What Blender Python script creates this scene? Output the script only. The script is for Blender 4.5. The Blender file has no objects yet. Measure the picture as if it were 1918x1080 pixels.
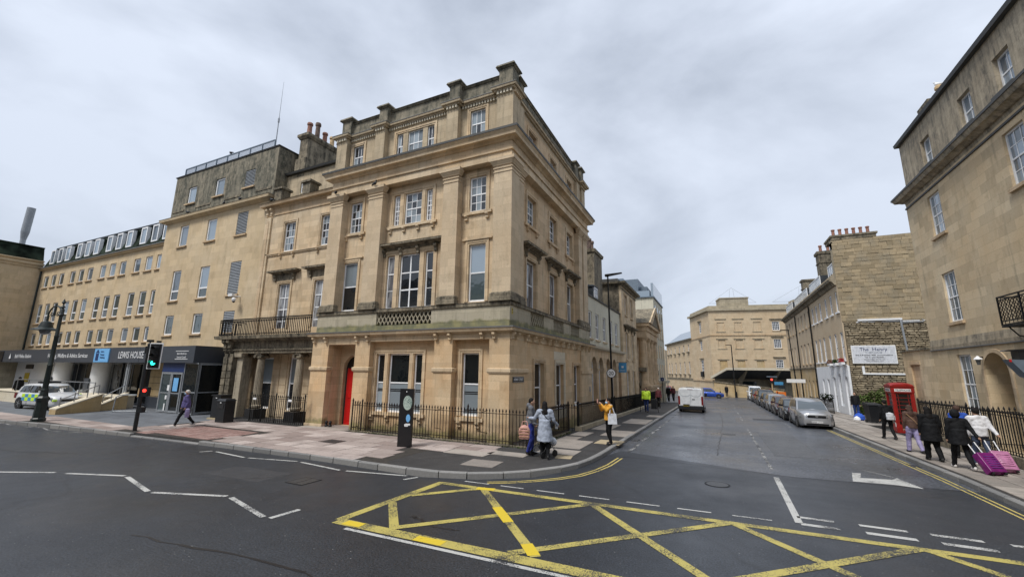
import bpy, bmesh, math, random
from mathutils import Vector, Matrix
R = math.radians
random.seed(11)
S = bpy.context.scene
COL = S.collection

# ---------------------------------------------------------------- camera
cam_data = bpy.data.cameras.new('camera')
cam = bpy.data.objects.new('camera', cam_data)
COL.objects.link(cam)
cam_data.sensor_fit = 'HORIZONTAL'
cam_data.sensor_width = 36.0
cam_data.lens = 14.795
cam_data.clip_start = 0.1
cam_data.clip_end = 3000
PIT, ROL, YAW = 0.194315, 0.0127633, 0.448263
fw = Vector((-math.sin(YAW) * math.cos(PIT), math.cos(YAW) * math.cos(PIT), math.sin(PIT)))
r0 = Vector((math.cos(YAW), math.sin(YAW), 0))
u0 = r0.cross(fw)
rr = math.cos(ROL) * r0 + math.sin(ROL) * u0
uu = -math.sin(ROL) * r0 + math.cos(ROL) * u0
cam.matrix_world = Matrix(((rr.x, uu.x, -fw.x, 0), (rr.y, uu.y, -fw.y, 0), (rr.z, uu.z, -fw.z, 2.75), (0, 0, 0, 1)))
S.camera = cam

# ---------------------------------------------------------------- sky, sun, exposure
SUN_EL, SUN_AZ = 56.0, 200.0          # azimuth clockwise from +Y
w = bpy.data.worlds.new('World'); S.world = w; w.use_nodes = True
nt = w.node_tree; nt.nodes.clear()
def wn(t, **k):
    n = nt.nodes.new(t)
    for a, b in k.items(): setattr(n, a, b)
    return n
wo = wn('ShaderNodeOutputWorld'); bg = wn('ShaderNodeBackground')
sky = wn('ShaderNodeTexSky', sky_type='NISHITA', sun_disc=False)
sky.sun_elevation = R(SUN_EL); sky.sun_rotation = R(SUN_AZ)
bg.inputs['Strength'].default_value = 0.1
tc = wn('ShaderNodeTexCoord')
mp = wn('ShaderNodeMapping'); mp.inputs['Scale'].default_value = (1.0, 1.0, 1.9)
mp.inputs['Rotation'].default_value = (0.12, 0.35, 0.5)
n1 = wn('ShaderNodeTexNoise'); n1.inputs['Scale'].default_value = 1.5; n1.inputs['Detail'].default_value = 8
n1.inputs['Roughness'].default_value = 0.52; n1.inputs['Distortion'].default_value = 0.25
cr = wn('ShaderNodeValToRGB')
cr.color_ramp.elements[0].position = 0.30; cr.color_ramp.elements[0].color = (1.62, 1.83, 2.22, 1)
cr.color_ramp.elements[1].position = 0.62; cr.color_ramp.elements[1].color = (3.5, 3.8, 4.35, 1)
sx = wn('ShaderNodeSeparateXYZ')
mr = wn('ShaderNodeMapRange'); mr.inputs['From Min'].default_value = 0.0; mr.inputs['From Max'].default_value = 1.0
mr.inputs['To Min'].default_value = 0.93; mr.inputs['To Max'].default_value = 1.30
mu = wn('ShaderNodeVectorMath', operation='SCALE')
mx = wn('ShaderNodeMix', data_type='RGBA'); mx.inputs[0].default_value = 0.93
L = nt.links.new
L(tc.outputs['Generated'], mp.inputs['Vector']); L(mp.outputs[0], n1.inputs['Vector']); L(n1.outputs['Fac'], cr.inputs[0])
L(tc.outputs['Generated'], sx.inputs[0]); L(sx.outputs['Z'], mr.inputs['Value'])
L(cr.outputs[0], mu.inputs[0]); L(mr.outputs[0], mu.inputs['Scale'])
L(sky.outputs[0], mx.inputs[6]); L(mu.outputs[0], mx.inputs[7]); L(mx.outputs[2], bg.inputs['Color']); L(bg.outputs[0], wo.inputs['Surface'])

sd = bpy.data.lights.new('sun', 'SUN'); sd.energy = 1.5; sd.angle = R(18); sd.color = (1.0, 0.965, 0.91)
so = bpy.data.objects.new('sun', sd); COL.objects.link(so)
az = R(SUN_AZ); el = R(SUN_EL)
sdir = Vector((math.sin(az) * math.cos(el), math.cos(az) * math.cos(el), math.sin(el)))
so.rotation_euler = sdir.to_track_quat('Z', 'Y').to_euler()
so.location = (0, 0, 60)
S.view_settings.view_transform = 'Standard'; S.view_settings.look = 'None'
S.view_settings.exposure = 1.04; S.view_settings.gamma = 1.0; S.view_settings.use_curve_mapping = False

# ---------------------------------------------------------------- materials
def new_mat(name):
    m = bpy.data.materials.new(name); m.use_nodes = True
    t = m.node_tree; b = t.nodes['Principled BSDF']
    return m, t, b
def N(t, ty, **k):
    n = t.nodes.new(ty)
    for a, v in k.items():
        if a in n.inputs: n.inputs[a].default_value = v
        else: setattr(n, a, v)
    return n
def mixc(t, a, b, f, mode='MIX'):
    n = t.nodes.new('ShaderNodeMix'); n.data_type = 'RGBA'; n.blend_type = mode
    for i, v in ((0, f), (6, a), (7, b)):
        if hasattr(v, 'links') or hasattr(v, 'is_linked'): t.links.new(v, n.inputs[i])
        elif i == 0: n.inputs[0].default_value = v
        else: n.inputs[i].default_value = (*v[:3], 1)
    return n.outputs[2]
def ramp(t, src, p0, p1, c0=(0, 0, 0), c1=(1, 1, 1)):
    n = t.nodes.new('ShaderNodeValToRGB'); e = n.color_ramp.elements
    e[0].position = p0; e[1].position = p1; e[0].color = (*c0, 1); e[1].color = (*c1, 1)
    t.links.new(src, n.inputs[0]); return n.outputs[0]
def wpos(t, sc=(1, 1, 1)):
    g = t.nodes.new('ShaderNodeNewGeometry'); m = t.nodes.new('ShaderNodeMapping')
    m.inputs['Scale'].default_value = sc; t.links.new(g.outputs['Position'], m.inputs[0]); return m.outputs[0]
def noise(t, scale, sc=(1, 1, 1), detail=4, rough=.55):
    n = N(t, 'ShaderNodeTexNoise', Scale=scale, Detail=detail, Roughness=rough)
    t.links.new(wpos(t, sc), n.inputs['Vector']); return n.outputs['Fac']
def bump(t, b, h, strength=.3, dist=.01):
    n = N(t, 'ShaderNodeBump', Strength=strength, Distance=dist); t.links.new(h, n.inputs['Height'])
    t.links.new(n.outputs[0], b.inputs['Normal'])
def plain(name, c, rough=.6, metal=0., var=.12, spec=.5, nscale=6.):
    m, t, b = new_mat(name)
    f = noise(t, nscale)
    d = tuple(x * (1 - var) for x in c); l = tuple(min(1, x * (1 + var)) for x in c)
    t.links.new(ramp(t, f, .35, .65, d, l), b.inputs['Base Color'])
    b.inputs['Roughness'].default_value = rough; b.inputs['Metallic'].default_value = metal
    b.inputs['Specular IOR Level'].default_value = spec if sum(c) > .03 else min(spec, .3)
    return m
def stone(name, c, c2, joints=(0.75, 0.34), jd=.72, blotch=.35, streak=0.0, streakc=(.06, .06, .055), rough=.85, bv=.10, moss=None, rndobj=False):
    """ashlar: per block tone, large warm and pale blotches, fine grain, optional dark run-off streaks"""
    m, t, b = new_mat(name)
    g = t.nodes.new('ShaderNodeNewGeometry'); s = t.nodes.new('ShaderNodeSeparateXYZ'); t.links.new(g.outputs['Position'], s.inputs[0])
    a = N(t, 'ShaderNodeMath', operation='ADD'); t.links.new(s.outputs['X'], a.inputs[0]); t.links.new(s.outputs['Y'], a.inputs[1])
    cb = t.nodes.new('ShaderNodeCombineXYZ'); t.links.new(a.outputs[0], cb.inputs[0]); t.links.new(s.outputs['Z'], cb.inputs[1])
    br = N(t, 'ShaderNodeTexBrick', Scale=1.0)
    br.inputs['Mortar Size'].default_value = .006; br.inputs['Mortar Smooth'].default_value = .3
    br.inputs['Brick Width'].default_value = joints[0]; br.inputs['Row Height'].default_value = joints[1]
    br.inputs['Color1'].default_value = (1 - bv, 1 - bv, 1 - bv, 1); br.inputs['Color2'].default_value = (1 + bv, 1 + bv, 1 + bv, 1)
    br.inputs['Mortar'].default_value = (jd, jd, jd, 1)
    t.links.new(cb.outputs[0], br.inputs['Vector'])
    base = mixc(t, c, c2, ramp(t, noise(t, .55, (1, 1, .8), 5, .6), .35, .68))
    base = mixc(t, base, tuple(x * .78 for x in c), ramp(t, noise(t, 2.3, (1, 1, .5), 6, .65), .52, .78))
    o = mixc(t, base, br.outputs['Color'], 1.0, 'MULTIPLY')
    fine = noise(t, 26, (1, 1, 1), 6, .7)
    o = mixc(t, o, ramp(t, fine, .25, .75, (.86,) * 3, (1.1,) * 3), 1.0, 'MULTIPLY')
    pit = ramp(t, noise(t, 9, (1, 1, 1), 2, .5), .66, .72)
    o = mixc(t, o, tuple(x * .55 for x in c), N_mul(t, pit, .35))
    if streak:
        sk = ramp(t, noise(t, 1.6, (2.2, 2.2, .22), 6, .65), .60 - streak * .32, .74 - streak * .2)
        sk2 = ramp(t, noise(t, 5.0, (1, 1, .6), 5, .7), .3, .6)
        f = mixc(t, sk, sk2, 1.0, 'MULTIPLY')
        o = mixc(t, o, streakc, N_mul(t, f, .35 + .6 * streak))
    if moss:
        z0, z1 = moss
        mm = N(t, 'ShaderNodeMapRange'); t.links.new(s.outputs['Z'], mm.inputs['Value'])
        mm.inputs['From Min'].default_value = z1; mm.inputs['From Max'].default_value = z0
        ad = N(t, 'ShaderNodeMath', operation='ADD'); t.links.new(mm.outputs[0], ad.inputs[0])
        t.links.new(noise(t, 1.7, (1, 1, 1), 6, .7), ad.inputs[1])
        o = mixc(t, o, mixc(t, (.085, .10, .045), (.24, .225, .08), ramp(t, noise(t, 2.2), .4, .62)), N_mul(t, ramp(t, ad.outputs[0], .74, .95), .7))
    t.links.new(o, b.inputs['Base Color']); b.inputs['Roughness'].default_value = rough
    b.inputs['Specular IOR Level'].default_value = .25
    bump(t, b, fine, .35, .012)
    return m
def N_mul(t, src, k):
    n = N(t, 'ShaderNodeMath', operation='MULTIPLY'); t.links.new(src, n.inputs[0]); n.inputs[1].default_value = k; return n.outputs[0]
def objrand(name, c1, c2, rough=.85, grain=18, c3=None, spec=.3):
    """each object takes its own tone between two colours"""
    m, t, b = new_mat(name)
    oi = t.nodes.new('ShaderNodeObjectInfo')
    o = mixc(t, c1, c2, oi.outputs['Random'])
    if c3:
        o = mixc(t, o, c3, ramp(t, noise(t, 1.3, (1, 1, 1), 5, .6), .45, .75))
    f = noise(t, grain, (1, 1, 1), 6, .7)
    o = mixc(t, o, ramp(t, f, .25, .75, (.78,) * 3, (1.16,) * 3), 1.0, 'MULTIPLY')
    t.links.new(o, b.inputs['Base Color']); b.inputs['Roughness'].default_value = rough
    b.inputs['Specular IOR Level'].default_value = spec
    bump(t, b, f, .3, .008)
    return m
def asphalt(name, c, c2, rough=.6, speck=.5, spec=.5, grain=60.):
    m, t, b = new_mat(name)
    big = ramp(t, noise(t, .22, (1, 1, 1), 6, .6), .34, .66)
    o = mixc(t, c, c2, big)
    fine = noise(t, grain, (1, 1, 1), 2, .6)
    o = mixc(t, o, ramp(t, fine, .3, .72, (1 - speck,) * 3, (1 + speck,) * 3), 1.0, 'MULTIPLY')
    med = noise(t, 3.2, (1, 1, 1), 5, .65)
    o = mixc(t, o, ramp(t, med, .3, .7, (.84,) * 3, (1.14,) * 3), 1.0, 'MULTIPLY')
    chip = ramp(t, noise(t, 21, (1, 1, 1), 1, .5), .755, .775)
    o = mixc(t, o, (.3, .3, .29), N_mul(t, chip, .8))
    cra = N(t, 'ShaderNodeTexVoronoi', Scale=.16, feature='DISTANCE_TO_EDGE')
    nn = N(t, 'ShaderNodeTexNoise', Scale=1.2, Detail=5); t.links.new(wpos(t), nn.inputs['Vector'])
    t.links.new(mixc(t, wpos(t), nn.outputs['Color'], .35), cra.inputs['Vector'])
    o = mixc(t, o, tuple(x * .4 for x in c), N_mul(t, ramp(t, cra.outputs['Distance'], .0, .006, (1, 1, 1), (0, 0, 0)), .5))
    t.links.new(o, b.inputs['Base Color'])
    t.links.new(ramp(t, noise(t, .35, (1, 1, 1), 4, .6), .35, .7, (rough - .1,) * 3, (rough + .16,) * 3), b.inputs['Roughness'])
    b.inputs['Specular IOR Level'].default_value = spec
    bump(t, b, fine, .6, .006)
    return m
def paint(name, c, under=(.035, .036, .04), wear=.5, scale=30):
    m, t, b = new_mat(name)
    f = noise(t, scale, (1, 1, 1), 3, .6)
    g = noise(t, 1.4, (1, 1, 1), 4, .6)
    ad = N(t, 'ShaderNodeMath', operation='ADD'); t.links.new(N_mul(t, f, 1.1), ad.inputs[0]); t.links.new(N_mul(t, g, .9), ad.inputs[1])
    thr = .5 + (wear - .3) * .2
    k = ramp(t, N_mul(t, ad.outputs[0], .5), thr - .012, thr + .022)
    o = mixc(t, c, under, k)
    t.links.new(o, b.inputs['Base Color']); b.inputs['Roughness'].default_value = .6
    bump(t, b, f, .4, .004)
    return m
def glass(name, c=(.015, .018, .022), ior=1.75, rough=.04, streak=None):
    m, t, b = new_mat(name)
    oi = t.nodes.new('ShaderNodeObjectInfo')
    o = mixc(t, tuple(x * .5 for x in c), tuple(x * 1.6 for x in c), oi.outputs['Random'])
    if streak: o = mixc(t, o, streak, ramp(t, noise(t, 1.4, (3, 3, .7), 3), .45, .62))
    t.links.new(o, b.inputs['Base Color']); b.inputs['Roughness'].default_value = rough; b.inputs['IOR'].default_value = ior
    bump(t, b, noise(t, 1.8, (1, 1, 1), 2, .5), .3, .03)
    return m
def emit(name, c, s):
    m, t, b = new_mat(name); b.inputs['Base Color'].default_value = (*c, 1)
    b.inputs['Emission Color'].default_value = (*c, 1); b.inputs['Emission Strength'].default_value = s; return m
def carpaint(name, c, metal=.3):
    m, t, b = new_mat(name)
    o = mixc(t, c, tuple(x * .8 for x in c), ramp(t, noise(t, 3.0), .4, .7))
    t.links.new(o, b.inputs['Base Color']); b.inputs['Metallic'].default_value = metal; b.inputs['Roughness'].default_value = .32
    b.inputs['Coat Weight'].default_value = .8; b.inputs['Coat Roughness'].default_value = .06
    return m

M = {}
M['stone'] = stone('bath_stone', (.58, .43, .265), (.62, .505, .355), bv=.14, jd=.78, streak=.26, streakc=(.17, .13, .09))
M['stone_pil'] = stone('pale_pilaster_stone', (.56, .435, .29), (.60, .485, .34), bv=.09, jd=.82, streak=.10, streakc=(.22, .2, .16))
M['stone_low'] = stone('bath_stone_near_ground', (.60, .405, .225), (.60, .47, .31), bv=.13, jd=.84, streak=.16, streakc=(.16, .125, .09), moss=(-.25, .75))
M['stone_dark'] = stone('bath_stone_grimy', (.56, .40, .24), (.58, .455, .31), streak=.28, streakc=(.12, .09, .06), bv=.12)
M['stone_pale'] = stone('pale_render', (.56, .53, .42), (.62, .59, .48), jd=.97, bv=.02, streak=.1)
M['stone_wing'] = stone('bath_stone_cladding', (.56, .43, .265), (.59, .475, .32), joints=(.9, .45), bv=.09, jd=.87, streak=.08, streakc=(.2, .16, .1))
M['parapet'] = stone('weathered_parapet_stone', (.25, .225, .17), (.35, .30, .22), streak=.9, streakc=(.045, .05, .04), bv=.12)
M['attic'] = stone('weathered_attic_stone', (.47, .375, .25), (.52, .43, .30), streak=.34, streakc=(.05, .052, .047), bv=.10)
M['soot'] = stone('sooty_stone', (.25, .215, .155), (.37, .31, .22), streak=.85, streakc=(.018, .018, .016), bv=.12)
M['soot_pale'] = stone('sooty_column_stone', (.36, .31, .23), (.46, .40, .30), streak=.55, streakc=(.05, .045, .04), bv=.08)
M['lead'] = plain('dark_lead_capping', (.055, .055, .053), .6)
M['mossy'] = stone('mossy_balustrade_stone', (.42, .375, .275), (.47, .42, .32), streak=.22, streakc=(.12, .12, .10), moss=(4.45, 4.93))
M['new_stone'] = stone('fresh_replacement_stone', (.63, .56, .43), (.66, .60, .48), bv=.03)
M['gable_block'] = objrand('ashlar_gable_block', (.27, .215, .135), (.43, .34, .215), c3=(.29, .25, .18), grain=9)
M['gable_mortar'] = plain('gable_mortar', (.36, .30, .20), .9)
M['rubble'] = objrand('rubble_stone', (.24, .20, .14), (.30, .25, .17), c3=(.46, .40, .29), grain=9)
M['rubble_bed'] = plain('rubble_bed_mortar', (.085, .07, .05), .95)
M['right'] = stone('right_house_ashlar', (.60, .46, .285), (.64, .53, .365), bv=.15, jd=.8, joints=(.95, .36), streak=.05)
M['right_attic'] = stone('right_house_attic_stone', (.42, .35, .25), (.50, .43, .32), bv=.08, joints=(.95, .36), streak=.7, streakc=(.07, .068, .06))
M['white_render'] = plain('white_painted_render', (.78, .80, .83), .7, var=.05, nscale=2)
M['ochre'] = stone('ochre_terrace_stone', (.53, .38, .19), (.54, .43, .27), bv=.07, streak=.12)
M['peach'] = stone('peach_terrace_render', (.52, .41, .28), (.54, .44, .31), bv=.02, jd=.97)
M['endst'] = stone('far_block_stone', (.57, .43, .275), (.60, .485, .33), joints=(1.2, .45), bv=.05, streak=.06)
M['endst_grey'] = stone('far_block_plinth_stone', (.38, .33, .24), (.44, .38, .27), bv=.12, streak=.3)
M['white'] = plain('white_window_paint', (.82, .83, .84), .45, var=.06)
M['cream'] = plain('cream_frame', (.62, .60, .55), .5)
M['glass'] = glass('window_glass')
M['glass_blue'] = glass('window_glass_with_blind', (.21, .245, .27), 1.5)
M['glass_net'] = glass('window_glass_with_curtain', (.10, .10, .11), 1.6, streak=(.34, .35, .36))
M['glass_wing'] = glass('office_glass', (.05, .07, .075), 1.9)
M['glass_sky'] = glass('glass_painted_sky', (.20, .25, .30), 1.9)  # pale blue base colour paints in reflected sky; also serves as a blind
M['glass_shop'] = glass('shop_glass', (.008, .010, .011), 1.5)
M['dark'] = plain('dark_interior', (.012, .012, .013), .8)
M['iron'] = plain('black_painted_iron', (.008, .008, .008), .6, var=.3, spec=.3)
M['iron_rust'] = plain('dark_brown_iron', (.016, .010, .008), .65, var=.4, nscale=20, spec=.3)
M['green_iron'] = plain('dark_green_cast_iron', (.012, .020, .018), .45, var=.2)
M['black'] = plain('black_plastic', (.010, .011, .013), .45)
M['steel'] = plain('brushed_steel', (.35, .36, .37), .35, .8)
M['grey_frame'] = plain('grey_aluminium_frame', (.30, .32, .34), .45, .3)
M['fascia'] = plain('charcoal_fascia', (.050, .058, .072), .45, var=.05)
M['sign_white'] = plain('sign_white', (.78, .79, .80), .5, var=.03)
M['sign_blue'] = plain('sign_blue', (.06, .27, .50), .45, var=.05)
M['sign_pale_blue'] = plain('sign_pale_blue', (.17, .44, .78), .45, var=.04)
M['sign_black'] = plain('sign_black', (.01, .01, .012), .4)
M['navy'] = plain('navy', (.01, .03, .12), .5)
M['slate'] = stone('slate_roof', (.045, .052, .06), (.06, .068, .08), joints=(.3, .2), bv=.25, streak=.0)
M['mansard'] = plain('green_stained_mansard', (.018, .026, .018), .9, var=.7, nscale=1.2, spec=.1)
M['red_paint'] = plain('red_gloss_paint', (.50, .008, .008), .35, var=.08)
M['kiosk'] = plain('kiosk_red', (.27, .012, .010), .4, var=.15)
M['terracotta'] = plain('terracotta', (.25, .115, .08), .8, var=.3, nscale=10)
M['pot_buff'] = plain('buff_clay', (.50, .36, .20), .8, var=.2)
M['pot_dark'] = plain('sooted_clay', (.14, .095, .075), .85, var=.4)
M['zinc'] = plain('blue_grey_zinc', (.15, .19, .235), .5, .2)
M['pavslab'] = objrand('pennant_paving', (.26, .205, .185), (.50, .43, .395), c3=(.27, .22, .20), grain=14)
M['palslab'] = objrand('grey_paving', (.25, .22, .195), (.38, .34, .30), c3=(.20, .185, .165), grain=14)
M['yelslab'] = objrand('buff_paving', (.40, .33, .21), (.44, .36, .24), grain=14)
M['pinkslab'] = objrand('red_paving_block', (.27, .16, .14), (.34, .23, .205), c3=(.22, .15, .13))
M['kerb'] = objrand('granite_kerb', (.17, .17, .17), (.27, .265, .255), grain=22)
M['joint'] = plain('paving_joint_sand', (.035, .03, .025), .95, var=.3)
M['tarmac'] = asphalt('pavement_tarmac', (.040, .039, .040), (.055, .053, .052), .75, .35, .3, 50)
M['forecourt'] = plain('grey_forecourt_paving', (.125, .135, .15), .7, var=.22, nscale=1.5)
M['road'] = asphalt('fresh_asphalt', (.018, .021, .027), (.030, .035, .043), .44, .8, .55, 34)
M['oldroad'] = asphalt('old_asphalt', (.045, .050, .060), (.082, .090, .108), .37, .95, .65, 17)
M['terrain'] = plain('ground', (.07, .07, .065), .9)
M['yellow'] = paint('yellow_road_paint', (.44, .37, .10), wear=.42, scale=55)
M['yellow_new'] = paint('fresh_yellow_road_paint', (.62, .46, .03), wear=.9)
M['yellow_line'] = paint('pale_yellow_road_paint', (.50, .40, .12), wear=.62)
M['white_line'] = paint('white_road_paint', (.46, .46, .44), wear=.50, scale=50)
M['worn_line'] = paint('worn_white_road_paint', (.34, .34, .33), wear=.18)
M['brass'] = plain('yellow_plate', (.55, .40, .03), .5)
M['leaf'] = objrand('hedge_leaf', (.035, .07, .015), (.09, .13, .03), grain=3)
M['leaf_dark'] = objrand('tree_leaf', (.015, .03, .012), (.03, .05, .02), grain=3)
M['patch'] = asphalt('road_repair_asphalt', (.032, .033, .037), (.045, .046, .05), .6, .6, .4, 30)
M['patch_old'] = asphalt('road_repair_pale', (.075, .078, .085), (.10, .105, .115), .55, .8, .5, 22)
M['bark'] = plain('bark', (.08, .06, .045), .9)
M['weed'] = plain('moss_and_weeds', (.045, .06, .02), .95, var=.5, nscale=30)
M['tyre'] = plain('tyre', (.012, .012, .013), .8)
M['alloy'] = plain('alloy_wheel', (.32, .33, .34), .35, .7)
M['carglass'] = glass('car_glass', (.02, .024, .028), 1.9)
M['windscreen'] = glass('windscreen_glass', (.05, .062, .072), 1.8)
M['lens'] = glass('headlamp_lens', (.10, .105, .11), 1.9)
M['taillamp'] = plain('tail_lamp_red', (.16, .008, .008), .25)
M['orange'] = plain('orange_plastic', (.75, .18, .02), .5)
M['hivis'] = plain('high_visibility_yellow', (.55, .80, .04), .6)
for k, c in dict(skin=(.42, .25, .17), hair_dark=(.006, .005, .005), hair_brown=(.06, .03, .02), hair_white=(.55, .53, .50), mask=(.35, .55, .75),
                 purple=(.10, .085, .23), lilac=(.28, .24, .42), violet=(.12, .03, .20), grey_coat=(.33, .37, .45), grey_hood=(.12, .125, .14), blue_trouser=(.02, .035, .24),
                 mustard=(.62, .30, .03), black_cloth=(.004, .0045, .006), denim=(.05, .07, .12), brown_coat=(.085, .045, .032), lavender=(.30, .27, .46),
                 white_cloth=(.66, .66, .68), blue_jacket=(.02, .08, .42), shoe_white=(.6, .58, .56), shoe_dark=(.02, .02, .02), tan=(.36, .22, .12),
                 pink_bag=(.55, .30, .25), pink_case=(.42, .17, .30), magenta=(.16, .012, .13), teal=(.15, .50, .52), cream_bag=(.60, .62, .66), maroon=(.10, .02, .025)).items():
    M[k] = plain(k, c, .8 if k not in ('magenta', 'pink_case') else .35, var=.14, nscale=9)

# ---------------------------------------------------------------- mesh building
WM = {}
def wm(o): return WM.get(o.name, Matrix.Identity(4)) if o else Matrix.Identity(4)
def link(name, data, parent=None, mat=None):
    """mat: world matrix of the new object"""
    o = bpy.data.objects.new(name, data); COL.objects.link(o)
    mat = mat if mat is not None else Matrix.Identity(4)
    if parent: o.parent = parent
    o.matrix_basis = wm(parent).inverted() @ mat
    WM[o.name] = mat.copy()
    return o
def FR(x, y, z=0., deg=0.): return Matrix.Translation((x, y, z)) @ Matrix.Rotation(R(deg), 4, 'Z')
def T(x=0, y=0, z=0): return Matrix.Translation((x, y, z))
def RZ(a): return Matrix.Rotation(R(a), 4, 'Z')
def RX(a): return Matrix.Rotation(R(a), 4, 'X')
def RY(a): return Matrix.Rotation(R(a), 4, 'Y')
def tag(o, label=None, cat=None, group=None, kind=None):
    if label: o['label'] = label
    if cat: o['category'] = cat
    if group: o['group'] = group
    if kind: o['kind'] = kind
    return o
def thing(name, label, cat, mat, group=None):
    return tag(link(name, None, None, mat), label, cat, group)
class MB:
    def __init__(s): s.v = []; s.f = []
    def face(s, *p):
        n = len(s.v); s.v += [tuple(q) for q in p]; s.f.append(tuple(range(n, n + len(p)))); return s
    def box(s, x0, y0, z0, x1, y1, z1):
        if x0 > x1: x0, x1 = x1, x0
        if y0 > y1: y0, y1 = y1, y0
        if z0 > z1: z0, z1 = z1, z0
        n = len(s.v)
        s.v += [(x0, y0, z0), (x1, y0, z0), (x1, y1, z0), (x0, y1, z0), (x0, y0, z1), (x1, y0, z1), (x1, y1, z1), (x0, y1, z1)]
        s.f += [tuple(n + i for i in q) for q in ((0, 3, 2, 1), (4, 5, 6, 7), (0, 1, 5, 4), (1, 2, 6, 5), (2, 3, 7, 6), (3, 0, 4, 7))]
        return s
    def hexa(s, b, t):
        """b, t: four points each, counterclockwise from above"""
        n = len(s.v); s.v += [tuple(q) for q in b] + [tuple(q) for q in t]
        s.f += [tuple(n + i for i in q) for q in ((0, 3, 2, 1), (4, 5, 6, 7), (0, 1, 5, 4), (1, 2, 6, 5), (2, 3, 7, 6), (3, 0, 4, 7))]
        return s
    def ring(s, x0, y0, x1, y1, z0, z1, o0=0, o1=None):
        o1 = o0 if o1 is None else o1
        return s.hexa([(x0 - o0, y0 - o0, z0), (x1 + o0, y0 - o0, z0), (x1 + o0, y1 + o0, z0), (x0 - o0, y1 + o0, z0)],
                      [(x0 - o1, y0 - o1, z1), (x1 + o1, y0 - o1, z1), (x1 + o1, y1 + o1, z1), (x0 - o1, y1 + o1, z1)])
    def bar(s, u0, u1, z0, z1, o0, o1=None, back=.0, e=1.):
        """moulding along local x on the wall face y=0, projecting to -o"""
        o1 = o0 if o1 is None else o1
        return s.hexa([(u0 - o0 * e, -o0, z0), (u1 + o0 * e, -o0, z0), (u1 + o0 * e, back, z0), (u0 - o0 * e, back, z0)],
                      [(u0 - o1 * e, -o1, z1), (u1 + o1 * e, -o1, z1), (u1 + o1 * e, back, z1), (u0 - o1 * e, back, z1)])
    def cyl(s, p0, p1, r0, r1=None, n=8, cap=True):
        r1 = r0 if r1 is None else r1
        p0 = Vector(p0); p1 = Vector(p1); d = (p1 - p0)
        q = d.to_track_quat('Z', 'Y') if d.length > 1e-6 else Matrix.Identity(3).to_quaternion()
        k = len(s.v)
        for p, r in ((p0, r0), (p1, r1)):
            for i in range(n):
                a = 2 * math.pi * i / n
                s.v.append(tuple(p + q @ Vector((r * math.cos(a), r * math.sin(a), 0))))
        for i in range(n):
            j = (i + 1) % n; s.f.append((k + i, k + j, k + n + j, k + n + i))
        if cap: s.f.append(tuple(k + i for i in reversed(range(n)))); s.f.append(tuple(k + n + i for i in range(n)))
        return s
    def lathe(s, prof, n=16, c=(0, 0, 0), sx=1., sy=1., a0=0.):
        k = len(s.v); m = len(prof)
        for r, z in prof:
            for i in range(n):
                a = 2 * math.pi * i / n + a0
                s.v.append((c[0] + r * math.cos(a) * sx, c[1] + r * math.sin(a) * sy, c[2] + z))
        for j in range(m - 1):
            for i in range(n):
                i2 = (i + 1) % n
                s.f.append((k + j * n + i, k + j * n + i2, k + (j + 1) * n + i2, k + (j + 1) * n + i))
        s.f.append(tuple(k + i for i in reversed(range(n)))); s.f.append(tuple(k + (m - 1) * n + i for i in range(n)))
        return s
    def prism(s, pts, y0, y1):
        """pts (x,z) counterclockwise seen from -y; extruded from y0 (front) to y1"""
        n = len(s.v); m = len(pts)
        s.v += [(x, y0, z) for x, z in pts] + [(x, y1, z) for x, z in pts]
        s.f.append(tuple(n + i for i in range(m))); s.f.append(tuple(n + m + i for i in reversed(range(m))))
        for i in range(m):
            j = (i + 1) % m; s.f.append((n + i, n + m + i, n + m + j, n + j))
        return s
    def prismx(s, pts, x0, x1):
        """pts (y,z) extruded along x"""
        n = len(s.v); m = len(pts)
        s.v += [(x0, y, z) for y, z in pts] + [(x1, y, z) for y, z in pts]
        s.f.append(tuple(n + i for i in reversed(range(m)))); s.f.append(tuple(n + m + i for i in range(m)))
        for i in range(m):
            j = (i + 1) % m; s.f.append((n + i, n + j, n + m + j, n + m + i))
        return s
    def tube(s, pts, r, n=6):
        for a, b in zip(pts[:-1], pts[1:]): s.cyl(a, b, r, n=n)
        return s
    def mesh(s, name, mat, smooth=False):
        me = bpy.data.meshes.new(name); me.from_pydata(s.v, [], s.f); 
        if mat: me.materials.append(M[mat] if isinstance(mat, str) else mat)
        me.update()
        if smooth:
            me.polygons.foreach_set('use_smooth', [True] * len(me.polygons)); me.set_sharp_from_angle(angle=R(38))
        return me
    def build(s, name, mat, parent=None, M4=None, smooth=False):
        return link(name, s.mesh(name, mat, smooth), parent, M4)
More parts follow.
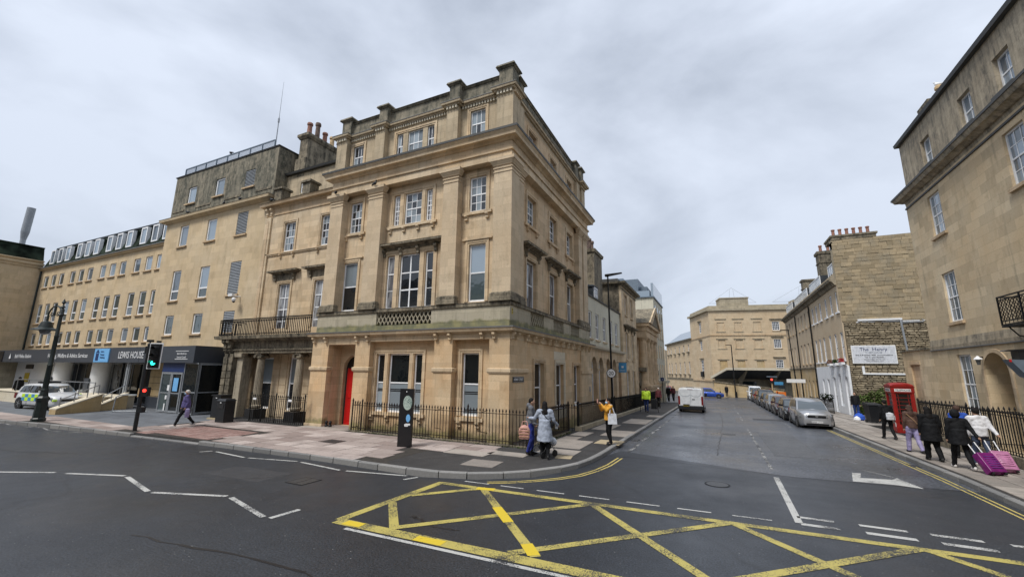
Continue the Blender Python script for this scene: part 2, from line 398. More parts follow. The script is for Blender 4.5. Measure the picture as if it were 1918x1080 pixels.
def wall(mb, u0, u1, z0, z1, holes=(), rev=.2, th=.35, top=True):
    """front sheet at y=0 with openings (ua,ub,za,zb[,arch]) and reveals of depth rev"""
    us = sorted({u0, u1, *[h[0] for h in holes], *[h[1] for h in holes]})
    zs = sorted({z0, z1, *[h[2] for h in holes], *[h[3] for h in holes]})
    for a, b in zip(us[:-1], us[1:]):
        run = None
        for c, d in zip(zs[:-1], zs[1:]):
            um, zm = (a + b) / 2, (c + d) / 2
            if not any(h[0] < um < h[1] and h[2] < zm < h[3] for h in holes):
                mb.face((a, 0, c), (b, 0, c), (b, 0, d), (a, 0, d))
    for h in holes:
        a, b, c, d = h[:4]; arch = len(h) > 4 and h[4]; rv = h[5] if len(h) > 5 else rev
        mb.face((a, 0, c), (a, rv, c), (b, rv, c), (b, 0, c))
        if not arch:
            mb.face((a, 0, d), (b, 0, d), (b, rv, d), (a, rv, d))
            mb.face((a, 0, c), (a, 0, d), (a, rv, d), (a, rv, c)); mb.face((b, 0, c), (b, rv, c), (b, rv, d), (b, 0, d))
        else:
            r = (b - a) / 2; cx = (a + b) / 2; sp = d - r; n = 12
            mb.face((a, 0, c), (a, 0, sp), (a, rv, sp), (a, rv, c)); mb.face((b, 0, c), (b, rv, c), (b, rv, sp), (b, 0, sp))
            pts = [(cx + r * math.cos(math.pi * i / n), sp + r * math.sin(math.pi * i / n)) for i in range(n + 1)]
            for i in range(n):
                p, q = pts[i], pts[i + 1]
                cor = (b, d) if i < n // 2 else (a, d)
                mb.face((p[0], 0, p[1]), (cor[0], 0, cor[1]), (q[0], 0, q[1]))
                mb.face((p[0], 0, p[1]), (q[0], 0, q[1]), (q[0], rv, q[1]), (p[0], rv, p[1]))
    mb.face((u0, th, z0), (u0, 0, z0), (u0, 0, z1), (u0, th, z1)); mb.face((u1, 0, z0), (u1, th, z0), (u1, th, z1), (u1, 0, z1))
    if top: mb.face((u0, 0, z1), (u1, 0, z1), (u1, th, z1), (u0, th, z1))
    return mb
# ---------------------------------------------------------------- windows and facade parts
CACHE = {}
def cached(key, fn):
    if key not in CACHE: CACHE[key] = fn()
    return CACHE[key]
def r3(*a): return tuple(round(x, 3) for x in a)
def pane_mesh(w_, h_, mat):
    return cached(('pane', r3(w_, h_), mat), lambda: MB().box(-w_ / 2, 0, 0, w_ / 2, .008, h_).mesh('pane', mat))
def put_pane(parent, Mw, x, y, z, w_, h_, mat, tilt=.35):
    J = Mw @ T(x, y, z) @ RZ(random.uniform(-tilt, tilt)) @ RX(random.uniform(-tilt, tilt))
    return link('pane', pane_mesh(w_, h_, mat), parent, J)
def sash(parent, Mf, u, z, w_, h_, d, nx=3, nt=2, nb=2, glass='glass', frame='white', sill=None, split=.5, meet=True, fw_=.068, bar=.028, gl_low=None, pr=None, tilt=.35, sillmat='stone'):
    """window = frame mesh (part) with each pane and the sill as sub-parts"""
    Mw = Mf @ T(u, d, z)
    zm = h_ * split
    def fm():
        m = MB()
        m.box(-w_ / 2, 0, 0, -w_ / 2 + fw_, .09, h_).box(w_ / 2 - fw_, 0, 0, w_ / 2, .09, h_)
        m.box(-w_ / 2 + fw_, 0, h_ - fw_, w_ / 2 - fw_, .09, h_).box(-w_ / 2 + fw_, 0, 0, w_ / 2 - fw_, .09, fw_ * 1.3)
        iw = w_ - 2 * fw_
        if meet: m.box(-iw / 2, .012, zm - .028, iw / 2, .088, zm + .028)
        for k in range(1, nx):
            x = -iw / 2 + iw * k / nx
            m.box(x - bar / 2, .02, fw_ * 1.3, x + bar / 2, .05, zm - .028).box(x - bar / 2, .02, zm + .028, x + bar / 2, .05, h_ - fw_)
        for (za, zb, n) in ((fw_ * 1.3, zm, nb), (zm, h_ - fw_, nt)):
            for k in range(1, n):
                zz = za + (zb - za) * k / n; m.box(-iw / 2, .023, zz - bar / 2, iw / 2, .047, zz + bar / 2)
        return m.mesh('window', frame)
    o = link('window', cached(('sash', r3(w_, h_, split, fw_, bar), nx, nt, nb, frame, meet), fm), parent, Mw)
    iw = w_ - 2 * fw_
    for (za, zb, n, g) in ((fw_ * 1.3, zm, nb, gl_low or glass), (zm, h_ - fw_, nt, glass)):
        for i in range(nx):
            for k in range(n):
                gg = g
                if pr and random.random() < pr[0]: gg = pr[1]
                put_pane(o, Mw, -iw / 2 + iw * (i + .5) / nx, .034, za + (zb - za) * k / n, iw / nx, (zb - za) / n, gg, tilt)
    if sill:
        ov, pj, th = sill
        link('sill', cached(('sill', r3(w_, d, ov, pj, th), sillmat), lambda: MB().box(-w_ / 2 - ov, -d - pj, -th, w_ / 2 + ov, -.002, -.003).mesh('sill', sillmat)), o, Mw)
    return o
def architrave(parent, Mf, u0, u1, z0, z1, wd=.16, pj=.05, mat='stone', head=True, foot=False):
    m = MB()
    for (a, b, p) in ((wd, wd * .45, pj), (wd * .45, 0, pj * .55)):
        m.box(u0 - a, -p, z0, u0 - b, .0, z1 + a).box(u1 + b, -p, z0, u1 + a, .0, z1 + a)
        m.box(u0 - b, -p, z1 + b, u1 + b, .0, z1 + a)
    return m.build('surround', mat, parent, Mf)
def bracket(parent, Mf, u, z, w_=.13, h_=.2, d_=.16, mat='stone', name='bracket'):
    me = cached(('br', r3(w_, h_, d_), mat), lambda: MB().prismx([(0, 0), (0, h_), (-d_, h_), (-d_, h_ * .72), (-d_ * .55, h_ * .45), (-d_ * .6, h_ * .1), (-d_ * .3, 0)][::-1], -w_ / 2, w_ / 2).mesh(name, mat))
    return link(name, me, parent, Mf @ T(u, 0, z))
def hood(parent, Mf, u0, u1, z, mat='stone', pj=.34, consoles=2, cap='lead', h_=.3):
    m = MB(); m.bar(u0, u1, z, z + h_ * .25, .05).bar(u0, u1, z + h_ * .25, z + h_ * .55, .08, pj * .8).bar(u0, u1, z + h_ * .55, z + h_ * .85, pj)
    o = m.build('window_hood', mat, parent, Mf)
    MB().bar(u0, u1, z + h_ * .855, z + h_, pj + .015, pj * .6).build('capping', cap, o, Mf)
    for k in range(consoles):
        uu_ = u0 + .1 + (u1 - u0 - .2) * k / (consoles - 1)
        bracket(parent, Mf, uu_, z - .34, .14, .36, .2, mat, 'console')
    return o
def dentils(parent, Mf, u0, u1, z, h_=.13, w_=.075, gap=.07, pj=.1, back=0., mat='stone'):
    m = MB(); n = int((u1 - u0) / (w_ + gap)); st = (u1 - u0) / n
    for i in range(n):
        x = u0 + st * i + gap / 2; m.box(x, -pj, z, x + st - gap, back, z + h_)
    return tag(m.build('dentil_course', mat, parent, Mf), kind='stuff')
def picket_fence(root, Mf, length, h_=1.2, step=.135, rr_=.0145, mat='iron', spear=True, rails=(.12, -.16), posts=(), z0=0., skip=(), slope=0.):
    def pm():
        m = MB().cyl((0, 0, 0), (0, 0, h_ - .1), rr_, n=5)
        if spear: m.lathe([(rr_, h_ - .1), (rr_ * 2.3, h_ - .07), (rr_ * 1.6, h_ - .03), (.001, h_ + .03)], 5)
        return m.mesh('picket', mat)
    me = cached(('picket', r3(h_, rr_), mat, spear), pm)
    n = int(length / step)
    for i in range(n + 1):
        u = length * i / n
        link('picket', me, root, Mf @ T(u, 0, z0 + slope * u))
    for q in rails:
        zz = q if q > 0 else h_ + q
        MB().hexa([(0, -.018, zz - .008), (length, -.018, zz - .008 + slope * length), (length, .018, zz - .008 + slope * length), (0, .018, zz - .008)],
                  [(0, -.018, zz + .012), (length, -.018, zz + .012 + slope * length), (length, .018, zz + .012 + slope * length), (0, .018, zz + .012)]).build('rail', mat, root, Mf @ T(0, 0, z0))
    for u in posts:
        link('post', cached(('post', r3(h_), mat), lambda: MB().box(-.022, -.022, -.02, .022, .022, h_).lathe([(.03, h_), (.042, h_ + .05), (.02, h_ + .1), (.002, h_ + .15)], 8).mesh('post', mat)), root, Mf @ T(u, 0, z0 + slope * u))
def pot(parent, x, y, z, r_=.15, h_=.7, mat='terracotta'):
    me = cached(('pot', r3(r_, h_), mat), lambda: MB().lathe([(r_, 0), (r_ * .8, h_ * .1), (r_ * .72, h_ * .8), (r_ * .95, h_ * .84), (r_ * .95, h_ * .95), (r_ * .8, h_)], 12).mesh('chimney_pot', mat, True))
    return link('chimney_pot', me, parent, T(x, y, z))
def text(parent, s, size, Mt, mat, name='lettering', align='CENTER', ext=.004, shear=0., sx=1.):
    """lettering lying on a vertical face: local x right, local z up, facing -y"""
    c = bpy.data.curves.new(name, 'FONT'); c.body = s; c.size = size; c.align_x = align; c.align_y = 'CENTER'; c.extrude = ext; c.shear = shear; c.resolution_u = 2
    tmp = bpy.data.objects.new('tmp_text', c); COL.objects.link(tmp)
    me = bpy.data.meshes.new_from_object(tmp); bpy.data.objects.remove(tmp); bpy.data.curves.remove(c)
    me.materials.clear(); me.materials.append(M[mat]); me.name = name
    return link(name, me, parent, Mt @ RX(90) @ Matrix.Diagonal((sx, 1, 1, 1)))

# ---------------------------------------------------------------- ground, roads, pavements
SL = .0155
def gz(y): return -SL * min(max(0., y - 16.), 84.)
def surface(name, poly, dz, mat, parent=None, kind='structure', skirt=0.):
    """a flat region laid on the terrain: creased where the slope begins and ends"""
    bm = bmesh.new(); vs = [bm.verts.new((x, y, 0)) for x, y in poly]; f = bm.faces.new(vs)
    if f.normal.z < 0: f.normal_update()
    bm.normal_update()
    if f.normal.z < 0: f.normal_flip()
    bmesh.ops.triangulate(bm, faces=bm.faces[:])
    for yy in (16., 100.):
        bmesh.ops.bisect_plane(bm, geom=bm.verts[:] + bm.edges[:] + bm.faces[:], plane_co=(0, yy, 0), plane_no=(0, 1, 0))
    if skirt:
        ed = [e for e in bm.edges if e.is_boundary]
        ex = bmesh.ops.extrude_edge_only(bm, edges=ed)
        low = {v for v in ex['geom'] if isinstance(v, bmesh.types.BMVert)}
    for v in bm.verts: v.co.z = gz(v.co.y) + dz - (skirt if skirt and v in low else 0)
    me = bpy.data.meshes.new(name); bm.to_mesh(me); bm.free(); me.materials.append(M[mat])
    o = link(name, me, parent)
    if kind and not parent: o['kind'] = kind
    return o
surface('ground', [(-900, -400), (900, -400), (900, 1400), (-900, 1400)], -.05, 'terrain')
surface('road', [(-95, -14), (60, -14), (60, 13.2), (5.6, 13.2), (5.6, 14.9), (1.6, 14.5), (-3.3, 16.1), (-3.6, 14.9), (-3.9, 12.4), (-4.6, 11), (-5.8, 10.1), (-7.2, 9.65), (-11.2, 9.75), (-18, 9.6), (-24, 9.1), (-32, 8.4), (-50, 6.4), (-95, 0)], .0, 'road')
surface('side_street', [(-3.7, 14.0), (-3.3, 16.1), (1.6, 14.5), (5.6, 14.9), (5.75, 80), (30, 80), (30, 96), (-40, 96), (-40, 52), (-3.6, 52)], -.001, 'oldroad')
KERB = [(-95, 0.), (-50, 6.4), (-32, 8.45), (-27.3, 9.0), (-24, 9.2), (-21.5, 9.35), (-18, 9.55), (-15.6, 9.66), (-13.5, 9.75), (-11.2, 9.82), (-8.4, 9.78), (-7.1, 9.80), (-6.4, 9.95), (-5.73, 10.25), (-5.1, 10.72), (-4.6, 11.25), (-4.15, 11.95), (-3.85, 12.7), (-3.66, 13.7), (-3.58, 15.2), (-3.55, 24), (-3.5, 52)]
PAV = [(x, y) for x, y in KERB] + [(-3.5, 52), (-6.5, 52), (-6.5, 16), (-7.3, 15.1), (-18, 15.1), (-24, 16), (-66, 16), (-95, 16)]
def offset(pl, d):
    out = []
    for i, (x, y) in enumerate(pl):
        a = pl[max(i - 1, 0)]; b = pl[min(i + 1, len(pl) - 1)]
        dx, dy = b[0] - a[0], b[1] - a[1]; l = math.hypot(dx, dy); out.append((x - dy / l * d, y + dx / l * d))
    return out
KIN = offset(KERB, .16)
surface('pavement', KIN + [(-6.4, 52), (-6.4, 14.4), (-7.3, 15.1), (-18, 15.1), (-24, 16.2), (-66, 16.2), (-95, 16)], .12, 'tarmac', skirt=.2)
surface('right_pavement', [(60, 9.2), (60, 12.2), (13.5, 12.2), (7.98, 13.0), (7.98, 33), (9.28, 33), (9.28, 76), (5.92, 76), (5.76, 12.4), (6.1, 10.9), (7.2, 9.9), (9, 9.4)], .12, 'tarmac', skirt=.2)
surface('forecourt', [(-58, 10.0), (-30.5, 9.75), (-23.2, 10.55), (-23.2, 13.9), (-24.3, 14.6), (-24.3, 16.1), (-58, 16.1)], .126, 'forecourt')

def kerbs(pl, first=.12, w_=.15, L0=.92, until=999):
    pts = []; i = 0; cur = Vector((*pl[0], 0)); seg = 0; res = []
    # walk the polyline
    P_ = [Vector((x, y, 0)) for x, y in pl]; d = 0; tot = []
    for a, b in zip(P_[:-1], P_[1:]): tot.append((b - a).length)
    def at(s):
        for k, l in enumerate(tot):
            if s <= l or k == len(tot) - 1:
                dd = (P_[k + 1] - P_[k]).normalized(); return P_[k] + dd * s
            s -= l
    s = 0; total = sum(tot)
    while s < total - .3:
        l = L0 * random.uniform(.82, 1.12); a = at(s); b = at(min(s + l, total)); s += l
        yield a, b
def kerb_line(pl, side=1, drop=()):
    for a, b in kerbs(pl):
        dd = (b - a); l = dd.length - .03; ang = math.degrees(math.atan2(dd.y, dd.x))
        top = .13 + random.uniform(-.004, .006)
        for x0, x1 in drop:
            if x0 < (a.x + b.x) / 2 < x1: top = .045
        c = .02
        z0 = gz(a.y); z1 = gz(b.y)
        m = MB(); yy = (0, .15) if side > 0 else (-.15, 0)
        fa, fb = (0, .15) if side > 0 else (0, -.15)
        pr = [(fa, -.1), (fa, top - c), (fa + (c if side > 0 else -c), top), (fb, top), (fb, -.1)]
        if side > 0: pr = pr[::-1]
        n = len(pr)
        m.v = [(0, y, z) for y, z in pr] + [(l, y, z + z1 - z0) for y, z in pr]
        m.f = [tuple(reversed(range(n))) if side < 0 else tuple(range(n)), tuple(range(n, 2 * n))[::(1 if side < 0 else -1)]]
        for i in range(n):
            j = (i + 1) % n; m.f.append((i, j, n + j, n + i) if side < 0 else (j, i, n + i, n + j))
        m.build('kerbstone', 'kerb', KROOT, FR(a.x, a.y, z0, ang))
KROOT = thing('kerb', 'long grey granite kerb curving round the corner in front of the railings', 'kerb', T(-8, 9.8, 0))
kerb_line([p for p in KERB if p[0] > -49], 1, drop=((-21.5, -17.3),))
MB().box(-95, -.15, -.1, -50, .0, .12)
KROOT = thing('kerb', 'straight granite kerb along the right hand pavement with double yellow lines', 'kerb', T(5.7, 20, 0))
kerb_line([(5.62, 76), (5.62, 12.4), (5.95, 10.8), (7.2, 9.75), (9, 9.25), (20, 9.1)], 1)

def slabs(root, region, x0, x1, y0, y1, dy, lmin, lmax, mat, dz=.12, th=.035, along='x', gap=.024):
    k = 0; y = y0
    while y < y1 - .05:
        d = min(dy * random.uniform(.92, 1.08), y1 - y); x = x0 - random.uniform(0, lmin)
        while x < x1:
            l = random.uniform(lmin, lmax); xa, xb = max(x, x0), min(x + l, x1); x += l
            if xb - xa < .15: continue
            q = [(xa + gap / 2, y + gap / 2), (xb - gap / 2, y + gap / 2), (xb - gap / 2, y + d - gap / 2), (xa + gap / 2, y + d - gap / 2)]
            if along == 'y': q = [(b, a) for a, b in q][::-1]
            c = (sum(p[0] for p in q) / 4, sum(p[1] for p in q) / 4)
            if not region(*c): continue
            t = [random.uniform(-.003, .004) for _ in range(4)]
            e = .006
            m = MB(); b_ = [(px - c[0], py - c[1], gz(py) - gz(c[1]) - .012) for px, py in q]
            tp = [((px - c[0]) * (1 - e), (py - c[1]) * (1 - e), gz(py) - gz(c[1]) + .010 + t[i]) for i, (px, py) in enumerate(q)]
            m.hexa(b_, tp); m.build('paving_slab', mat, root, T(c[0], c[1], gz(c[1]) + dz)); k += 1
        y += d
    return k
def kerb_y(x):
    for a, b in zip(KIN[:-1], KIN[1:]):
        if a[0] <= x <= b[0]: return a[1] + (b[1] - a[1]) * (x - a[0]) / (b[0] - a[0])
    return 99
pv = tag(surface('paving_bed', KIN[1:11] + [(-8.9, 10.2), (-8.9, 14.2), (-14.6, 14.2), (-14.6, 14.9), (-18, 14.6), (-23.1, 14.0), (-23.1, 10.45), (-30.6, 9.9), (-50, 8.1)], .1225, 'joint'), kind='structure')
pv.name = 'front_pavement'; WM['front_pavement'] = Matrix.Identity(4)
reg = lambda x, y: (y > kerb_y(x) + .12 and not (x > -9.6 and y < 12.2) and not (x > -8.6 and y < 13.0) and not (-21.6 < x < -17.2 and y < 12.0) and not (x < -23.2 and y > (10.4 if x > -30 else kerb_y(x) + 1.5)) and not (x > -10.5 and y < 11.0 and x > -9.9 + (y - 10) * .3) and not (x < -14.6 and y > 14.0))
slabs(pv, reg, -46, -6.9, 6.9, 14.02, .62, .75, 1.25, 'pavslab', dz=.1245)
slabs(pv, lambda x, y: y > kerb_y(x) + .2, -21.6, -17.2, 9.6, 12.0, .3, .38, .42, 'pinkslab', dz=.1245)
slabs(pv, lambda x, y: True, -17.7, -14.7, 14.03, 14.6, .5, .8, 1.2, 'palslab', dz=.1245)
for (x, y, w_, d_, a, mt) in ((-7.55, 12.6, 1.5, .8, 0, 'palslab'), (-6.35, 11.35, 1.0, .85, 4, 'palslab'), (-6.3, 13.0, 1.3, .6, 0, 'palslab'), (-5.0, 14.2, 1.3, .9, 0, 'palslab'), (-5.2, 15.9, 1.4, 1.9, 0, 'palslab'),
                     (-4.55, 13.4, .5, .5, 10, 'yelslab'), (-3.95, 17.1, .95, 1.1, 0, 'yelslab'), (-4.2, 20.1, 1.2, 2.2, 0, 'palslab'), (-4.4, 26.5, 1.3, 3.0, 0, 'palslab'), (-4.0, 31.0, 1.0, 1.6, 0, 'palslab'), (-5.3, 22.4, .9, 2.8, 0, 'palslab'), (-5.6, 17.2, .7, 1.4, 0, 'palslab'), (-5.6, 19, .7, 1.4, 0, 'palslab')):
    link('paving_slab', MB().box(-w_ / 2, -d_ / 2, -.01, w_ / 2, d_ / 2, .009).mesh('paving_slab', mt), pv, T(x, y, gz(y) + .122) @ Matrix.Rotation(-math.atan(SL) if y > 16.5 else 0, 4, 'X') @ RZ(a))
o = link('inspection_cover', MB().box(-.5, -.42, 0, .5, .42, .008).mesh('inspection_cover', 'zinc'), None, T(-6.45, 11.3, .1325))
bpy.data.objects.remove(o)
rp = tag(surface('right_paving_bed', [(5.86, 13), (7.9, 13), (7.9, 33), (9.2, 33), (9.2, 60), (5.86, 60)], .1225, 'joint'), kind='structure')
rp.name = 'right_front_pavement'; WM[rp.name] = Matrix.Identity(4)
slabs(rp, lambda x, y: True, 13.2, 44, 5.9, 7.9, .66, .75, 1.1, 'palslab', dz=.1245, along='y')
slabs(rp, lambda x, y: True, 33.1, 56, 7.93, 9.2, .64, .9, 1.3, 'palslab', dz=.1245, along='y')

# ---------------------------------------------------------------- road markings
MARK = {}
def strip(root, p, q, w_, mat, dz=.004):
    a = Vector((*p, 0)); b = Vector((*q, 0)); d = (b - a).normalized(); n = Vector((-d.y, d.x, 0)) * w_ / 2
    parts = [(a, b)]
    for yy in (16.,):
        if (a.y - yy) * (b.y - yy) < 0:
            c = a + (b - a) * ((yy - a.y) / (b.y - a.y)); parts = [(a, c), (c, b)]
    m = MB()
    for s_, e_ in parts:
        m.face(*[(v.x, v.y, gz(v.y) + dz) for v in (s_ - n, e_ - n, e_ + n, s_ + n)][::1])
    return m.build('painted_line', mat, root)
def poly_mark(root, pts, mat, dz=.004):
    return MB().face(*[(x, y, gz(y) + dz) for x, y in pts]).build('painted_shape', mat, root)
def marking(name, label, cat='road marking', group=None): return thing(name, label, cat, T(0, 0, 0), group)
yb = marking('box_junction', 'yellow hatched box junction painted across the mouth of the side street')
C1, C2, C3, C4 = (-6.55, 6.3), (-6.3, 9.42), (7.5, 9.9), (7.5, 6.55)
strip(yb, C1, (-6.42, 9.46), .2, 'yellow'); strip(yb, (-6.45, 9.40), (9.5, 9.86), .19, 'yellow', .0045); strip(yb, (-6.55, 6.27), (9.5, 6.52), .26, 'yellow', .0045)
def P2(a, b, mat='yellow', w_=.17, dz=.005): strip(yb, a, b, w_, mat, dz)
P2((-5.25, 9.45), (-2.68, 6.52)); P2((-2.63, 9.5), (-.02, 6.6)); P2((0.04, 9.6), (2.75, 6.65)); P2((2.82, 9.7), (5.5, 6.7)); P2((5.5, 9.75), (8.2, 6.7))
P2((-5.4, 6.45), (-2.66, 9.42), dz=.0056); P2((-3.1, 6.45), (0.02, 9.58), dz=.0056); P2((-.6, 6.5), (2.8, 9.7), dz=.0056); P2((2.3, 6.6), (5.5, 9.75), dz=.0056)
P2((-6.38, 8.2), (-5.2, 9.5), dz=.0056); P2((-6.4, 7.6), (-5.33, 6.42))
for a, b in (((-4.3, 8.35), (-3.7, 7.67)), ((-5.38, 9.38), (-4.95, 9.48)), ((-6.35, 6.27), (-5.95, 6.29)), ((-4.75, 6.27), (-4.2, 6.29)), ((-3.0, 6.9), (-2.72, 6.55))):
    P2(a, b, 'yellow_new', .2, .0068)
wl = marking('edge_line', 'solid white line running along the near edge of the yellow box junction'); strip(wl, (-6.12, 6.05), (9, 6.3), .085, 'white_line')
zz = marking('zigzag_line', 'white zigzag approach marks in the middle of the road')
for a, b in (((-17.6, 4.6), (-15.85, 5.46)), ((-15.5, 5.55), (-13.9, 6.13)), ((-13.72, 6.1), (-11.75, 5.66)), ((-11.58, 5.66), (-9.86, 6.26)), ((-9.68, 6.24), (-7.92, 5.77)), ((-7.75, 5.78), (-7.70, 6.38))):
    strip(zz, a, b, .11, 'white_line')
zz = marking('zigzag_line', 'worn zigzag approach marks beside the front kerb')
for a, b in (((-15.7, 8.85), (-15.5, 9.15)), ((-15.35, 9.15), (-13.57, 9.0)), ((-13.4, 9.02), (-11.65, 9.40)), ((-11.48, 9.38), (-9.65, 9.18)), ((-9.45, 9.21), (-7.62, 9.56)), ((-7.44, 9.2), (-7.28, 9.58))):
    strip(zz, a, b, .085, 'white_line')
zz = marking('zigzag_line', 'faint zigzag marks by the far left kerb next to the old street lamp')
for a, b in (((-33, 8.1), (-30.8, 8.5)), ((-30.8, 8.5), (-29.4, 8.36)), ((-29.4, 8.36), (-27.5, 8.75)), ((-27.5, 8.75), (-25.9, 8.5)), ((-25.9, 8.5), (-24.2, 8.95))):
    strip(zz, a, b, .08, 'worn_line')
dl = marking('double_yellow_lines', 'double yellow lines curving round the corner kerb')
cv = [(-5.45, 10.02), (-4.95, 10.32), (-4.47, 10.74), (-4.0, 11.25), (-3.62, 11.85), (-3.38, 12.6), (-3.22, 13.5), (-3.14, 14.8)]
for off in (0, -.13):
    q = offset(cv, off)
    for a, b in zip(q[:-1], q[1:]): strip(dl, a, b, .055, 'yellow_line')
dl = marking('double_yellow_lines', 'double yellow lines beside the right hand kerb')
for x in (5.28, 5.42): strip(dl, (x, 11.5), (x - .04, 29.4), .05, 'yellow_line')
gw = marking('give_way_line', 'dashed white give way lines across the side street mouth')
for a, b in ((-5.98, -5.3), (-4.99, -4.38), (-4.05, -3.38), (-3.03, -2.35), (-1.98, -1.3), (-.95, -.31), (.07, .75)):
    strip(gw, (a, 9.82 + (a + 6) * .045), (b, 9.82 + (b + 6) * .045), .06, 'white_line')
for a, b in ((1.22, 1.82), (2.2, 2.9), (3.22, 3.9), (4.24, 4.92)):
    strip(gw, (a, 10.16), (b, 10.16), .14, 'white_line'); strip(gw, (a, 10.6), (b, 10.6), .12, 'white_line')
cl = marking('centre_line', 'solid white centre line at the mouth of the side street'); strip(cl, (1.2, 10.2), (1.25, 14.2), .13, 'white_line')
strip(cl, (1.25, 15.3), (1.28, 27), .09, 'worn_line')
for y in (33, 39, 45, 51): strip(cl, (1.3, y), (1.3, y + 3.5), .09, 'worn_line')
ar = marking('road_arrow', 'worn white bent arrow painted on the side street')
poly_mark(ar, [(3.05, 14.71), (3.97, 14.78), (4.46, 14.62), (4.26, 15.75), (4.08, 15.46), (3.35, 15.3), (3.52, 15.98), (3.31, 15.98)], 'white_line')
strip(ar, (3.7, 16.6), (4.2, 15.8), .06, 'worn_line')
kl = marking('edge_line', 'faded parking lines beside the left kerb of the side street')
for y in range(16, 50, 3): strip(kl, (-3.05, y), (-3.0, y + 2.2), .12, 'worn_line')
strip(kl, (3.6, 29.6), (3.62, 33), .06, 'worn_line')

# repairs, covers and drains
rp_ = marking('road_repairs', 'rectangular asphalt repair patches and seams in the road surface', 'road patches')
def patch(pts, mt, dz=.0018): return MB().face(*[(x, y, gz(y) + dz) for x, y in pts]).build('repair_patch', mt, rp_)
patch([(1.6, 18), (3.1, 18.2), (3.1, 26), (1.6, 26)], 'patch_old'); patch([(-1.0, 31), (.9, 31), (.9, 40), (-1.0, 40)], 'patch_old'); patch([(2, 34), (3.8, 34), (3.8, 35.5), (2, 35.5)], 'patch')
patch([(-12.5, 7.2), (-10.4, 7.3), (-10.4, 8.3), (-12.5, 8.2)], 'patch', .0012); patch([(-20, 3.2), (-14.5, 3.6), (-14.6, 4.1), (-20, 3.7)], 'patch_old', .0012)
for pts in ([(-26, 5.2), (-22.5, 5.9), (-20.5, 6.1), (-18.6, 6.9)], [(-3.4, 15.1), (-1, 14.9), (1.6, 14.5), (3.4, 14.6), (5.5, 14.9)], [(-.2, 17), (-.1, 22), (.1, 30), (0, 40)], [(-5.5, 7.1), (-5.1, 7.0), (-4.8, 6.8), (-4.3, 6.9)], [(-9, 4.2), (-6, 4.6), (-3.2, 4.5)]):
    q_ = [pts[0]]; m = MB()
    for a, b in zip(pts[:-1], pts[1:]):
        for k in range(1, 9): q_.append((a[0] + (b[0] - a[0]) * k / 8 + random.uniform(-.04, .04), a[1] + (b[1] - a[1]) * k / 8 + random.uniform(-.04, .04)))
    for a, b in zip(q_[:-1], q_[1:]):
        d_ = Vector((b[0] - a[0], b[1] - a[1], 0)).normalized(); n_ = Vector((-d_.y, d_.x, 0)) * random.uniform(.012, .03)
        m.face(*[(v.x, v.y, gz(v.y) + .0028) for v in (Vector((*a, 0)) - n_, Vector((*b, 0)) - n_, Vector((*b, 0)) + n_, Vector((*a, 0)) + n_)])
    m.build('tar_seam', 'sign_black', rp_)
def cover(x, y, w_, d_, lab, mt='zinc', round_=False, z0=.0):
    z = gz(y) + z0; t = thing('manhole_cover', lab, 'manhole cover', T(x, y, z))
    if round_: MB().lathe([(w_, 0), (w_, .006)], 24, (x, y, z)).build('frame', 'iron', t); MB().lathe([(w_ * .85, .006), (w_ * .85, .009)], 24, (x, y, z)).build('lid', mt, t)
    else:
        MB().box(x - w_, y - d_, z, x + w_, y + d_, z + .006).build('frame', 'iron', t); MB().box(x - w_ + .03, y - d_ + .03, z + .006, x - .01, y + d_ - .03, z + .009).build('lid', mt, t); MB().box(x + .01, y - d_ + .03, z + .006, x + w_ - .03, y + d_ - .03, z + .009).build('lid', mt, t)
M['cover'] = plain('worn_cast_iron', (.06, .062, .066), .45, .4, var=.5, nscale=40)
cover(-.2, 12.6, .3, .3, 'round iron manhole cover in the mouth of the side street', 'cover', True); cover(.3, 24, .3, .3, 'round iron manhole cover in the middle of the side street', 'cover', True); cover(-9.5, 7.9, .3, .3, 'square iron manhole cover between the zigzag marks and the kerb', 'cover')
cover(-3.35, 19.2, .16, .3, 'small drain grating at the left kerb of the side street', 'cover'); cover(5.42, 18.3, .13, .24, 'small drain grating on the double yellow lines at the right', 'cover'); cover(-13.0, 11.9, .4, .3, 'rectangular iron cover set in the front paving left of the totem', 'cover', False, .134)
# ================================================================= corner building
def building(name, label, cat, x, y): return thing(name, label, cat, T(x, y, 0))
B = building('corner_house', 'tall honey stone classical corner house with pilasters, heavy cornice and a red front door', 'building', -12.5, 20)
X0, X1, Y0, Y1 = -17.9, -7.11, 14.64, 26.5
FF = FR(0, Y0, 0, 0)            # front frame: u = X, d = Y - Y0
FS = FR(X1, 0, 0, 90)           # side frame: u = Y, d = -(X - X1)
# ground storey -----------------------------------------------------------
pi_ = [(-17.9, -16.8), (-15.07, -14.18), (-10.62, -9.72), (-8.0, -7.11)]
Fr = FF @ T(0, .32, 0)          # recessed plane
holes = [(-16.55, -15.35, .14, 3.4, True, .3), (-14.02, -13.55, .93, 3.46), (-13.3, -12.15, .93, 3.46), (-11.9, -11.43, .93, 3.46), (-9.42, -8.62, .98, 3.47)]
m = MB(); wall(m, -15.1, X1 - .02, 0, 4.0, holes[1:], rev=.2); m.build('wall', 'stone_low', B, Fr)
m = MB(); wall(m, -16.8, -15.07, 0.05, 3.92, holes[:1], rev=.4)
m.box(-17.88, -.5, 0, -16.78, .35, 3.99).box(-15.1, -.5, 0, -14.9, .35, 3.99).box(-16.79, -.8, 3.9, -15.05, .35, 3.99)
m.build('porch', 'stone_dark', B, FF @ T(0, .8, 0))
for a, b in pi_[:3]: MB().box(a, 0, 0, b, .33, 4.0).build('pier', 'stone_low', B, FF)
m = MB(); m.box(X0 - .03, -.05, -.3, -16.77, .3, .24); m.build('plinth', 'stone', B, FF)
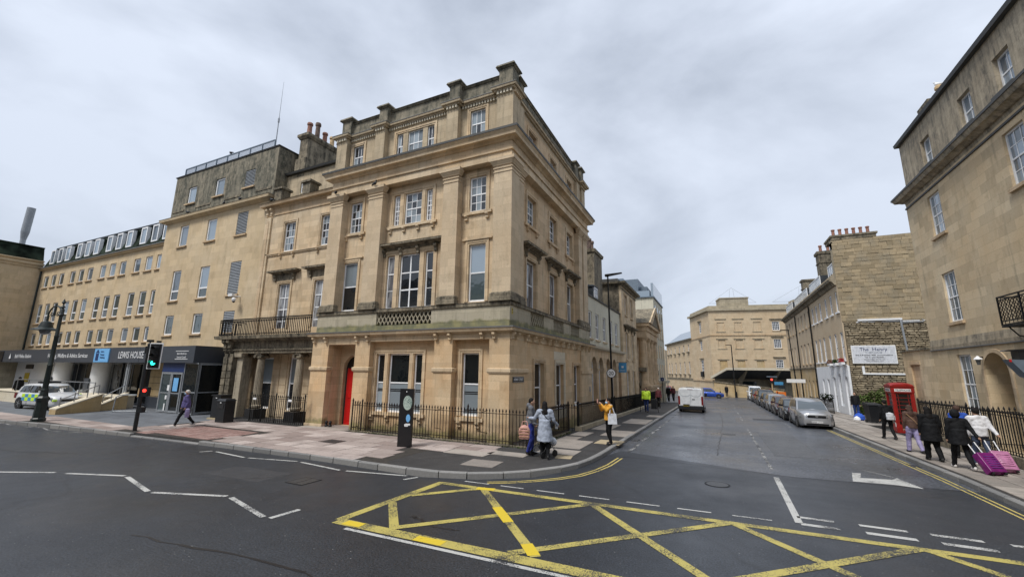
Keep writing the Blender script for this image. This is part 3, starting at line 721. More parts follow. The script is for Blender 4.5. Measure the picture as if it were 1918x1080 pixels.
m = MB().box(-8.0, 0, 0, -7.11, 1.66, 4.0); m.build('pier', 'stone_low', B, FF)
for a, b in pi_[:3]:
    m = MB().bar(a, b, 2.66, 2.72, .03, .06, .3).bar(a, b, 2.72, 2.84, .065, .065, .3).bar(a, b, 2.84, 2.865, .065, .02, .3); m.build('impost_band', 'stone', B, FF)
m = MB().ring(-8.0, 14.64, -7.11, 16.3, 2.66, 2.72, .03, .06).ring(-8.0, 14.64, -7.11, 16.3, 2.72, 2.84, .065).ring(-8.0, 14.64, -7.11, 16.3, 2.84, 2.865, .065, .02); m.build('impost_band', 'stone', B)
m = MB().box(X0, Y0, 4.0, X1, Y1, 4.24).ring(X0, Y0, X1, Y1, 4.24, 4.30, .05, .1).ring(X0, Y0, X1, Y1, 4.30, 4.42, .2, .24); m.build('string_course', 'stone', B)
MB().ring(X0, Y0, X1, Y1, 4.42, 4.475, .26, .24).build('string_capping', 'lead', B)
for u in (-17.75, -16.95, -14.95, -14.28, -10.5, -9.82, -8.3, -7.75): bracket(B, FF, u, 4.0 - .02, .12, .26, .2)
for u in (14.75, 15.15, 16.1, 16.9, 17.7, 18.7, 19.4, 20.6, 21.5, 22.3, 23.4, 24.4, 25.1, 25.9): bracket(B, FS, u, 3.98, .12, .26, .2)
# side ground wall
h2 = [(17.2, 18.35, .98, 3.14), (19.95, 21.15, 1.04, 3.14), (22.85, 24.0, 1.04, 3.12)]
m = MB(); wall(m, 16.3, 24.25, -.3, 4.0, h2, rev=.28); m.build('wall', 'stone_low', B, FS @ T(0, .05, 0))
MB().box(24.25, 0, -.3, 26.5, .4, 4.0).build('pier', 'stone', B, FS); MB().bar(24.25, 26.5, 2.66, 2.84, .06).build('impost_band', 'stone', B, FS)
for i, h in enumerate(h2):
    sash(B, FS @ T(0, .05, 0), (h[0] + h[1]) / 2, h[2], h[1] - h[0], h[3] - h[2], .17, 1, 1, 1, sill=(.12, .05, .09), sillmat='white')
    architrave(B, FS @ T(0, .05, 0), h[0], h[1], h[2], h[3], .17, .06, 'new_stone' if i == 1 else 'stone_dark')
MB().box(19.7, -.015, 3.33, 21.4, .0, 3.75).box(19.5, -.02, .5, 21.6, 0, .98).build('stone_patch', 'new_stone', B, FS @ T(0, .05, 0))
# ground windows
for h in holes[1:]:
    sash(B, Fr, (h[0] + h[1]) / 2, h[2], h[1] - h[0], h[3] - h[2], .11, 1, 1, 1, glass='glass_shop', gl_low='glass_blue', sill=(.02, -.03, .1), sillmat='white', fw_=.06)
m = MB()
for h in holes[1:]:
    for z in (1.02, 1.09, 1.72, 1.79): m.box(h[0] + .07, .136, z + .1, h[1] - .07, .1395, z + .14)
m.build('window_film', 'sign_black', B, Fr)
architrave(B, Fr, -14.02, -11.43, .93, 3.46, .17); architrave(B, Fr, -9.42, -8.62, .98, 3.47, .17)
m = MB()
for a, b in ((-13.55, -13.3), (-12.15, -11.9)): m.box(a + .04, -.03, .93, b - .04, 0, 3.46)
m.build('mullion', 'stone', B, Fr)
for a, b in ((-14.2, -11.25), (-9.6, -8.45)):
    MB().bar(a, b, .8, .93, .08).build('sill', 'stone', B, Fr)
    n = 4 if b - a > 2 else 2
    for k in range(n): bracket(B, Fr, a + .15 + (b - a - .3) * k / (n - 1), .55, .16, .24, .16)
# door in its porch
Fd = FF @ T(0, .96, 0)
dr = MB().box(-16.43, .0, .15, -15.32, .06, 2.8).build('front_door', 'red_paint', B, Fd)
MB().box(-16.3, -.02, .35, -15.95, 0, 1.2).box(-15.8, -.02, .35, -15.45, 0, 1.2).box(-16.3, -.02, 1.4, -15.95, 0, 2.6).box(-15.8, -.02, 1.4, -15.45, 0, 2.6).build('door_panel', 'red_paint', dr, Fd)
MB().box(-16.55, .02, .15, -16.43, .06, 2.8).build('door_gap', 'dark', B, Fd)
MB().prism([(.58 * math.cos(math.pi * i / 12) - 15.95, 2.8 + .58 * math.sin(math.pi * i / 12)) for i in range(13)], .02, .05).build('fanlight', 'glass_shop', B, Fd)
MB().box(-16.8, -.06, 0, -15.07, 1.3, .135).build('doorstep', 'palslab', B, FF)
for x in (-16.6, -16.35): MB().lathe([(.07, 0), (.08, .06), (.05, .1), (.07, .2), (.03, .27)], 8, (x, .1, .13)).build('boot_scraper', 'iron', B, FF)
MB().box(-16.79, .34, .9, -16.78, .36, .95).box(-16.797, .08, 1.7, -16.785, .25, 2.1).build('wall_plate', 'stone_dark', B, FF)
# balustrade plinth ---------------------------------------------------------
m = MB().box(X0 + .08, Y0 + .05, 4.46, X1 - .05, Y1 - .05, 4.72)
m.build('balcony_base', 'mossy', B)
def solid_run(F, spans, mat='mossy'):
    for a, b in spans: MB().box(a, .05, 4.7, b, .5, 5.33).build('balcony_pedestal', mat, B, F)
solid_run(FF, [(-17.82, -13.98), (-10.9, -7.15)]); solid_run(FS, [(14.7, 16.8), (18.4, 19.7), (21.25, 22.5), (24.1, 26.4)])
def pierced(F, a, b):
    """scale pattern: rows of open rings between the pedestals, dark gap behind"""
    m = MB(); z0, z1 = 4.74, 5.33; r = .105; rows = 3; st = (z1 - z0 - .02) / rows
    n = max(3, int((b - a) / (2 * r))); p = (b - a) / n
    for k in range(rows):
        for i in range(n + (k % 2)):
            cx = a + p * (i + .5 - .5 * (k % 2)); cz = z0 + .005 + st * k
            pts = [(cx + (p / 2) * math.cos(math.pi * j / 6), cz + (st) * math.sin(math.pi * j / 6)) for j in range(7)]
            pin = [(cx + (p / 2 - .028) * math.cos(math.pi * j / 6), cz + (st - .028) * math.sin(math.pi * j / 6)) for j in range(7)]
            for j in range(6):
                q = [pts[j], pts[j + 1], pin[j + 1], pin[j]]
                if any(not (a - .001 <= x <= b + .001) for x, _ in q): continue
                m.prism(q[::-1] if False else q, .1, .17)
    m.box(a, .1, z1 - .03, b, .17, z1)
    tag(m.build('pierced_panel', 'mossy', B, F), kind='stuff')
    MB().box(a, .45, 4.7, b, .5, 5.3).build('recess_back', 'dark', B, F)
pierced(FF, -13.98, -10.9)
for a, b in ((16.8, 18.4), (19.7, 21.25), (22.5, 24.1)): pierced(FS, a, b)
MB().ring(X0 + .08, Y0 + .05, X1 - .05, Y1 - .05, 5.33, 5.47, .06, .06).build('balcony_rail', 'soot', B)
MB().ring(X0 + .08, Y0 + .05, X1 - .05, Y1 - .05, 5.47, 5.49, .075, .03).build('rail_capping', 'lead', B)
MB().box(-7.2, .03, 4.86, -7.09, .05, 5.08).build('number_plate', 'brass', B, FF @ T(.02, -.0, 0)) if False else None
MB().box(14.86, .035, 4.98, 14.98, .05, 5.22).build('hydrant_plate', 'brass', B, FS)
text(B, 'H', .1, FS @ T(14.92, .033, 5.15), 'sign_black'); text(B, '4', .09, FS @ T(14.92, .033, 5.04), 'sign_black')
# upper storeys --------------------------------------------------------------
Fw = FF @ T(0, .42, 0); Sw = FS @ T(0, .38, 0)
v1 = [(-13.9, -13.45), (-13.12, -11.98), (-11.65, -11.2)]
hf = [(-16.75, -15.78, 5.55, 8.02), (-9.33, -8.5, 5.6, 8.12)] + [(a, b, 5.5, 8.08) for a, b in v1]
v2 = [(-13.72, -13.36), (-13.05, -12.05), (-11.78, -11.42)]
hf += [(-16.62, -15.8, 9.56, 11.22), (-9.4, -8.55, 9.6, 11.26)] + [(a, b, 9.56, 11.15) for a, b in v2]
m = MB(); wall(m, X0 + .2, X1 - .3, 5.4, 12.0, hf, rev=.17, top=False); m.build('wall', 'stone', B, Fw)
for i, h in enumerate(hf):
    w_, h_ = h[1] - h[0], h[3] - h[2]; u = (h[0] + h[1]) / 2
    if i == 0: sash(B, Fw, u, h[2], w_, h_, .08, 1, 1, 1, glass='glass_blue', gl_low='glass')
    elif i == 1: sash(B, Fw, u, h[2], w_, h_, .08, 1, 1, 1, glass='glass_sky', gl_low='glass_wing')
    elif i in (2, 4): sash(B, Fw, u, h[2], w_, h_, .08, 1, 1, 2, glass='glass_net' if i == 2 else 'glass', split=.66)
    elif i == 3: sash(B, Fw, u, h[2], w_, h_, .08, 2, 1, 2, split=.66, bar=.07)
    elif i in (7, 9): sash(B, Fw, u, h[2], w_, h_, .08, 2, 3, 3, glass='glass_net', bar=.028, tilt=.8)
    else: sash(B, Fw, u, h[2], w_, h_, .08, 3, 2, 2, glass='glass', pr=(.5, 'glass_blue'), bar=.028, tilt=.8)
architrave(B, Fw, -16.75, -15.78, 5.55, 8.02); architrave(B, Fw, -9.33, -8.5, 5.6, 8.12)
MB().bar(-16.98, -15.55, 8.2, 8.27, .08).bar(-9.56, -8.27, 8.3, 8.37, .09).build('window_cap', 'stone', B, Fw)
architrave(B, Fw, -13.9, -11.2, 5.5, 8.1, .2)
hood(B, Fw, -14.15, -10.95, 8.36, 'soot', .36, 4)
for (a, b, z0, z1) in ((-16.62, -15.8, 9.56, 11.22), (-9.4, -8.55, 9.6, 11.26), (-13.72, -11.42, 9.56, 11.15)):
    architrave(B, Fw, a, b, z0, z1, .18)
    MB().bar(a - .22, b + .22, z0 - .13, z0 - .002, .09).build('sill', 'stone', B, Fw)
    n = 4 if b - a > 1.5 else 2
    for k in range(n): bracket(B, Fw, a - .1 + (b - a + .2) * k / (n - 1), z0 - .38, .14, .25, .16)
m = MB()
for a, b in ((-13.45, -13.12), (-11.98, -11.65)): m.box(a + .05, -.05, 5.5, b - .05, 0, 8.08)
for a, b in ((-13.36, -13.05), (-12.05, -11.78)): m.box(a + .05, -.04, 9.56, b - .05, 0, 11.15)
m.build('mullion', 'stone', B, Fw)
# side upper wall
hs = []
for c in (17.65, 20.6, 23.45): hs += [(c - .6, c + .6, 5.6, 7.82), (c - .55, c + .55, 9.5, 10.95)]
m = MB(); wall(m, 15.0, 26.4, 5.4, 12.0, hs, rev=.3, top=False); m.build('wall', 'stone_dark', B, Sw)
for i, h in enumerate(hs):
    w_, h_ = h[1] - h[0], h[3] - h[2]; u = (h[0] + h[1]) / 2
    if i % 2 == 0:
        sash(B, Sw, u, h[2], w_, h_, .17, 1, 1, 1, glass='glass_net'); architrave(B, Sw, h[0], h[1], h[2], h[3], .16); hood(B, Sw, h[0] - .25, h[1] + .25, 8.2, 'soot', .36, 2)
    else:
        sash(B, Sw, u, h[2], w_, h_, .17, 3, 2, 2, pr=(.5, 'glass_blue')); architrave(B, Sw, h[0], h[1], h[2], h[3], .18)
        MB().bar(h[0] - .22, h[1] + .22, h[2] - .13, h[2] - .002, .09).build('sill', 'stone_dark', B, Sw)
        for k in (-.55, .55): bracket(B, Sw, u + k, h[2] - .38, .14, .25, .16, 'stone_dark')
# giant pilasters: base, shaft, capital
def pilaster(F, a, b, dep, base=True):
    m = MB(); m.box(a, 0, 5.49, b, dep, 11.32)
    sh = m.build('pilaster', 'stone_pil', B, F)
    q = MB()
    if base:
        q.bar(a, b, 5.49, 5.66, .1, .1, dep * .5).bar(a, b, 5.66, 5.70, .1, .05, dep * .5).bar(a, b, 5.70, 5.80, .07, .07, dep * .5).bar(a, b, 5.8, 5.86, .05, .01, dep * .5)
        q.build('pilaster_base', 'soot', sh, F)
    q = MB().bar(a, b, 11.0, 11.05, .025, .025, dep * .5).bar(a, b, 11.17, 11.22, .035, .035, dep * .5).bar(a, b, 11.3, 11.37, .04, .07, dep * .5).bar(a, b, 11.37, 11.48, .08, .14, dep * .5).bar(a, b, 11.48, 11.62, .16, .16, dep * .5)
    q.build('capital', 'stone_pil', sh, F)
for a, b in ((-17.62, -16.76), (-15.0, -14.1), (-10.53, -9.75)): pilaster(FF, a, b, .42)
m = MB().box(-7.95, Y0, 5.49, -7.11, 15.4, 11.32); sh = m.build('pilaster', 'stone_pil', B)
def rg(x0, y0, x1, y1, L_, nm, mt, par):
    q = MB()
    for z0, z1, o0, o1 in L_: q.ring(x0, y0, x1, y1, z0, z1, o0, o1)
    return q.build(nm, mt, par)
BL = ((5.49, 5.66, .1, .1), (5.66, 5.70, .1, .05), (5.70, 5.80, .07, .07), (5.8, 5.86, .05, .01)); CP = ((11.0, 11.05, .025, .025), (11.17, 11.22, .035, .035), (11.3, 11.37, .04, .07), (11.37, 11.48, .08, .14), (11.48, 11.62, .16, .16))
rg(-7.95, Y0, -7.11, 15.4, BL, 'pilaster_base', 'soot', sh); rg(-7.95, Y0, -7.11, 15.4, CP, 'capital', 'stone_pil', sh)
for a, b in ((15.55, 16.1), (24.5, 25.2), (25.5, 26.4)): pilaster(FS @ T(0, .1, 0), a, b, .3)
# entablature
m = MB().box(X0 + .2, Y0 + .03, 11.62, X1 - .03, Y1 - .03, 12.0).ring(X0 + .2, Y0, X1, Y1, 11.97, 12.03, .04, .05).box(X0 + .22, Y0 + .05, 12.03, X1 - .05, Y1 - .05, 12.42)
m.build('entablature', 'stone', B)
MB().ring(X0 + .2, Y0, X1, Y1, 12.42, 12.52, .0, .1).ring(X0 + .2, Y0, X1, Y1, 12.52, 12.64, .26, .27).ring(X0 + .2, Y0, X1, Y1, 12.64, 12.76, .27, .36).build('cornice', 'stone', B)
MB().ring(X0 + .2, Y0, X1, Y1, 12.76, 12.86, .38, .385).ring(X0 + .2, Y0, X1, Y1, 12.86, 12.9, .37, .1).build('cornice_capping', 'lead', B)
# attic storey
Fa = FF @ T(0, .4, 0); Sa = FS @ T(0, .35, 0)
v3 = [(-13.8, -13.42), (-13.12, -12.2), (-11.92, -11.5)]
ha = [(-16.78, -16.05, 13.58, 14.6), (-9.47, -8.67, 13.6, 14.7)] + [(a, b, 13.5, 14.6) for a, b in v3]
ha = [(a, b, c - .35, d - .12) for a, b, c, d in ha]
m = MB(); wall(m, X0 + .3, X1 - .3, 12.8, 14.75, ha, rev=.15, top=False); m.build('wall', 'attic', B, Fa)
for i, h in enumerate(ha):
    sash(B, Fa, (h[0] + h[1]) / 2, h[2], h[1] - h[0], h[3] - h[2], .07, 2 if i in (2, 4) else 3, 1, 1, glass='glass_blue', pr=(.4, 'glass'), bar=.025, fw_=.05, tilt=.8)
for a, b, c, d in (ha[0], ha[1], (-13.8, -11.5, ha[2][2], ha[2][3])): architrave(B, Fa, a, b, c, d, .16)
hb = [(c - .5, c + .5, 13.2, 14.35) for c in (17.65, 20.6, 23.45)]
m = MB(); wall(m, 15.0, 26.2, 12.8, 14.75, hb, rev=.3, top=False); m.build('wall', 'stone_dark', B, Sa)
for h in hb: sash(B, Sa, (h[0] + h[1]) / 2, h[2], h[1] - h[0], h[3] - h[2], .17, 2, 1, 1, glass='glass_net'); architrave(B, Sa, *h, .15)
ap = [(-17.72, -17.0), (-15.0, -14.38), (-10.62, -9.98), (-7.95, -7.15)]
for k, (a, b) in enumerate(ap):
    if k < 3:
        MB().box(a, .1, 12.8, b, .42, 14.75).build('attic_pier', 'attic', B, FF); MB().bar(a, b, 12.8, 13.05, .05, .02, .3).build('pier_base', 'parapet', B, FF @ T(0, .1, 0))
    else:
        MB().box(a, Y0 + .1, 12.8, b, 15.5, 14.75).build('attic_pier', 'attic', B); rg(a, Y0 + .1, b, 15.5, ((12.8, 13.05, .05, .02),), 'pier_base', 'parapet', B)
for a, b in ((15.75, 16.2), (24.5, 25.1), (25.6, 26.3)): MB().box(a, .15, 12.8, b, .4, 14.75).build('attic_pier', 'attic', B, FS)
def attic_cornice(x0, y0, x1, y1):
    rg(x0, y0, x1, y1, ((14.9, 14.97, .1, .13), (14.97, 15.07, .2, .22)), 'attic_cornice', 'attic', B); rg(x0, y0, x1, y1, ((15.07, 15.13, .235, .2),), 'attic_capping', 'lead', B)
MB().ring(X0 + .35, Y0 + .42, X1 - .37, Y1 - .3, 14.75, 14.9, .02, .03).build('frieze', 'attic', B)
attic_cornice(X0 + .35, Y0 + .38, X1 - .35, Y1 - .3)
for a, b in ap[:3]:
    MB().box(a, Y0 + .1, 14.75, b, Y0 + .5, 14.9).build('frieze', 'attic', B); attic_cornice(a, Y0 + .1, b, Y0 + .9)
MB().box(-7.95, Y0 + .1, 14.75, -7.15, 15.5, 14.9).build('frieze', 'attic', B); attic_cornice(-7.95, Y0 + .1, -7.15, 15.5)
MB().box(-7.75, 25.3, 14.75, -7.2, 26.25, 14.9).build('frieze', 'attic', B); attic_cornice(-7.75, 25.3, -7.2, 26.25)
u = X0 + .3
for k in range(3): dentils(B, FF @ T(0, .4, 0), ap[k][1] + .05, ap[k + 1][0] - .05, 14.76, mat='new_stone')
for a, b in ap: dentils(B, FF @ T(0, .1, 0), a, b, 14.76, mat='new_stone')
dentils(B, FS @ T(0, .04, 0), 14.75, 15.5, 14.76)
m = MB().ring(X0 + .45, Y0 + .5, X1 - .45, Y1 - .4, 15.12, 15.5, .03, .0).box(X0 + .45, Y0 + .5, 15.5, X1 - .45, Y1 - .4, 15.92); m.build('parapet', 'parapet', B)
MB().ring(X0 + .45, Y0 + .5, X1 - .45, Y1 - .4, 15.92, 16.0, .04, .1).ring(X0 + .45, Y0 + .5, X1 - .45, Y1 - .4, 16.0, 16.08, .13, .05).build('parapet_coping', 'parapet', B)
for (x0, y0, x1, y1) in ((-17.7, 14.95, -17.05, 15.5), (-14.95, 14.85, -14.4, 15.4), (-10.58, 14.85, -10.02, 15.4), (-7.9, 14.82, -7.22, 15.45), (-7.8, 15.8, -7.35, 16.35), (-7.75, 24.6, -7.35, 25.15), (-7.75, 25.6, -7.3, 26.2)):
    q = MB().ring(x0, y0, x1, y1, 15.12, 15.36, .05, .02).box(x0, y0, 15.36, x1, y1, 16.1).ring(x0, y0, x1, y1, 16.1, 16.17, .03, .1).ring(x0, y0, x1, y1, 16.17, 16.27, .13, .1)
    q.build('parapet_pier', 'parapet', B)
MB().box(X0 + .6, Y0 + .7, 15.2, X1 - .6, Y1 - .6, 15.6).build('roof', 'lead', B)
MB().box(X0 + .25, Y0 + 1.6, .0, X1 - .5, Y1 - .2, 4.3).box(X0 + .3, Y0 + .75, 4.3, X1 - .75, Y1 - .3, 14.7).build('inner_core', 'dark', B)
cs = MB().box(-15.6, 18.6, 15.5, -13.6, 19.4, 16.4).build('chimney_stack', 'parapet', B)
pot(cs, -15.1, 19.0, 16.4, .2, .75, 'pot_buff'); pot(cs, -14.3, 19.0, 16.4, .16, .5, 'pot_buff')
sg = MB().box(-.52, -.02, -.11, .52, 0, .11).build('street_name_plate', 'sign_black', None, FS @ T(15.45, -.005, 2.44) @ T(0, 0, 0))
tag(sg, 'black and white street name plate on the corner pier reading HENRY STREET', 'sign')
text(sg, 'HENRY STREET', .135, FS @ T(15.45, -.027, 2.44), 'sign_white', sx=.98)
MB().box(-.49, -.024, -.095, .49, -.0205, -.088).box(-.49, -.024, .088, .49, -.0205, .095).build('border', 'sign_white', sg, FS @ T(15.45, -.005, 2.44))
tag(MB().box(-.09, -.012, -.15, .09, 0, .15).build('wall_plaque', 'zinc', None, FS @ T(26.0, -.005, 1.75)), 'small grey plaque on the end pier beside the arched windows', 'plaque')
# ================================================================= front railings of the corner house
rl = thing('railings', 'black spearhead railings wrapping the street corner of the corner house', 'railings', T(-6.25, 14.3, 0))
picket_fence(rl, FR(-14.56, 14.28, .16), 8.34, 1.22, posts=(0, .55, 3.1, 5.9, 8.34), mat='iron_rust')
picket_fence(rl, FR(-6.22, 14.28, .16, 90), 4.7, 1.22, posts=(4.7,), mat='iron_rust', slope=-.008)
picket_fence(rl, FR(-14.56, 14.28, .16, 90), .7, 1.22, mat='iron_rust')
m = MB().box(-14.62, 14.2, -.1, -6.14, 14.4, .165).box(-6.32, 14.4, -.2, -6.14, 19.05, .15); m.build('kerb_plinth', 'soot', rl)
for u in (2.4, 4.4, 6.4): MB().tube([(-14.56 + u, 14.28, 1.2), (-14.56 + u + .15, 14.9, 1.3)], .012).build('stay', 'iron_rust', rl); MB().tube([(-14.56 + u, 14.28, .55), (-14.56 + u + .1, 14.9, .4)], .012).build('stay', 'iron_rust', rl)
random.seed(5)
m = MB()
for i in range(900):
    x = random.uniform(-14.6, -6.2); y = random.uniform(14.02, 14.22) if random.random() < .7 else random.uniform(14.4, 14.7)
    if random.random() < .25: x, y = random.uniform(-6.12, -5.98), random.uniform(14, 19)
    cl_ = math.sin(x * 3.1) * math.sin(x * 1.3 + 1); 
    if cl_ < -.1 and random.random() < .8: continue
    a = random.uniform(0, 6.28); l = random.uniform(.02, .07)
    m.face((x - .02 * math.sin(a), y + .02 * math.cos(a), .128), (x + .02 * math.sin(a), y - .02 * math.cos(a), .128), (x + l * math.cos(a), y + l * math.sin(a), .13 + random.uniform(.01, .07)))
tag(m.build('weeds', 'weed', None), 'tufts of moss and weeds along the foot of the corner railings', 'weeds', kind='stuff')
MB().box(-14.7, 14.4, .0, -7.1, 14.98, .125).box(-7.11, 14.4, 0, -6.3, 19, .12).build('area_floor', 'joint', B)
rl = thing('railings', 'short railing with gate between the side windows and the pavement', 'railings', T(-6.6, 20.2, 0))
picket_fence(rl, FR(-7.05, 20.0, .05), .95, 1.2, posts=(0, .95))
rl = thing('railings', 'long black railings on a mossy plinth along the side street', 'railings', T(-6.0, 35, 0))
picket_fence(rl, FR(-6.05, 20.0, .2, 90), 32, 1.1, step=.16, slope=-SL, posts=(0, 8, 16, 24, 32))
MB().hexa([(-6.2, 19.9, -.3), (-5.88, 19.9, -.3), (-5.88, 52, -.9), (-6.2, 52, -.9)], [(-6.2, 19.9, .26), (-5.88, 19.9, .26), (-5.88, 52, -.26), (-6.2, 52, -.26)]).build('kerb_plinth', 'endst_grey', rl)
MB().box(-7.1, 19.0, -.6, -6.2, 52, -.25).build('area_floor', 'joint', rl)

# ================================================================= house with the portico
B2 = building('portico_house', 'soot stained three storey house with a columned portico and long iron balcony', 'building', -21.4, 17)
F2 = FR(0, 16.0, 0, 0)
hp = [(-22.95, -21.95, 5.0, 7.62), (-19.95, -18.95, 5.0, 7.62), (-23.05, -22.05, 9.6, 11.42), (-19.9, -18.9, 9.62, 11.44)]
m = MB(); wall(m, -24.86, -17.75, 4.3, 12.2, hp, rev=.2); m.build('wall', 'stone', B2, F2)
for h in hp[:2]:
    sash(B2, F2, (h[0] + h[1]) / 2, h[2] - .35, 1.0, h[3] - h[2] + .35, .1, 2, 1, 3, glass='glass_net', split=.72, bar=.06)
    architrave(B2, F2, *h, .17); hood(B2, F2, h[0] - .4, h[1] + .4, 8.12, 'soot', .36, 2); MB().box(h[0] - .17, -.04, 7.8, h[1] + .17, 0, 8.12).build('frieze_panel', 'soot', B2, F2)
for h in hp[2:]:
    sash(B2, F2, (h[0] + h[1]) / 2, h[2], 1.0, h[3] - h[2], .1, 4, 2, 2, glass='glass_blue', pr=(.4, 'glass'), bar=.02, tilt=.8)
    architrave(B2, F2, *h, .16)
    for k in (-.55, .55): bracket(B2, F2, (h[0] + h[1]) / 2 + k, 9.2, .12, .25, .15)
MB().bar(-24.5, -17.9, 9.42, 9.5, .06).bar(-24.5, -17.9, 9.5, 9.56, .1).build('sill_band', 'stone', B2, F2)
m = MB().box(-24.85, -.1, 4.5, -24.3, .05, 11.95); m.build('pilaster', 'stone', B2, F2)
MB().box(-24.68, -.125, 4.9, -24.47, -.1, 11.7).build('pilaster_panel', 'stone_dark', B2, F2)
MB().bar(-24.86, -17.9, 12.05, 12.12, .05).bar(-24.86, -17.9, 12.12, 12.5, .02).bar(-24.86, -17.9, 12.5, 12.62, .05, .15).bar(-24.86, -17.9, 12.62, 12.8, .34, .4).build('cornice', 'stone_dark', B2, F2)
MB().bar(-24.86, -17.9, 12.8, 12.92, .43, .2).build('cornice_capping', 'lead', B2, F2)
for u in (-24.7, -24.3): bracket(B2, F2, u, 12.1, .16, .4, .25)
def urn_pier(u, mt='soot'):
    q = MB().box(u - .33, -.1, 12.9, u + .33, .5, 13.75).box(u - .39, -.16, 12.9, u + .39, .56, 13.05).box(u - .42, -.2, 13.72, u + .42, .6, 13.84)
    q.hexa([(u - .38, -.16, 13.84), (u + .38, -.16, 13.84), (u + .38, .56, 13.84), (u - .38, .56, 13.84)], [(u - .1, .1, 14.02), (u + .1, .1, 14.02), (u + .1, .3, 14.02), (u - .1, .3, 14.02)])
    return q.build('parapet_pier', mt, B2, F2)
urn_pier(-23.95); urn_pier(-21.4)
q = MB(); wall(q, -24.84, -17.7, 12.9, 15.2, [(-23.4, -22.45, 13.8, 14.65)], rev=.15); q.build('attic_wall', 'attic', B2, F2 @ T(0, .95, 0))
sash(B2, F2 @ T(0, .95, 0), -22.925, 13.8, .95, .85, .08, 3, 1, 1, glass='glass_blue')
MB().bar(-24.84, -17.6, 15.2, 15.32, .2, .25, 4, 0).build('roof_edge', 'lead', B2, F2 @ T(0, .95, 0))
MB().box(-24.8, .2, 12.5, -17.7, 8, 12.9).box(-24.8, 1.3, 12.9, -17.7, 8, 15.1).build('roof', 'slate', B2, F2)
MB().box(-24.7, .5, 0, -18, 9, 12.4).build('inner_core', 'dark', B2, F2)
cs = MB().box(-24.05, 1.05, 15.0, -23.3, 4.8, 17.75).ring(-24.05, 1.05, -23.3, 4.8, 17.75, 17.9, .05, .14).ring(-24.05, 1.05, -23.3, 4.8, 17.9, 18.08, .16, .16).ring(-24.05, 1.05, -23.3, 4.8, 15.0, 16.3, .12, .12).build('chimney_stack', 'soot', B2, F2)
for k, (mt, h_) in enumerate((('terracotta', 1.0), ('pot_dark', 1.35), ('terracotta', .95), ('pot_buff', .95), ('pot_dark', .8))):
    pot(cs, -23.68, 17.35 + k * .62, 18.08, .2, h_, mt)
# portico ------------------------------------------------------------------
Fp = FR(0, 14.9, 0, 0); Fb = FR(0, 15.95, 0, 0)
hg = [(-23.6, -22.55, .55, 3.35), (-21.2, -20.1, .55, 3.35)]
m = MB(); wall(m, -24.9, -17.8, -.2, 3.6, hg, rev=.15); m.build('wall', 'stone', B2, Fb)
for h in hg: sash(B2, Fb, (h[0] + h[1]) / 2, h[2], 1.05, 2.8, .08, 1, 1, 1, glass='glass_blue', gl_low='glass', fw_=.08)
# rusticated blocks between the windows, each course its own block
for a, b in ((-24.5, -23.72), (-22.43, -21.9), (-21.85, -21.32), (-19.98, -19.2), (-19.15, -17.85)):
    z = .2
    while z < 3.4:
        MB().box(a, -.035, z, b, .0, z + .395).build('rusticated_block', 'stone', B2, Fb); z += .42
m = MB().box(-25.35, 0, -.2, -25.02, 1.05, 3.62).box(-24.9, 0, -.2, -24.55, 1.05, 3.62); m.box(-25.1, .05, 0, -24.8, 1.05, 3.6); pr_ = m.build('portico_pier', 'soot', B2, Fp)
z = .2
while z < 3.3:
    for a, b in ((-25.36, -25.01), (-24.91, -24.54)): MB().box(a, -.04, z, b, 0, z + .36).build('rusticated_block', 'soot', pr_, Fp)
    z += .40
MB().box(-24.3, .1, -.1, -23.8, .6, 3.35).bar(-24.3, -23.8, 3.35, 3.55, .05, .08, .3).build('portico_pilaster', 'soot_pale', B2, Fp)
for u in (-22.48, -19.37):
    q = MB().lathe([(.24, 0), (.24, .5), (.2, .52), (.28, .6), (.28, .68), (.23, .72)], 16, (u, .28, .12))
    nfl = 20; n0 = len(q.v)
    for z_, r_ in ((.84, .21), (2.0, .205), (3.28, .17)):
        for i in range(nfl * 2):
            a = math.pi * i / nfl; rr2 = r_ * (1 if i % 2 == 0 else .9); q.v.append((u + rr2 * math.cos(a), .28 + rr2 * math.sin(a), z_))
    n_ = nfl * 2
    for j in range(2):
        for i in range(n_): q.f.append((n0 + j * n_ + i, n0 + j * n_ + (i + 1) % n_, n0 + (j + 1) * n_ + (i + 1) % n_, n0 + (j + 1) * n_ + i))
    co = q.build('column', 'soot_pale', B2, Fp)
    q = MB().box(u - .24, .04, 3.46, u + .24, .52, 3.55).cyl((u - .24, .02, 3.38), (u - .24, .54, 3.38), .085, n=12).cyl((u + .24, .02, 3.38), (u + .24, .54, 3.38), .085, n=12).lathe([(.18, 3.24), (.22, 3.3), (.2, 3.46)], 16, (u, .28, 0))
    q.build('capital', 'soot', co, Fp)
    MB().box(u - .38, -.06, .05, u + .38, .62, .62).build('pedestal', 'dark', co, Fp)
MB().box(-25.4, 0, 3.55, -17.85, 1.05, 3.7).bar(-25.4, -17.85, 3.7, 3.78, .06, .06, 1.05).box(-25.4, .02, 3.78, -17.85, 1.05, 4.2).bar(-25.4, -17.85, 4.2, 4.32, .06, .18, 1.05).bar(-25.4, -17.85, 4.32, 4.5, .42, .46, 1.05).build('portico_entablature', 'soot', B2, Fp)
for u in (-25.15, -24.75): bracket(B2, Fp, u, 3.8, .24, .5, .34, 'soot')
bal = thing('balcony_railing', 'black iron balcony railing of upright bars over the portico', 'railing', T(-21.4, 14.6, 4.5))
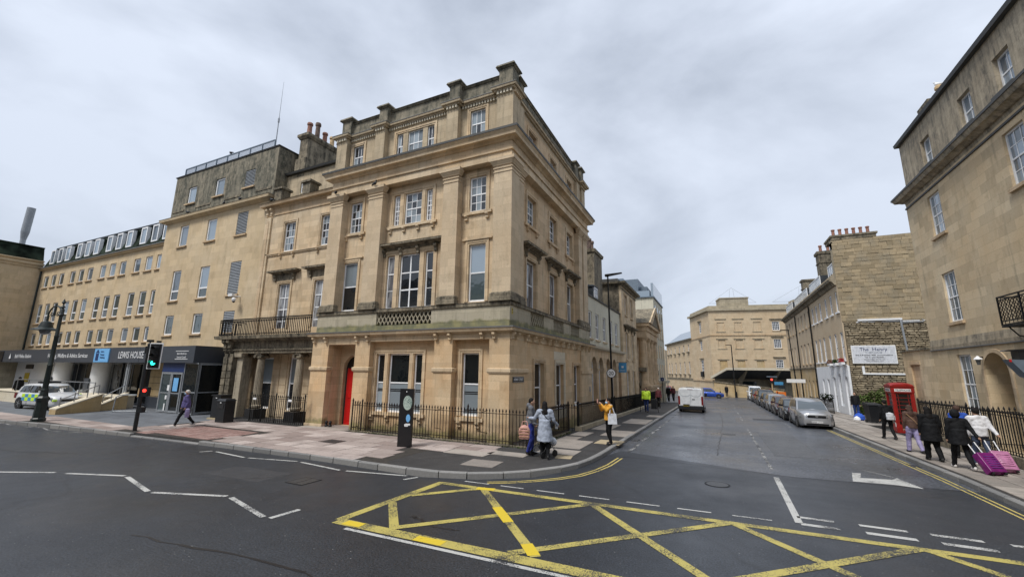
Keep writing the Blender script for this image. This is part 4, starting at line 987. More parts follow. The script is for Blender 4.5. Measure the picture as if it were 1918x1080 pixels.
def bal_bar():
    q = MB().cyl((0, 0, 0), (0, 0, .82), .02, n=5).box(-.035, -.008, .1, .035, .008, .13).box(-.05, -.008, .72, .05, .008, .76).cyl((-.045, 0, .72), (-.045, 0, .84), .008, n=4).cyl((.045, 0, .72), (.045, 0, .84), .008, n=4)
    return q.mesh('baluster', 'iron')
bb = bal_bar()
for i in range(55): link('baluster', bb, bal, T(-25.6 + i * .138, 14.58, 4.52))
for i in range(8): link('baluster', bb, bal, T(-25.6, 14.7 + i * .15, 4.52) @ RZ(90))
MB().box(-25.62, 14.56, 5.37, -18.1, 14.60, 5.43).box(-25.62, 14.56, 4.56, -18.1, 14.60, 4.6).box(-25.62, 14.56, 5.38, -25.58, 16, 5.42).box(-25.62, 14.56, 4.56, -25.58, 16, 4.59).build('rail', 'iron', bal)
rl = thing('railings', 'black spearhead railings with a gate in front of the columned portico', 'railings', T(-19.6, 14.3, 0))
picket_fence(rl, FR(-21.65, 14.35, .14), 3.95, 1.3, posts=(0, .9, 1.9, 3.95))
MB().box(-21.7, 14.27, 0, -17.7, 14.43, .14).build('kerb_plinth', 'dark', rl)
for x in (-21.35, -18.7): MB().box(x - .12, 14.31, 1.18, x + .12, 14.33, 1.28).build('notice', 'sign_white', rl)
MB().box(-21.6, 14.45, -.05, -17.9, 15.9, .1).build('area_floor', 'joint', B2)
bn = thing('litter_bin', 'large black square street bin beside the portico railings', 'bin', T(-22.1, 13.4, .12), 'street bins by the portico')
MB().box(-22.35, 13.1, .13, -21.7, 13.6, 1.15).hexa([(-22.39, 13.06, 1.15), (-21.66, 13.06, 1.15), (-21.66, 13.64, 1.15), (-22.39, 13.64, 1.15)], [(-22.3, 13.15, 1.25), (-21.74, 13.15, 1.25), (-21.74, 13.55, 1.25), (-22.3, 13.55, 1.25)]).build('body', 'black', bn)
MB().box(-22.25, 13.085, .8, -21.8, 13.1, 1.0).build('opening', 'dark', bn); MB().box(-22.1, 13.08, 1.05, -22.0, 13.095, 1.09).build('badge', 'sign_white', bn)
bn = thing('litter_bin', 'black street cabinet with glossy side, left of the square bin', 'bin', T(-23.6, 13.9, .12), 'street bins by the portico')
MB().box(-24.0, 13.8, .18, -23.3, 14.3, 1.3).box(-24.05, 13.75, 1.3, -23.25, 14.35, 1.36).build('body', 'black', bn)
MB().box(-24.1, 13.7, .12, -23.2, 14.36, .2).build('base', 'yelslab', bn); MB().box(-23.7, 13.785, 1.18, -23.6, 13.8, 1.22).build('badge', 'sign_white', bn)

# ================================================================= office tower block
B3 = building('office_block', 'plain stone office block with louvred openings above a charcoal shop fascia', 'building', -30.7, 20)
F3 = FR(0, 16.0, 0, 0)
ht = []; hl = []
for z0, z1 in ((4.9, 6.26), (7.3, 9.47), (11.27, 12.84)):
    ht += [(-34.65, -33.6, z0, z1), (-31.3, -30.22, z0, z1)]; hl.append((-27.95, -26.85, z0, z1))
m = MB(); wall(m, -36.6, -24.85, 3.7, 13.2, ht + hl, rev=.16); m.build('wall', 'stone_wing', B3, F3)
def office_window(par, F, a, b, z0, z1, trans=None, glass_='glass_sky', lowg=None, sl=True, fr='white', slm='stone_dark'):
    w_, h_ = b - a, z1 - z0; Mw = F @ T((a + b) / 2, .07, z0); f = .105
    def fm():
        q = MB().box(-w_ / 2, 0, 0, -w_ / 2 + f, .07, h_).box(w_ / 2 - f, 0, 0, w_ / 2, .07, h_).box(-w_ / 2 + f, 0, 0, w_ / 2 - f, .07, f).box(-w_ / 2 + f, 0, h_ - f, w_ / 2 - f, .07, h_)
        if trans: q.box(-w_ / 2 + f, 0, trans - .05, w_ / 2 - f, .07, trans + .05)
        return q.mesh('window', fr)
    o = link('window', cached(('off', r3(w_, h_), trans, fr), fm), par, Mw)
    zs = [(f, h_ - f)] if not trans else [(f, trans), (trans, h_ - f)]
    for k, (c, d) in enumerate(zs): put_pane(o, Mw, 0, .035, c, w_ - 2 * f, d - c, (lowg or glass_) if (k == 0 and trans) else glass_, 1.0)
    if sl: link('sill', cached(('osill', r3(w_), slm), lambda: MB().box(-w_ / 2 - .12, -.19, -.1, w_ / 2 + .12, -.002, -.003).mesh('sill', slm)), o, Mw)
    return o
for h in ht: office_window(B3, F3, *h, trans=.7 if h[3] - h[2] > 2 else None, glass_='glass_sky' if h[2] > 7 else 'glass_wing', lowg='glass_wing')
def louvre(par, F, a, b, z0, z1):
    o = MB().box(a, .1, z0, b, .13, z1).build('louvre', 'zinc', par, F)
    n = int((z1 - z0) / .1); me = cached(('slat', r3(b - a)), lambda: MB().hexa([(0, .0, 0), (b - a, .0, 0), (b - a, .05, .0), (0, .05, .0)], [(0, .05, .09), (b - a, .05, .09), (b - a, .09, .09), (0, .09, .09)]).mesh('slat', 'grey_frame'))
    for k in range(n): link('slat', me, o, F @ T(a, 0, z0 + (z1 - z0) * k / n))
    MB().box(a - .12, -.1, z0 - .1, b + .12, 0, z0 - .003).build('sill', 'stone_dark', o, F)
for h in hl: louvre(B3, F3, *h)
MB().bar(-36.6, -24.85, 13.2, 13.32, .05, .3, 1, 1).bar(-36.6, -24.85, 13.32, 13.5, .36, .4, 1, 1).build('cornice', 'stone_wing', B3, F3)
MB().bar(-36.6, -24.85, 13.5, 13.57, .42, .3, 1).build('cornice_capping', 'lead', B3, F3)
h3 = [(-34.7, -33.65, 14.6, 15.92), (-31.3, -30.25, 14.6, 15.93), (-27.95, -26.9, 14.65, 15.9)]
m = MB(); wall(m, -36.6, -24.75, 13.5, 17.0, h3, rev=.14, th=8); m.build('attic_wall', 'parapet', B3, F3 @ T(0, .12, 0))
for h in h3[:2]: office_window(B3, F3 @ T(0, .12, 0), *h)
louvre(B3, F3 @ T(0, .12, 0), *h3[2])
for a, b in ((-36.4, -34.9), (-33.4, -31.6), (-30, -28.2), (-26.6, -25)): MB().box(a, -.04, 14.12, b, 0, 14.26).build('plinth_band', 'soot', B3, F3 @ T(0, .12, 0))
MB().ring(-36.6, 16.12, -24.75, 24, 17.0, 17.08, .04, .08).build('roof_edge', 'lead', B3)
MB().box(-36.5, 16.6, .0, -24.95, 24, 13.4).build('inner_core', 'dark', B3)
MB().box(-36.5, 16.3, 13.4, -24.8, 24, 13.6).build('roof', 'lead', B3)
rr_ = thing('roof_railing', 'low dark metal railing along the edge of the office roof', 'railing', T(-31, 16.3, 17.1))
MB().box(-36, 16.3, 17.72, -25.6, 16.36, 17.8).box(-36, 16.3, 17.12, -25.6, 16.34, 17.18).build('rail', 'zinc', rr_)
for i in range(9): link('post', cached('rpost', lambda: MB().box(-.04, 0, 0, .04, .06, .64).mesh('post', 'zinc')), rr_, T(-36 + i * 1.3, 16.3, 17.1))
for i in range(104): link('bar', cached('rbar', lambda: MB().box(-.008, .01, 0, .008, .03, .6).mesh('bar', 'zinc')), rr_, T(-35.95 + i * .1, 16.3, 17.14))
an = thing('aerial', 'tall thin radio aerial standing on the office roof corner', 'aerial', T(-26.3, 17, 17.1))
MB().box(-26.6, 16.7, 17.1, -26.2, 17.1, 17.4).build('base', 'grey_frame', an); MB().cyl((-26.4, 16.9, 17.3), (-26.4, 16.9, 20), .035, .03, 6).cyl((-26.4, 16.9, 20), (-26.4, 16.9, 22.8), .02, .008, 5).cyl((-26.4, 16.9, 19.6), (-26.4, 16.9, 19.9), .06, n=6).build('mast', 'grey_frame', an)
cc = thing('security_camera', 'white twin security camera on the wall left of the iron balcony', 'camera', T(-26.2, 15.7, 7.0))
MB().cyl((-26.5, 16, 7.1), (-26.5, 15.6, 7.1), .04, n=6).lathe([(.1, 0), (.13, .12), (.08, .22)], 10, (-26.35, 15.55, 6.75)).box(-26.75, 15.4, 7.05, -26.35, 15.55, 7.2).build('body', 'sign_white', cc)
MB().lathe([(.02, -.1), (.09, -.04), (.1, 0)], 10, (-26.35, 15.55, 6.75)).build('dome', 'sign_black', cc)
# fascia and shopfronts -------------------------------------------------------
Bf = building('shop_front', 'long charcoal shop fascia with white lettering above a recessed glazed entrance', 'shopfront', -40, 15)
Ff = FR(0, 14.1, 0, 0)
MB().box(-66, 0, 3.0, -26.84, 1.9, 3.9).box(-66, .05, 3.9, -26.9, 1.9, 3.98).build('fascia', 'fascia', Bf, Ff)
m = MB()
for x in (-32.8, -44.5, -56): m.box(x - .01, -.006, 3.0, x + .01, -.002, 3.9)
m.build('fascia_joint', 'sign_black', Bf, Ff)
text(Bf, 'LEWIS HOUSE', .62, Ff @ T(-33.85, -.012, 3.46), 'sign_white', sx=.82)
sb = MB().box(-38.6, -.06, 3.02, -36.6, -.005, 3.92).build('council_sign', 'sign_pale_blue', Bf, Ff)
MB().box(-38.35, -.07, 3.12, -37.95, -.06, 3.6).box(-38.4, -.07, 3.64, -37.9, -.06, 3.7).box(-38.25, -.07, 3.7, -38.05, -.06, 3.84).build('crest', 'navy', sb, Ff)
for k, s_ in enumerate(('Advice', 'Housing', 'Wellbeing')): text(sb, s_, .17, Ff @ T(-37.75, -.064, 3.72 - k * .2), 'navy', align='LEFT')
text(Bf, 'Housing, Welfare & Advice Services', .44, Ff @ T(-42.9, -.012, 3.46), 'sign_white', sx=1.0)
text(Bf, 'Bath Police Station', .42, Ff @ T(-50.8, -.012, 3.46), 'sign_white', sx=1.02)
MB().lathe([(.05, 0), (.16, .05), (.12, .2), (.06, .3), (.02, .45)], 8, (0, 0, 0)).build('crest', 'sign_white', Bf, Ff @ T(-53.3, -.05, 3.24) @ Matrix.Diagonal((1, .2, 1, 1)))
sb = MB().box(-57.6, -.05, 3.02, -54.9, -.005, 3.9).build('police_sign', 'sign_black', Bf, Ff)
q = MB()
for i in range(8):
    a = math.pi * i / 4; q.prism([(-56.2 + .1 * math.cos(a + 1.2), 3.46 + .1 * math.sin(a + 1.2)), (-56.2 + .34 * math.cos(a), 3.46 + .30 * math.sin(a)), (-56.2 + .1 * math.cos(a - 1.2), 3.46 + .1 * math.sin(a - 1.2))][::-1], -.065, -.052)
q.build('star_badge', 'sign_white', sb, Ff)
for k, s_ in enumerate(('Bath & North East', 'Somerset Council')): text(Bf, s_, .15, Ff @ T(-28.1, -.012, 3.52 - k * .2), 'sign_white', sx=.85)
MB().box(-28.75, -.012, 3.66, -27.45, -.004, 3.69).box(-28.75, -.012, 3.2, -27.45, -.004, 3.23).build('rule', 'sign_white', Bf, Ff)
# glazed entrance box
Fe = FR(0, 14.3, 0, 0)
def glazing(par, F, a, b, z0, z1, bars=(), mt='glass_shop', f=.07, fr='grey_frame', zb=()):
    q = MB().box(a, 0, z0, a + f, .08, z1).box(b - f, 0, z0, b, .08, z1).box(a + f, 0, z0, b - f, .08, z0 + f).box(a + f, 0, z1 - f, b - f, .08, z1)
    for x in bars: q.box(x - f / 2, 0, z0 + f, x + f / 2, .08, z1 - f)
    for z in zb: q.box(a + f, .01, z - .03, b - f, .07, z + .03)
    o = q.build('glazing', fr, par, F)
    xs = [a] + list(bars) + [b]; zz_ = [z0] + list(zb) + [z1]
    for x0_, x1_ in zip(xs[:-1], xs[1:]):
        for c, d in zip(zz_[:-1], zz_[1:]): MB().box(x0_ + .01, .035, c + .01, x1_ - .01, .045, d - .01).build('pane', mt, o, F)
    return o
glazing(Bf, Fe, -28.0, -26.55, .16, 3.0, zb=(1.35,), f=.06)
glazing(Bf, FR(-26.55, 0, 0, 90), 14.3, 15.95, .16, 3.0, zb=(1.35,), f=.12)
dr = thing('entrance_doors', 'grey framed glass double doors with notices under the charcoal fascia', 'door', T(-29, 14.3, .12))
glazing(dr, Fe, -30.3, -29.2, .16, 2.45, f=.11, zb=(1.25,), mt='glass_wing'); glazing(dr, Fe, -29.18, -28.1, .16, 2.45, f=.11, zb=(1.25,), mt='glass_shop')
for (x, z, w_, h_, mt) in ((-29.35, 1.55, .22, .32, 'sign_white'), (-29.45, 1.0, .18, .22, 'sign_white'), (-29.5, .45, .12, .4, 'sign_white'), (-28.65, 1.75, .5, .75, 'sign_pale_blue')):
    MB().box(x - w_ / 2, -.01, z - h_ / 2, x + w_ / 2, -.004, z + h_ / 2).build('notice', mt, dr, Fe)
MB().box(-30.3, 0, 2.46, -28.0, .08, 3.0).build('transom', 'navy', Bf, Fe)
m = MB(); wall(m, -34, -30.35, .1, 3.0); m.build('back_wall', 'ochre', Bf, FR(0, 15.4, 0, 0))
for z in (.9, 1.3, 1.7, 2.1, 2.5): MB().box(-34, -.012, z, -30.4, 0, z + .02).build('joint', 'dark', Bf, FR(0, 15.4, 0, 0))
MB().box(-34.0, -.03, .1, -30.35, 0, .85).build('plinth', 'fascia', Bf, FR(0, 15.39, 0, 0))
MB().box(-34.6, 14.3, .1, -34.4, 14.4, 3.0).box(-34.3, 14.3, .1, -34.2, 14.4, 3).build('post', 'grey_frame', Bf)
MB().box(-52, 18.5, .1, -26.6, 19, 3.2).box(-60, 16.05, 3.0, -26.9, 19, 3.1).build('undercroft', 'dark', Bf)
for x in (-46.3, -40.2):
    MB().lathe([(.55, .1), (.55, 3.0)], 24, (x, 15.2, 0)).build('column', 'sign_white', Bf, smooth=True)
    MB().box(x - .56, 14.55, .9, x + .1, 14.62, 1.9).build('column_panel', 'fascia', Bf)
MB().box(-57.0, 15.6, .1, -49.5, 15.9, 3.0).build('white_wall', 'sign_white', Bf)
tag(MB().box(-54.6, 15.5, 1.35, -53.9, 15.59, 2.1).build('defibrillator_box', 'brass', None), 'yellow defibrillator cabinet on the white wall behind the police car', 'cabinet')
MB().box(-54.9, 15.55, 2.45, -53.4, 15.6, 2.8).build('wall_notice', 'sign_black', Bf)
for k in range(3): glazing(Bf, FR(0, 16.6, 0, 0), -49.2 + k * 4.4, -45.2 + k * 4.4, .1, 3.0, bars=(-48.0 + k * 4.4, -46.6 + k * 4.4), f=.08)
glazing(Bf, FR(0, 14.4, 0, 0), -65, -58.6, .6, 2.6, bars=(-61.2,), f=.14, fr='sign_white', mt='glass_wing')
MB().box(-66, 14.45, 2.6, -57.6, 15.8, 3.02).box(-66, 14.45, .1, -58.5, 15.8, .6).box(-58.5, 14.45, .1, -57.4, 15.8, 3.0).build('shop_wall', 'endst_grey', Bf)

# ================================================================= long wing
B4 = building('office_wing', 'long four storey stone office wing with rows of narrow windows and a green stained mansard', 'building', -48, 20)
F4 = FR(0, 16.6, 0, 0)
cols = [-58.5, -56.8, -55.15, -52.85, -51.15, -49.45, -47.15, -45.45, -43.75, -41.5, -39.75, -38.1]
hw = []
for c in cols:
    hw += [(c - .5, c + .5, 10.15, 11.3), (c - .5, c + .5, 6.65, 8.5), (c - .5, c + .5, 4.6, 5.7)]
m = MB(); wall(m, -60.1, -36.5, 3.7, 11.95, hw, rev=.15); m.build('wall', 'stone_wing', B4, F4)
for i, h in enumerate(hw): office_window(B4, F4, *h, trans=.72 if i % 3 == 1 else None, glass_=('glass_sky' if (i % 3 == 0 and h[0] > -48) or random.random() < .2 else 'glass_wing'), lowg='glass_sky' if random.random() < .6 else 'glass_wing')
MB().bar(-60.1, -36.5, 11.95, 12.1, .1, .25, .5, 0).build('cornice', 'stone_wing', B4, F4)
MB().bar(-60.1, -36.5, 12.1, 12.22, .3, .2, .5, 0).build('gutter', 'lead', B4, F4)
MB().hexa([(-60.1, 0, 12.2), (-36.5, 0, 12.2), (-36.5, 6, 12.2), (-60.1, 6, 12.2)], [(-60.1, .75, 14.35), (-36.5, .75, 14.35), (-36.5, 6, 14.35), (-60.1, 6, 14.35)]).build('mansard_roof', 'mansard', B4, F4)
MB().box(-60.1, .68, 14.35, -36.5, 6, 14.5).build('roof_edge', 'slate', B4, F4)
for c in cols:
    Fd_ = F4 @ T(c, .12, 12.55)
    d_ = MB().box(-.46, -.05, 0, -.34, .2, 1.42).box(.34, -.05, 0, .46, .2, 1.42).box(-.34, -.05, 1.3, .34, .2, 1.42).box(-.34, -.05, 0, .34, .2, .11).build('dormer_window', 'white', B4, Fd_)
    put_pane(d_, Fd_ @ T(0, .0, .11), 0, 0, 0, .68, 1.19, 'glass_sky', 1.0); MB().box(-.45, .16, .0, -.36, .7, 1.4).box(.36, .16, 0, .45, .7, 1.4).box(-.45, .16, 1.41, .45, .7, 1.44).build('dormer_cheek', 'mansard', d_, Fd_)
MB().box(-60, .4, 3.2, -36.6, 6, 12.1).build('inner_core', 'dark', B4, F4)
MB().cyl((-59.9, -.08, 3.9), (-59.9, -.08, 11.9), .07, n=8).build('drainpipe', 'green_iron', B4, F4)
B0 = building('end_wing', 'blank stone return wing with a dark mansard at the far left', 'building', -62, 12)
F0 = FR(-60.05, 0, 0, 90)
m = MB(); wall(m, 4, 16.65, 3.9, 12.2, th=6); m.build('wall', 'stone_wing', B0, F0)
MB().bar(4, 16.6, 12.2, 12.45, .1, .15, 1, 0).bar(4, 16.6, 12.45, 12.65, .3, .34, 1, 0).bar(4, 16.6, 12.85, 12.95, .2, .2, 1, 0).box(4, 0, 12.6, 16.6, 1, 12.9).build('cornice', 'stone_wing', B0, F0)
MB().hexa([(4, .1, 12.9), (16.6, .1, 12.9), (16.6, 6, 12.9), (4, 6, 12.9)], [(4, .6, 14.3), (16.6, .6, 14.3), (16.6, 6, 14.3), (4, 6, 14.3)]).box(4, .5, 14.3, 16.6, 6, 14.42).build('mansard_roof', 'mansard', B0, F0)
MB().box(-66, 4, 0, -60.2, 14, 4).build('inner_core', 'stone_wing', B0)
fl = thing('roof_flue', 'leaning pale metal flue on the roof at the far left', 'flue', T(-78, 20, 13.5))
MB().cyl((-80.9, 20, 12), (-80.8, 20, 18.9), .28, .28, 12).cyl((-80.8, 20, 18.9), (-80.75, 20, 19.9), .28, .42, 14).cyl((-80.75, 20, 19.9), (-80.5, 20, 23.2), .42, .42, 14).build('stack', 'grey_frame', fl, smooth=True)
# ================================================================= ramps, street furniture at the left
def ramp_wall(label, ax, ay, bx, by, h0, h1, w_=.34):
    t = thing('ramp_wall', label, 'low wall', T(ax, ay, .12))
    d = Vector((bx - ax, by - ay, 0)); n = Vector((-d.y, d.x, 0)).normalized() * w_
    q = [Vector((ax, ay, 0)), Vector((bx, by, 0)), Vector((bx, by, 0)) + n, Vector((ax, ay, 0)) + n]
    hs_ = (h0, h1, h1, h0)
    MB().hexa([(p.x, p.y, .1) for p in q], [(p.x, p.y, h - .07) for p, h in zip(q, hs_)]).build('body', 'ochre', t)
    e = n.normalized() * .04
    q2 = [q[0] - e, q[1] - e, q[2] + e, q[3] + e]
    MB().hexa([(p.x, p.y, h - .068) for p, h in zip(q2, hs_)], [(p.x, p.y, h) for p, h in zip(q2, hs_)]).build('coping', 'new_stone', t)
    c0 = (q[0] + q[3]) / 2; c1 = (q[1] + q[2]) / 2
    k = MB(); pts = [c0 + (c1 - c0) * f for f in (.12, .42, .7, .95)]
    for p, f in zip(pts, (.12, .42, .7, .95)): k.cyl((p.x, p.y, h0 + (h1 - h0) * f), (p.x, p.y, h0 + (h1 - h0) * f + .5), .025, n=6)
    k.cyl((pts[0].x, pts[0].y, h0 + .45), (pts[-1].x, pts[-1].y, h1 + .5), .028, n=6); k.build('handrail', 'steel', t)
    return t
t = ramp_wall('stone ramp wall with steel handrail beside the police car', -33.15, 10.65, -33.7, 12.75, .45, 1.15, -.45)
ramp_wall('second stone ramp wall with steel handrail nearer the glass doors', -34.0, 12.95, -34.05, 14.25, .5, 1.15, -.42)
ter = thing('terrace', 'raised buff paved terrace with steel rail behind the police car', 'terrace', T(-40, 13.4, .12))
MB().box(-52, 12.75, .1, -34.3, 14.9, .85).box(-52, 12.7, .85, -34.2, 14.9, .9).build('body', 'new_stone', ter)
m = MB().cyl((-46, 12.8, 1.75), (-34.3, 12.8, 1.75), .03, n=6)
for i in range(7): m.cyl((-46 + i * 1.95, 12.8, .9), (-46 + i * 1.95, 12.8, 1.75), .025, n=6)
m.build('handrail', 'steel', ter)
hr = thing('handrail', 'curved grey hoop rail left of the glass doors', 'handrail', T(-31.3, 13.3, .12))
MB().tube([(-31.9, 12.9, .12), (-31.9, 12.95, 1.0), (-31.7, 13.1, 1.12), (-30.9, 13.5, 1.12)], .03).tube([(-31.9, 12.9, .2), (-30.4, 13.9, .2)], .025).build('hoop', 'grey_frame', hr)
# heritage lamp
lp = thing('street_lamp', 'old dark green cast iron street lamp with scrolled bracket and hanging lantern', 'street lamp', T(-29.45, 9.15, .12))
X_, Y_ = -29.45, 9.15
MB().lathe([(.26, 0), (.26, .14), (.22, .18), (.205, .9), (.22, .95), (.245, 1.0), (.245, 1.1), (.17, 1.18), (.13, 1.4), (.14, 1.46), (.11, 1.55)], 8, (X_, Y_, .12), a0=R(22.5)).build('base', 'green_iron', lp)
MB().lathe([(.11, 1.5), (.105, 2.6), (.12, 2.65), (.095, 2.7), (.085, 4.0), (.10, 4.05), (.08, 4.1), (.07, 5.05), (.14, 5.12), (.09, 5.2), (.09, 5.4), (.05, 5.45), (.1, 5.52), (.03, 5.6), (.02, 5.66), (.09, 5.74), (.0, 5.95)], 12, (X_, Y_, .12)).build('pole', 'green_iron', lp, smooth=True)
k = MB(); pts = [(X_ - .08 - .72 * (1 - math.cos(math.pi * i / 12)), Y_, 5.28 + .46 * math.sin(math.pi * i / 12)) for i in range(13)]
k.tube(pts, .035); 
for cx, sg_ in ((X_ - .42, 1), (X_ - 1.1, -1)):
    k.tube([(cx + (.16 - .012 * i) * math.cos(i * .7) * sg_, Y_, 5.28 + (.16 - .012 * i) * math.sin(i * .7)) for i in range(12)], .016, 5)
k.cyl((X_ - .8, Y_, 5.25), (X_ - .8, Y_, 5.85), .05, n=6).cyl((X_ - 1.5, Y_, 5.28), (X_ - 1.5, Y_, 4.95), .05, n=6).build('scroll_bracket', 'green_iron', lp)
la = MB().lathe([(.52, 0), (.5, .05), (.28, .14), (.24, .3), (.2, .42), (.06, .48)], 20, (X_ - 1.5, Y_, 4.52)).build('lantern_hood', 'green_iron', lp, smooth=True)
MB().lathe([(.04, -.22), (.17, -.16), (.23, 0)], 16, (X_ - 1.5, Y_, 4.51)).build('lantern_glass', 'lens', la, smooth=True)
# traffic signal
ts = thing('traffic_light', 'dark traffic light pole showing green to traffic and a red man', 'traffic light', T(-22.1, 9.8, .12))
MB().cyl((-22.1, 9.8, .1), (-22.1, 9.8, 3.72), .075, n=12).lathe([(.085, 0), (.02, .08)], 12, (-22.1, 9.8, 3.72)).build('pole', 'black', ts, smooth=True)
Fh = FR(-22.1, 9.8, 0, 28)
MB().box(.22, -.14, 2.78, .52, .08, 3.66).box(.06, -.05, 3.5, .3, .0, 3.56).box(.06, -.05, 2.88, .3, .0, 2.94).build('signal_head', 'sign_black', ts, Fh)
MB().box(.1, -.12, 2.66, .64, -.1, 3.76).build('backing_board', 'sign_white', ts, Fh @ T(0, .02, 0)); MB().box(.135, -.105, 2.70, .605, -.095, 3.72).build('board_face', 'sign_black', ts, Fh @ T(0, -.005 - .01, 0))
for k_, z in enumerate((3.5, 3.2, 2.92)):
    MB().cyl((.37, -.15, z), (.37, -.13, z), .095, n=16).build('lamp', emit('green_signal', (.02, .85, .55), 2.2) if k_ == 2 else 'black', ts, Fh)
    q = MB()
    for i in range(9):
        a, b = math.pi * i / 9 - .1, math.pi * (i + 1) / 9 - .1
        q.face((.37 + .12 * math.cos(a), -.13, z + .12 * math.sin(a)), (.37 + .12 * math.cos(b), -.13, z + .12 * math.sin(b)), (.37 + .11 * math.cos(b), -.30, z + .11 * math.sin(b)), (.37 + .11 * math.cos(a), -.30, z + .11 * math.sin(a)))
    q.build('visor', 'black', ts, Fh)
MB().box(-.1, -.12, 3.3, .08, .12, 3.62).build('second_head', 'black', ts, Fh @ T(-.05, .1, 0)); MB().box(-.12, -.05, 3.8, .12, .05, 3.9).box(.3, -.05, 3.78, .42, .08, 3.86).build('detector', 'black', ts, Fh)
MB().box(.06, -.08, 1.52, .3, .1, 1.9).build('pedestrian_box', 'black', ts, Fh); MB().cyl((.18, -.1, 1.76), (.18, -.08, 1.76), .07, n=12).build('red_man', emit('red_signal', (.9, .03, .02), 1.8), ts, Fh)
MB().box(-.07, -.1, 1.5, -.03, .1, 1.85).build('box_edge', 'pot_buff', ts, Fh); MB().box(.04, -.12, .86, .24, .08, 1.08).build('push_button_box', 'black', ts, Fh)
# information totem on the front pavement
tt = thing('information_totem', 'tall thin dark grey information totem with round map disc on the pavement', 'totem', T(-9.95, 12.3, .12))
Ft = FR(-9.98, 12.25, .12, 12)
MB().box(-.255, 0, 0, .255, .11, 1.98).build('panel', 'sign_black', tt, Ft)
def disc(cx, cz, rx, rz, y, mt, par, F, name='disc'): return MB().prism([(cx + rx * math.cos(2 * math.pi * i / 28), cz + rz * math.sin(2 * math.pi * i / 28)) for i in range(28)], y - .006, y).build(name, mt, par, F)
M['map'] = paint('printed_map', (.42, .50, .44), (.12, .18, .17), .36, 26)
disc(.06, 1.5, .17, .25, -.001, 'map', tt, Ft, 'map_disc'); disc(.11, .98, .08, .13, -.001, 'sign_pale_blue', tt, Ft, 'small_disc')
MB().box(-.02, -.006, .7, .12, -.001, .78).box(.03, -.012, .74, .2, -.006, .8).build('sticker', 'sign_white', tt, Ft); disc(0, 1.88, .02, .02, -.001, 'sign_white', tt, Ft, 'dot')
# modern lamp column with 20 sign
lc = thing('street_lamp', 'slim black lamp column with flat led head on the left pavement of the side street', 'street lamp', T(-5.55, 25.1, 0))
zb_ = gz(25.1) + .12
MB().cyl((-5.55, 25.1, zb_), (-5.55, 25.1, zb_ + 1.4), .09, n=12).cyl((-5.55, 25.1, zb_ + 1.4), (-5.6, 25.1, 8.55), .065, .045, 12).build('pole', 'iron', lc, smooth=True)
MB().hexa([(-5.75, 24.95, 8.5), (-4.75, 25.0, 8.62), (-4.75, 25.2, 8.62), (-5.75, 25.25, 8.5)], [(-5.75, 24.95, 8.62), (-4.75, 25.0, 8.67), (-4.75, 25.2, 8.67), (-5.75, 25.25, 8.62)]).build('lamp_head', 'iron', lc)
sg = tag(MB().cyl((-5.55, 25.0, 2.72), (-5.55, 24.985, 2.72), .27, n=28).build('speed_sign', 'sign_black', None), 'round sign reading 20 fixed to the slim lamp column', 'sign')
MB().cyl((-5.55, 24.984, 2.72), (-5.55, 24.978, 2.72), .235, n=28).build('face', 'sign_white', sg); text(sg, '20', .3, FR(-5.55, 24.972, 2.71, 0), 'sign_black')
sg = thing('hanging_sign', 'square turquoise blue sign projecting from the wall above the arched windows', 'sign', T(-6.6, 34, 4))
MB().box(-6.95, 34.0, 2.78, -6.35, 34.05, 3.52).build('board', 'sign_blue', sg); MB().box(-7.1, 34.0, 3.53, -6.3, 34.05, 3.57).build('bracket', 'iron', sg); MB().box(-6.73, 33.985, 3.12, -6.57, 33.998, 3.28).box(-6.85, 33.985, 2.92, -6.45, 33.998, 2.95).build('emblem', 'sign_white', sg)

# ================================================================= left side of the side street
FL = FR(-7.11, 0, 0, 90)
B5 = building('arcaded_house', 'low cream house with four tall arched ground floor openings and slate dormer roof', 'building', -10, 31)
ah = []
for c in (27.2, 29.0, 31.15, 33.2): ah.append((c - .68, c + .68, .7, 3.76, True))
ah.append((34.6, 35.7, -.3, 3.3))
m = MB(); wall(m, 26.5, 36.9, -.5, 4.25, ah, rev=.35); m.build('ground_wall', 'stone_dark', B5, FL)
for a in ah[:4]:
    sash(B5, FL, (a[0] + a[1]) / 2, a[2], a[1] - a[0], a[3] - a[2], .28, 1, 1, 1, glass='glass_net', fw_=.12)
MB().box(34.6, .3, -.3, 35.7, .34, 3.3).build('door', 'terracotta', B5, FL)
MB().bar(26.5, 36.9, 2.66, 2.82, .07, .07).build('impost_band', 'stone_dark', B5, FL) if False else None
for a, b in ((26.5, 26.52), (27.88, 28.32), (29.68, 30.47), (31.83, 32.52), (33.88, 34.5)): MB().bar(a, b, 2.85, 3.02, .05).build('impost_block', 'stone_dark', B5, FL)
MB().bar(26.5, 36.9, 4.25, 4.32, .05, .12).bar(26.5, 36.9, 4.32, 4.46, .2, .24).build('string_course', 'new_stone', B5, FL)
uh = [(c - .5, c + .5, 4.95, 6.75) for c in (27.1, 29.0, 31.1, 33.3, 35.3)]
m = MB(); wall(m, 26.4, 36.8, 4.4, 7.72, uh, rev=.14); m.build('upper_wall', 'stone_pale', B5, FL @ T(0, .2, 0))
for h in uh: sash(B5, FL @ T(0, .2, 0), (h[0] + h[1]) / 2, h[2], 1.0, 1.8, .06, 2, 1, 1, glass='glass_net', sill=(.1, .1, .1), fw_=.08)
MB().bar(26.4, 36.8, 7.72, 7.82, .08, .1, .3).build('coping', 'lead', B5, FL @ T(0, .2, 0))
MB().hexa([(26.4, .7, 7.7), (36.8, .7, 7.7), (36.8, 6, 7.7), (26.4, 6, 7.7)], [(26.4, 3.2, 11.0), (36.8, 3.2, 11.0), (36.8, 3.6, 11.0), (26.4, 3.6, 11.0)]).build('roof', 'slate', B5, FL)
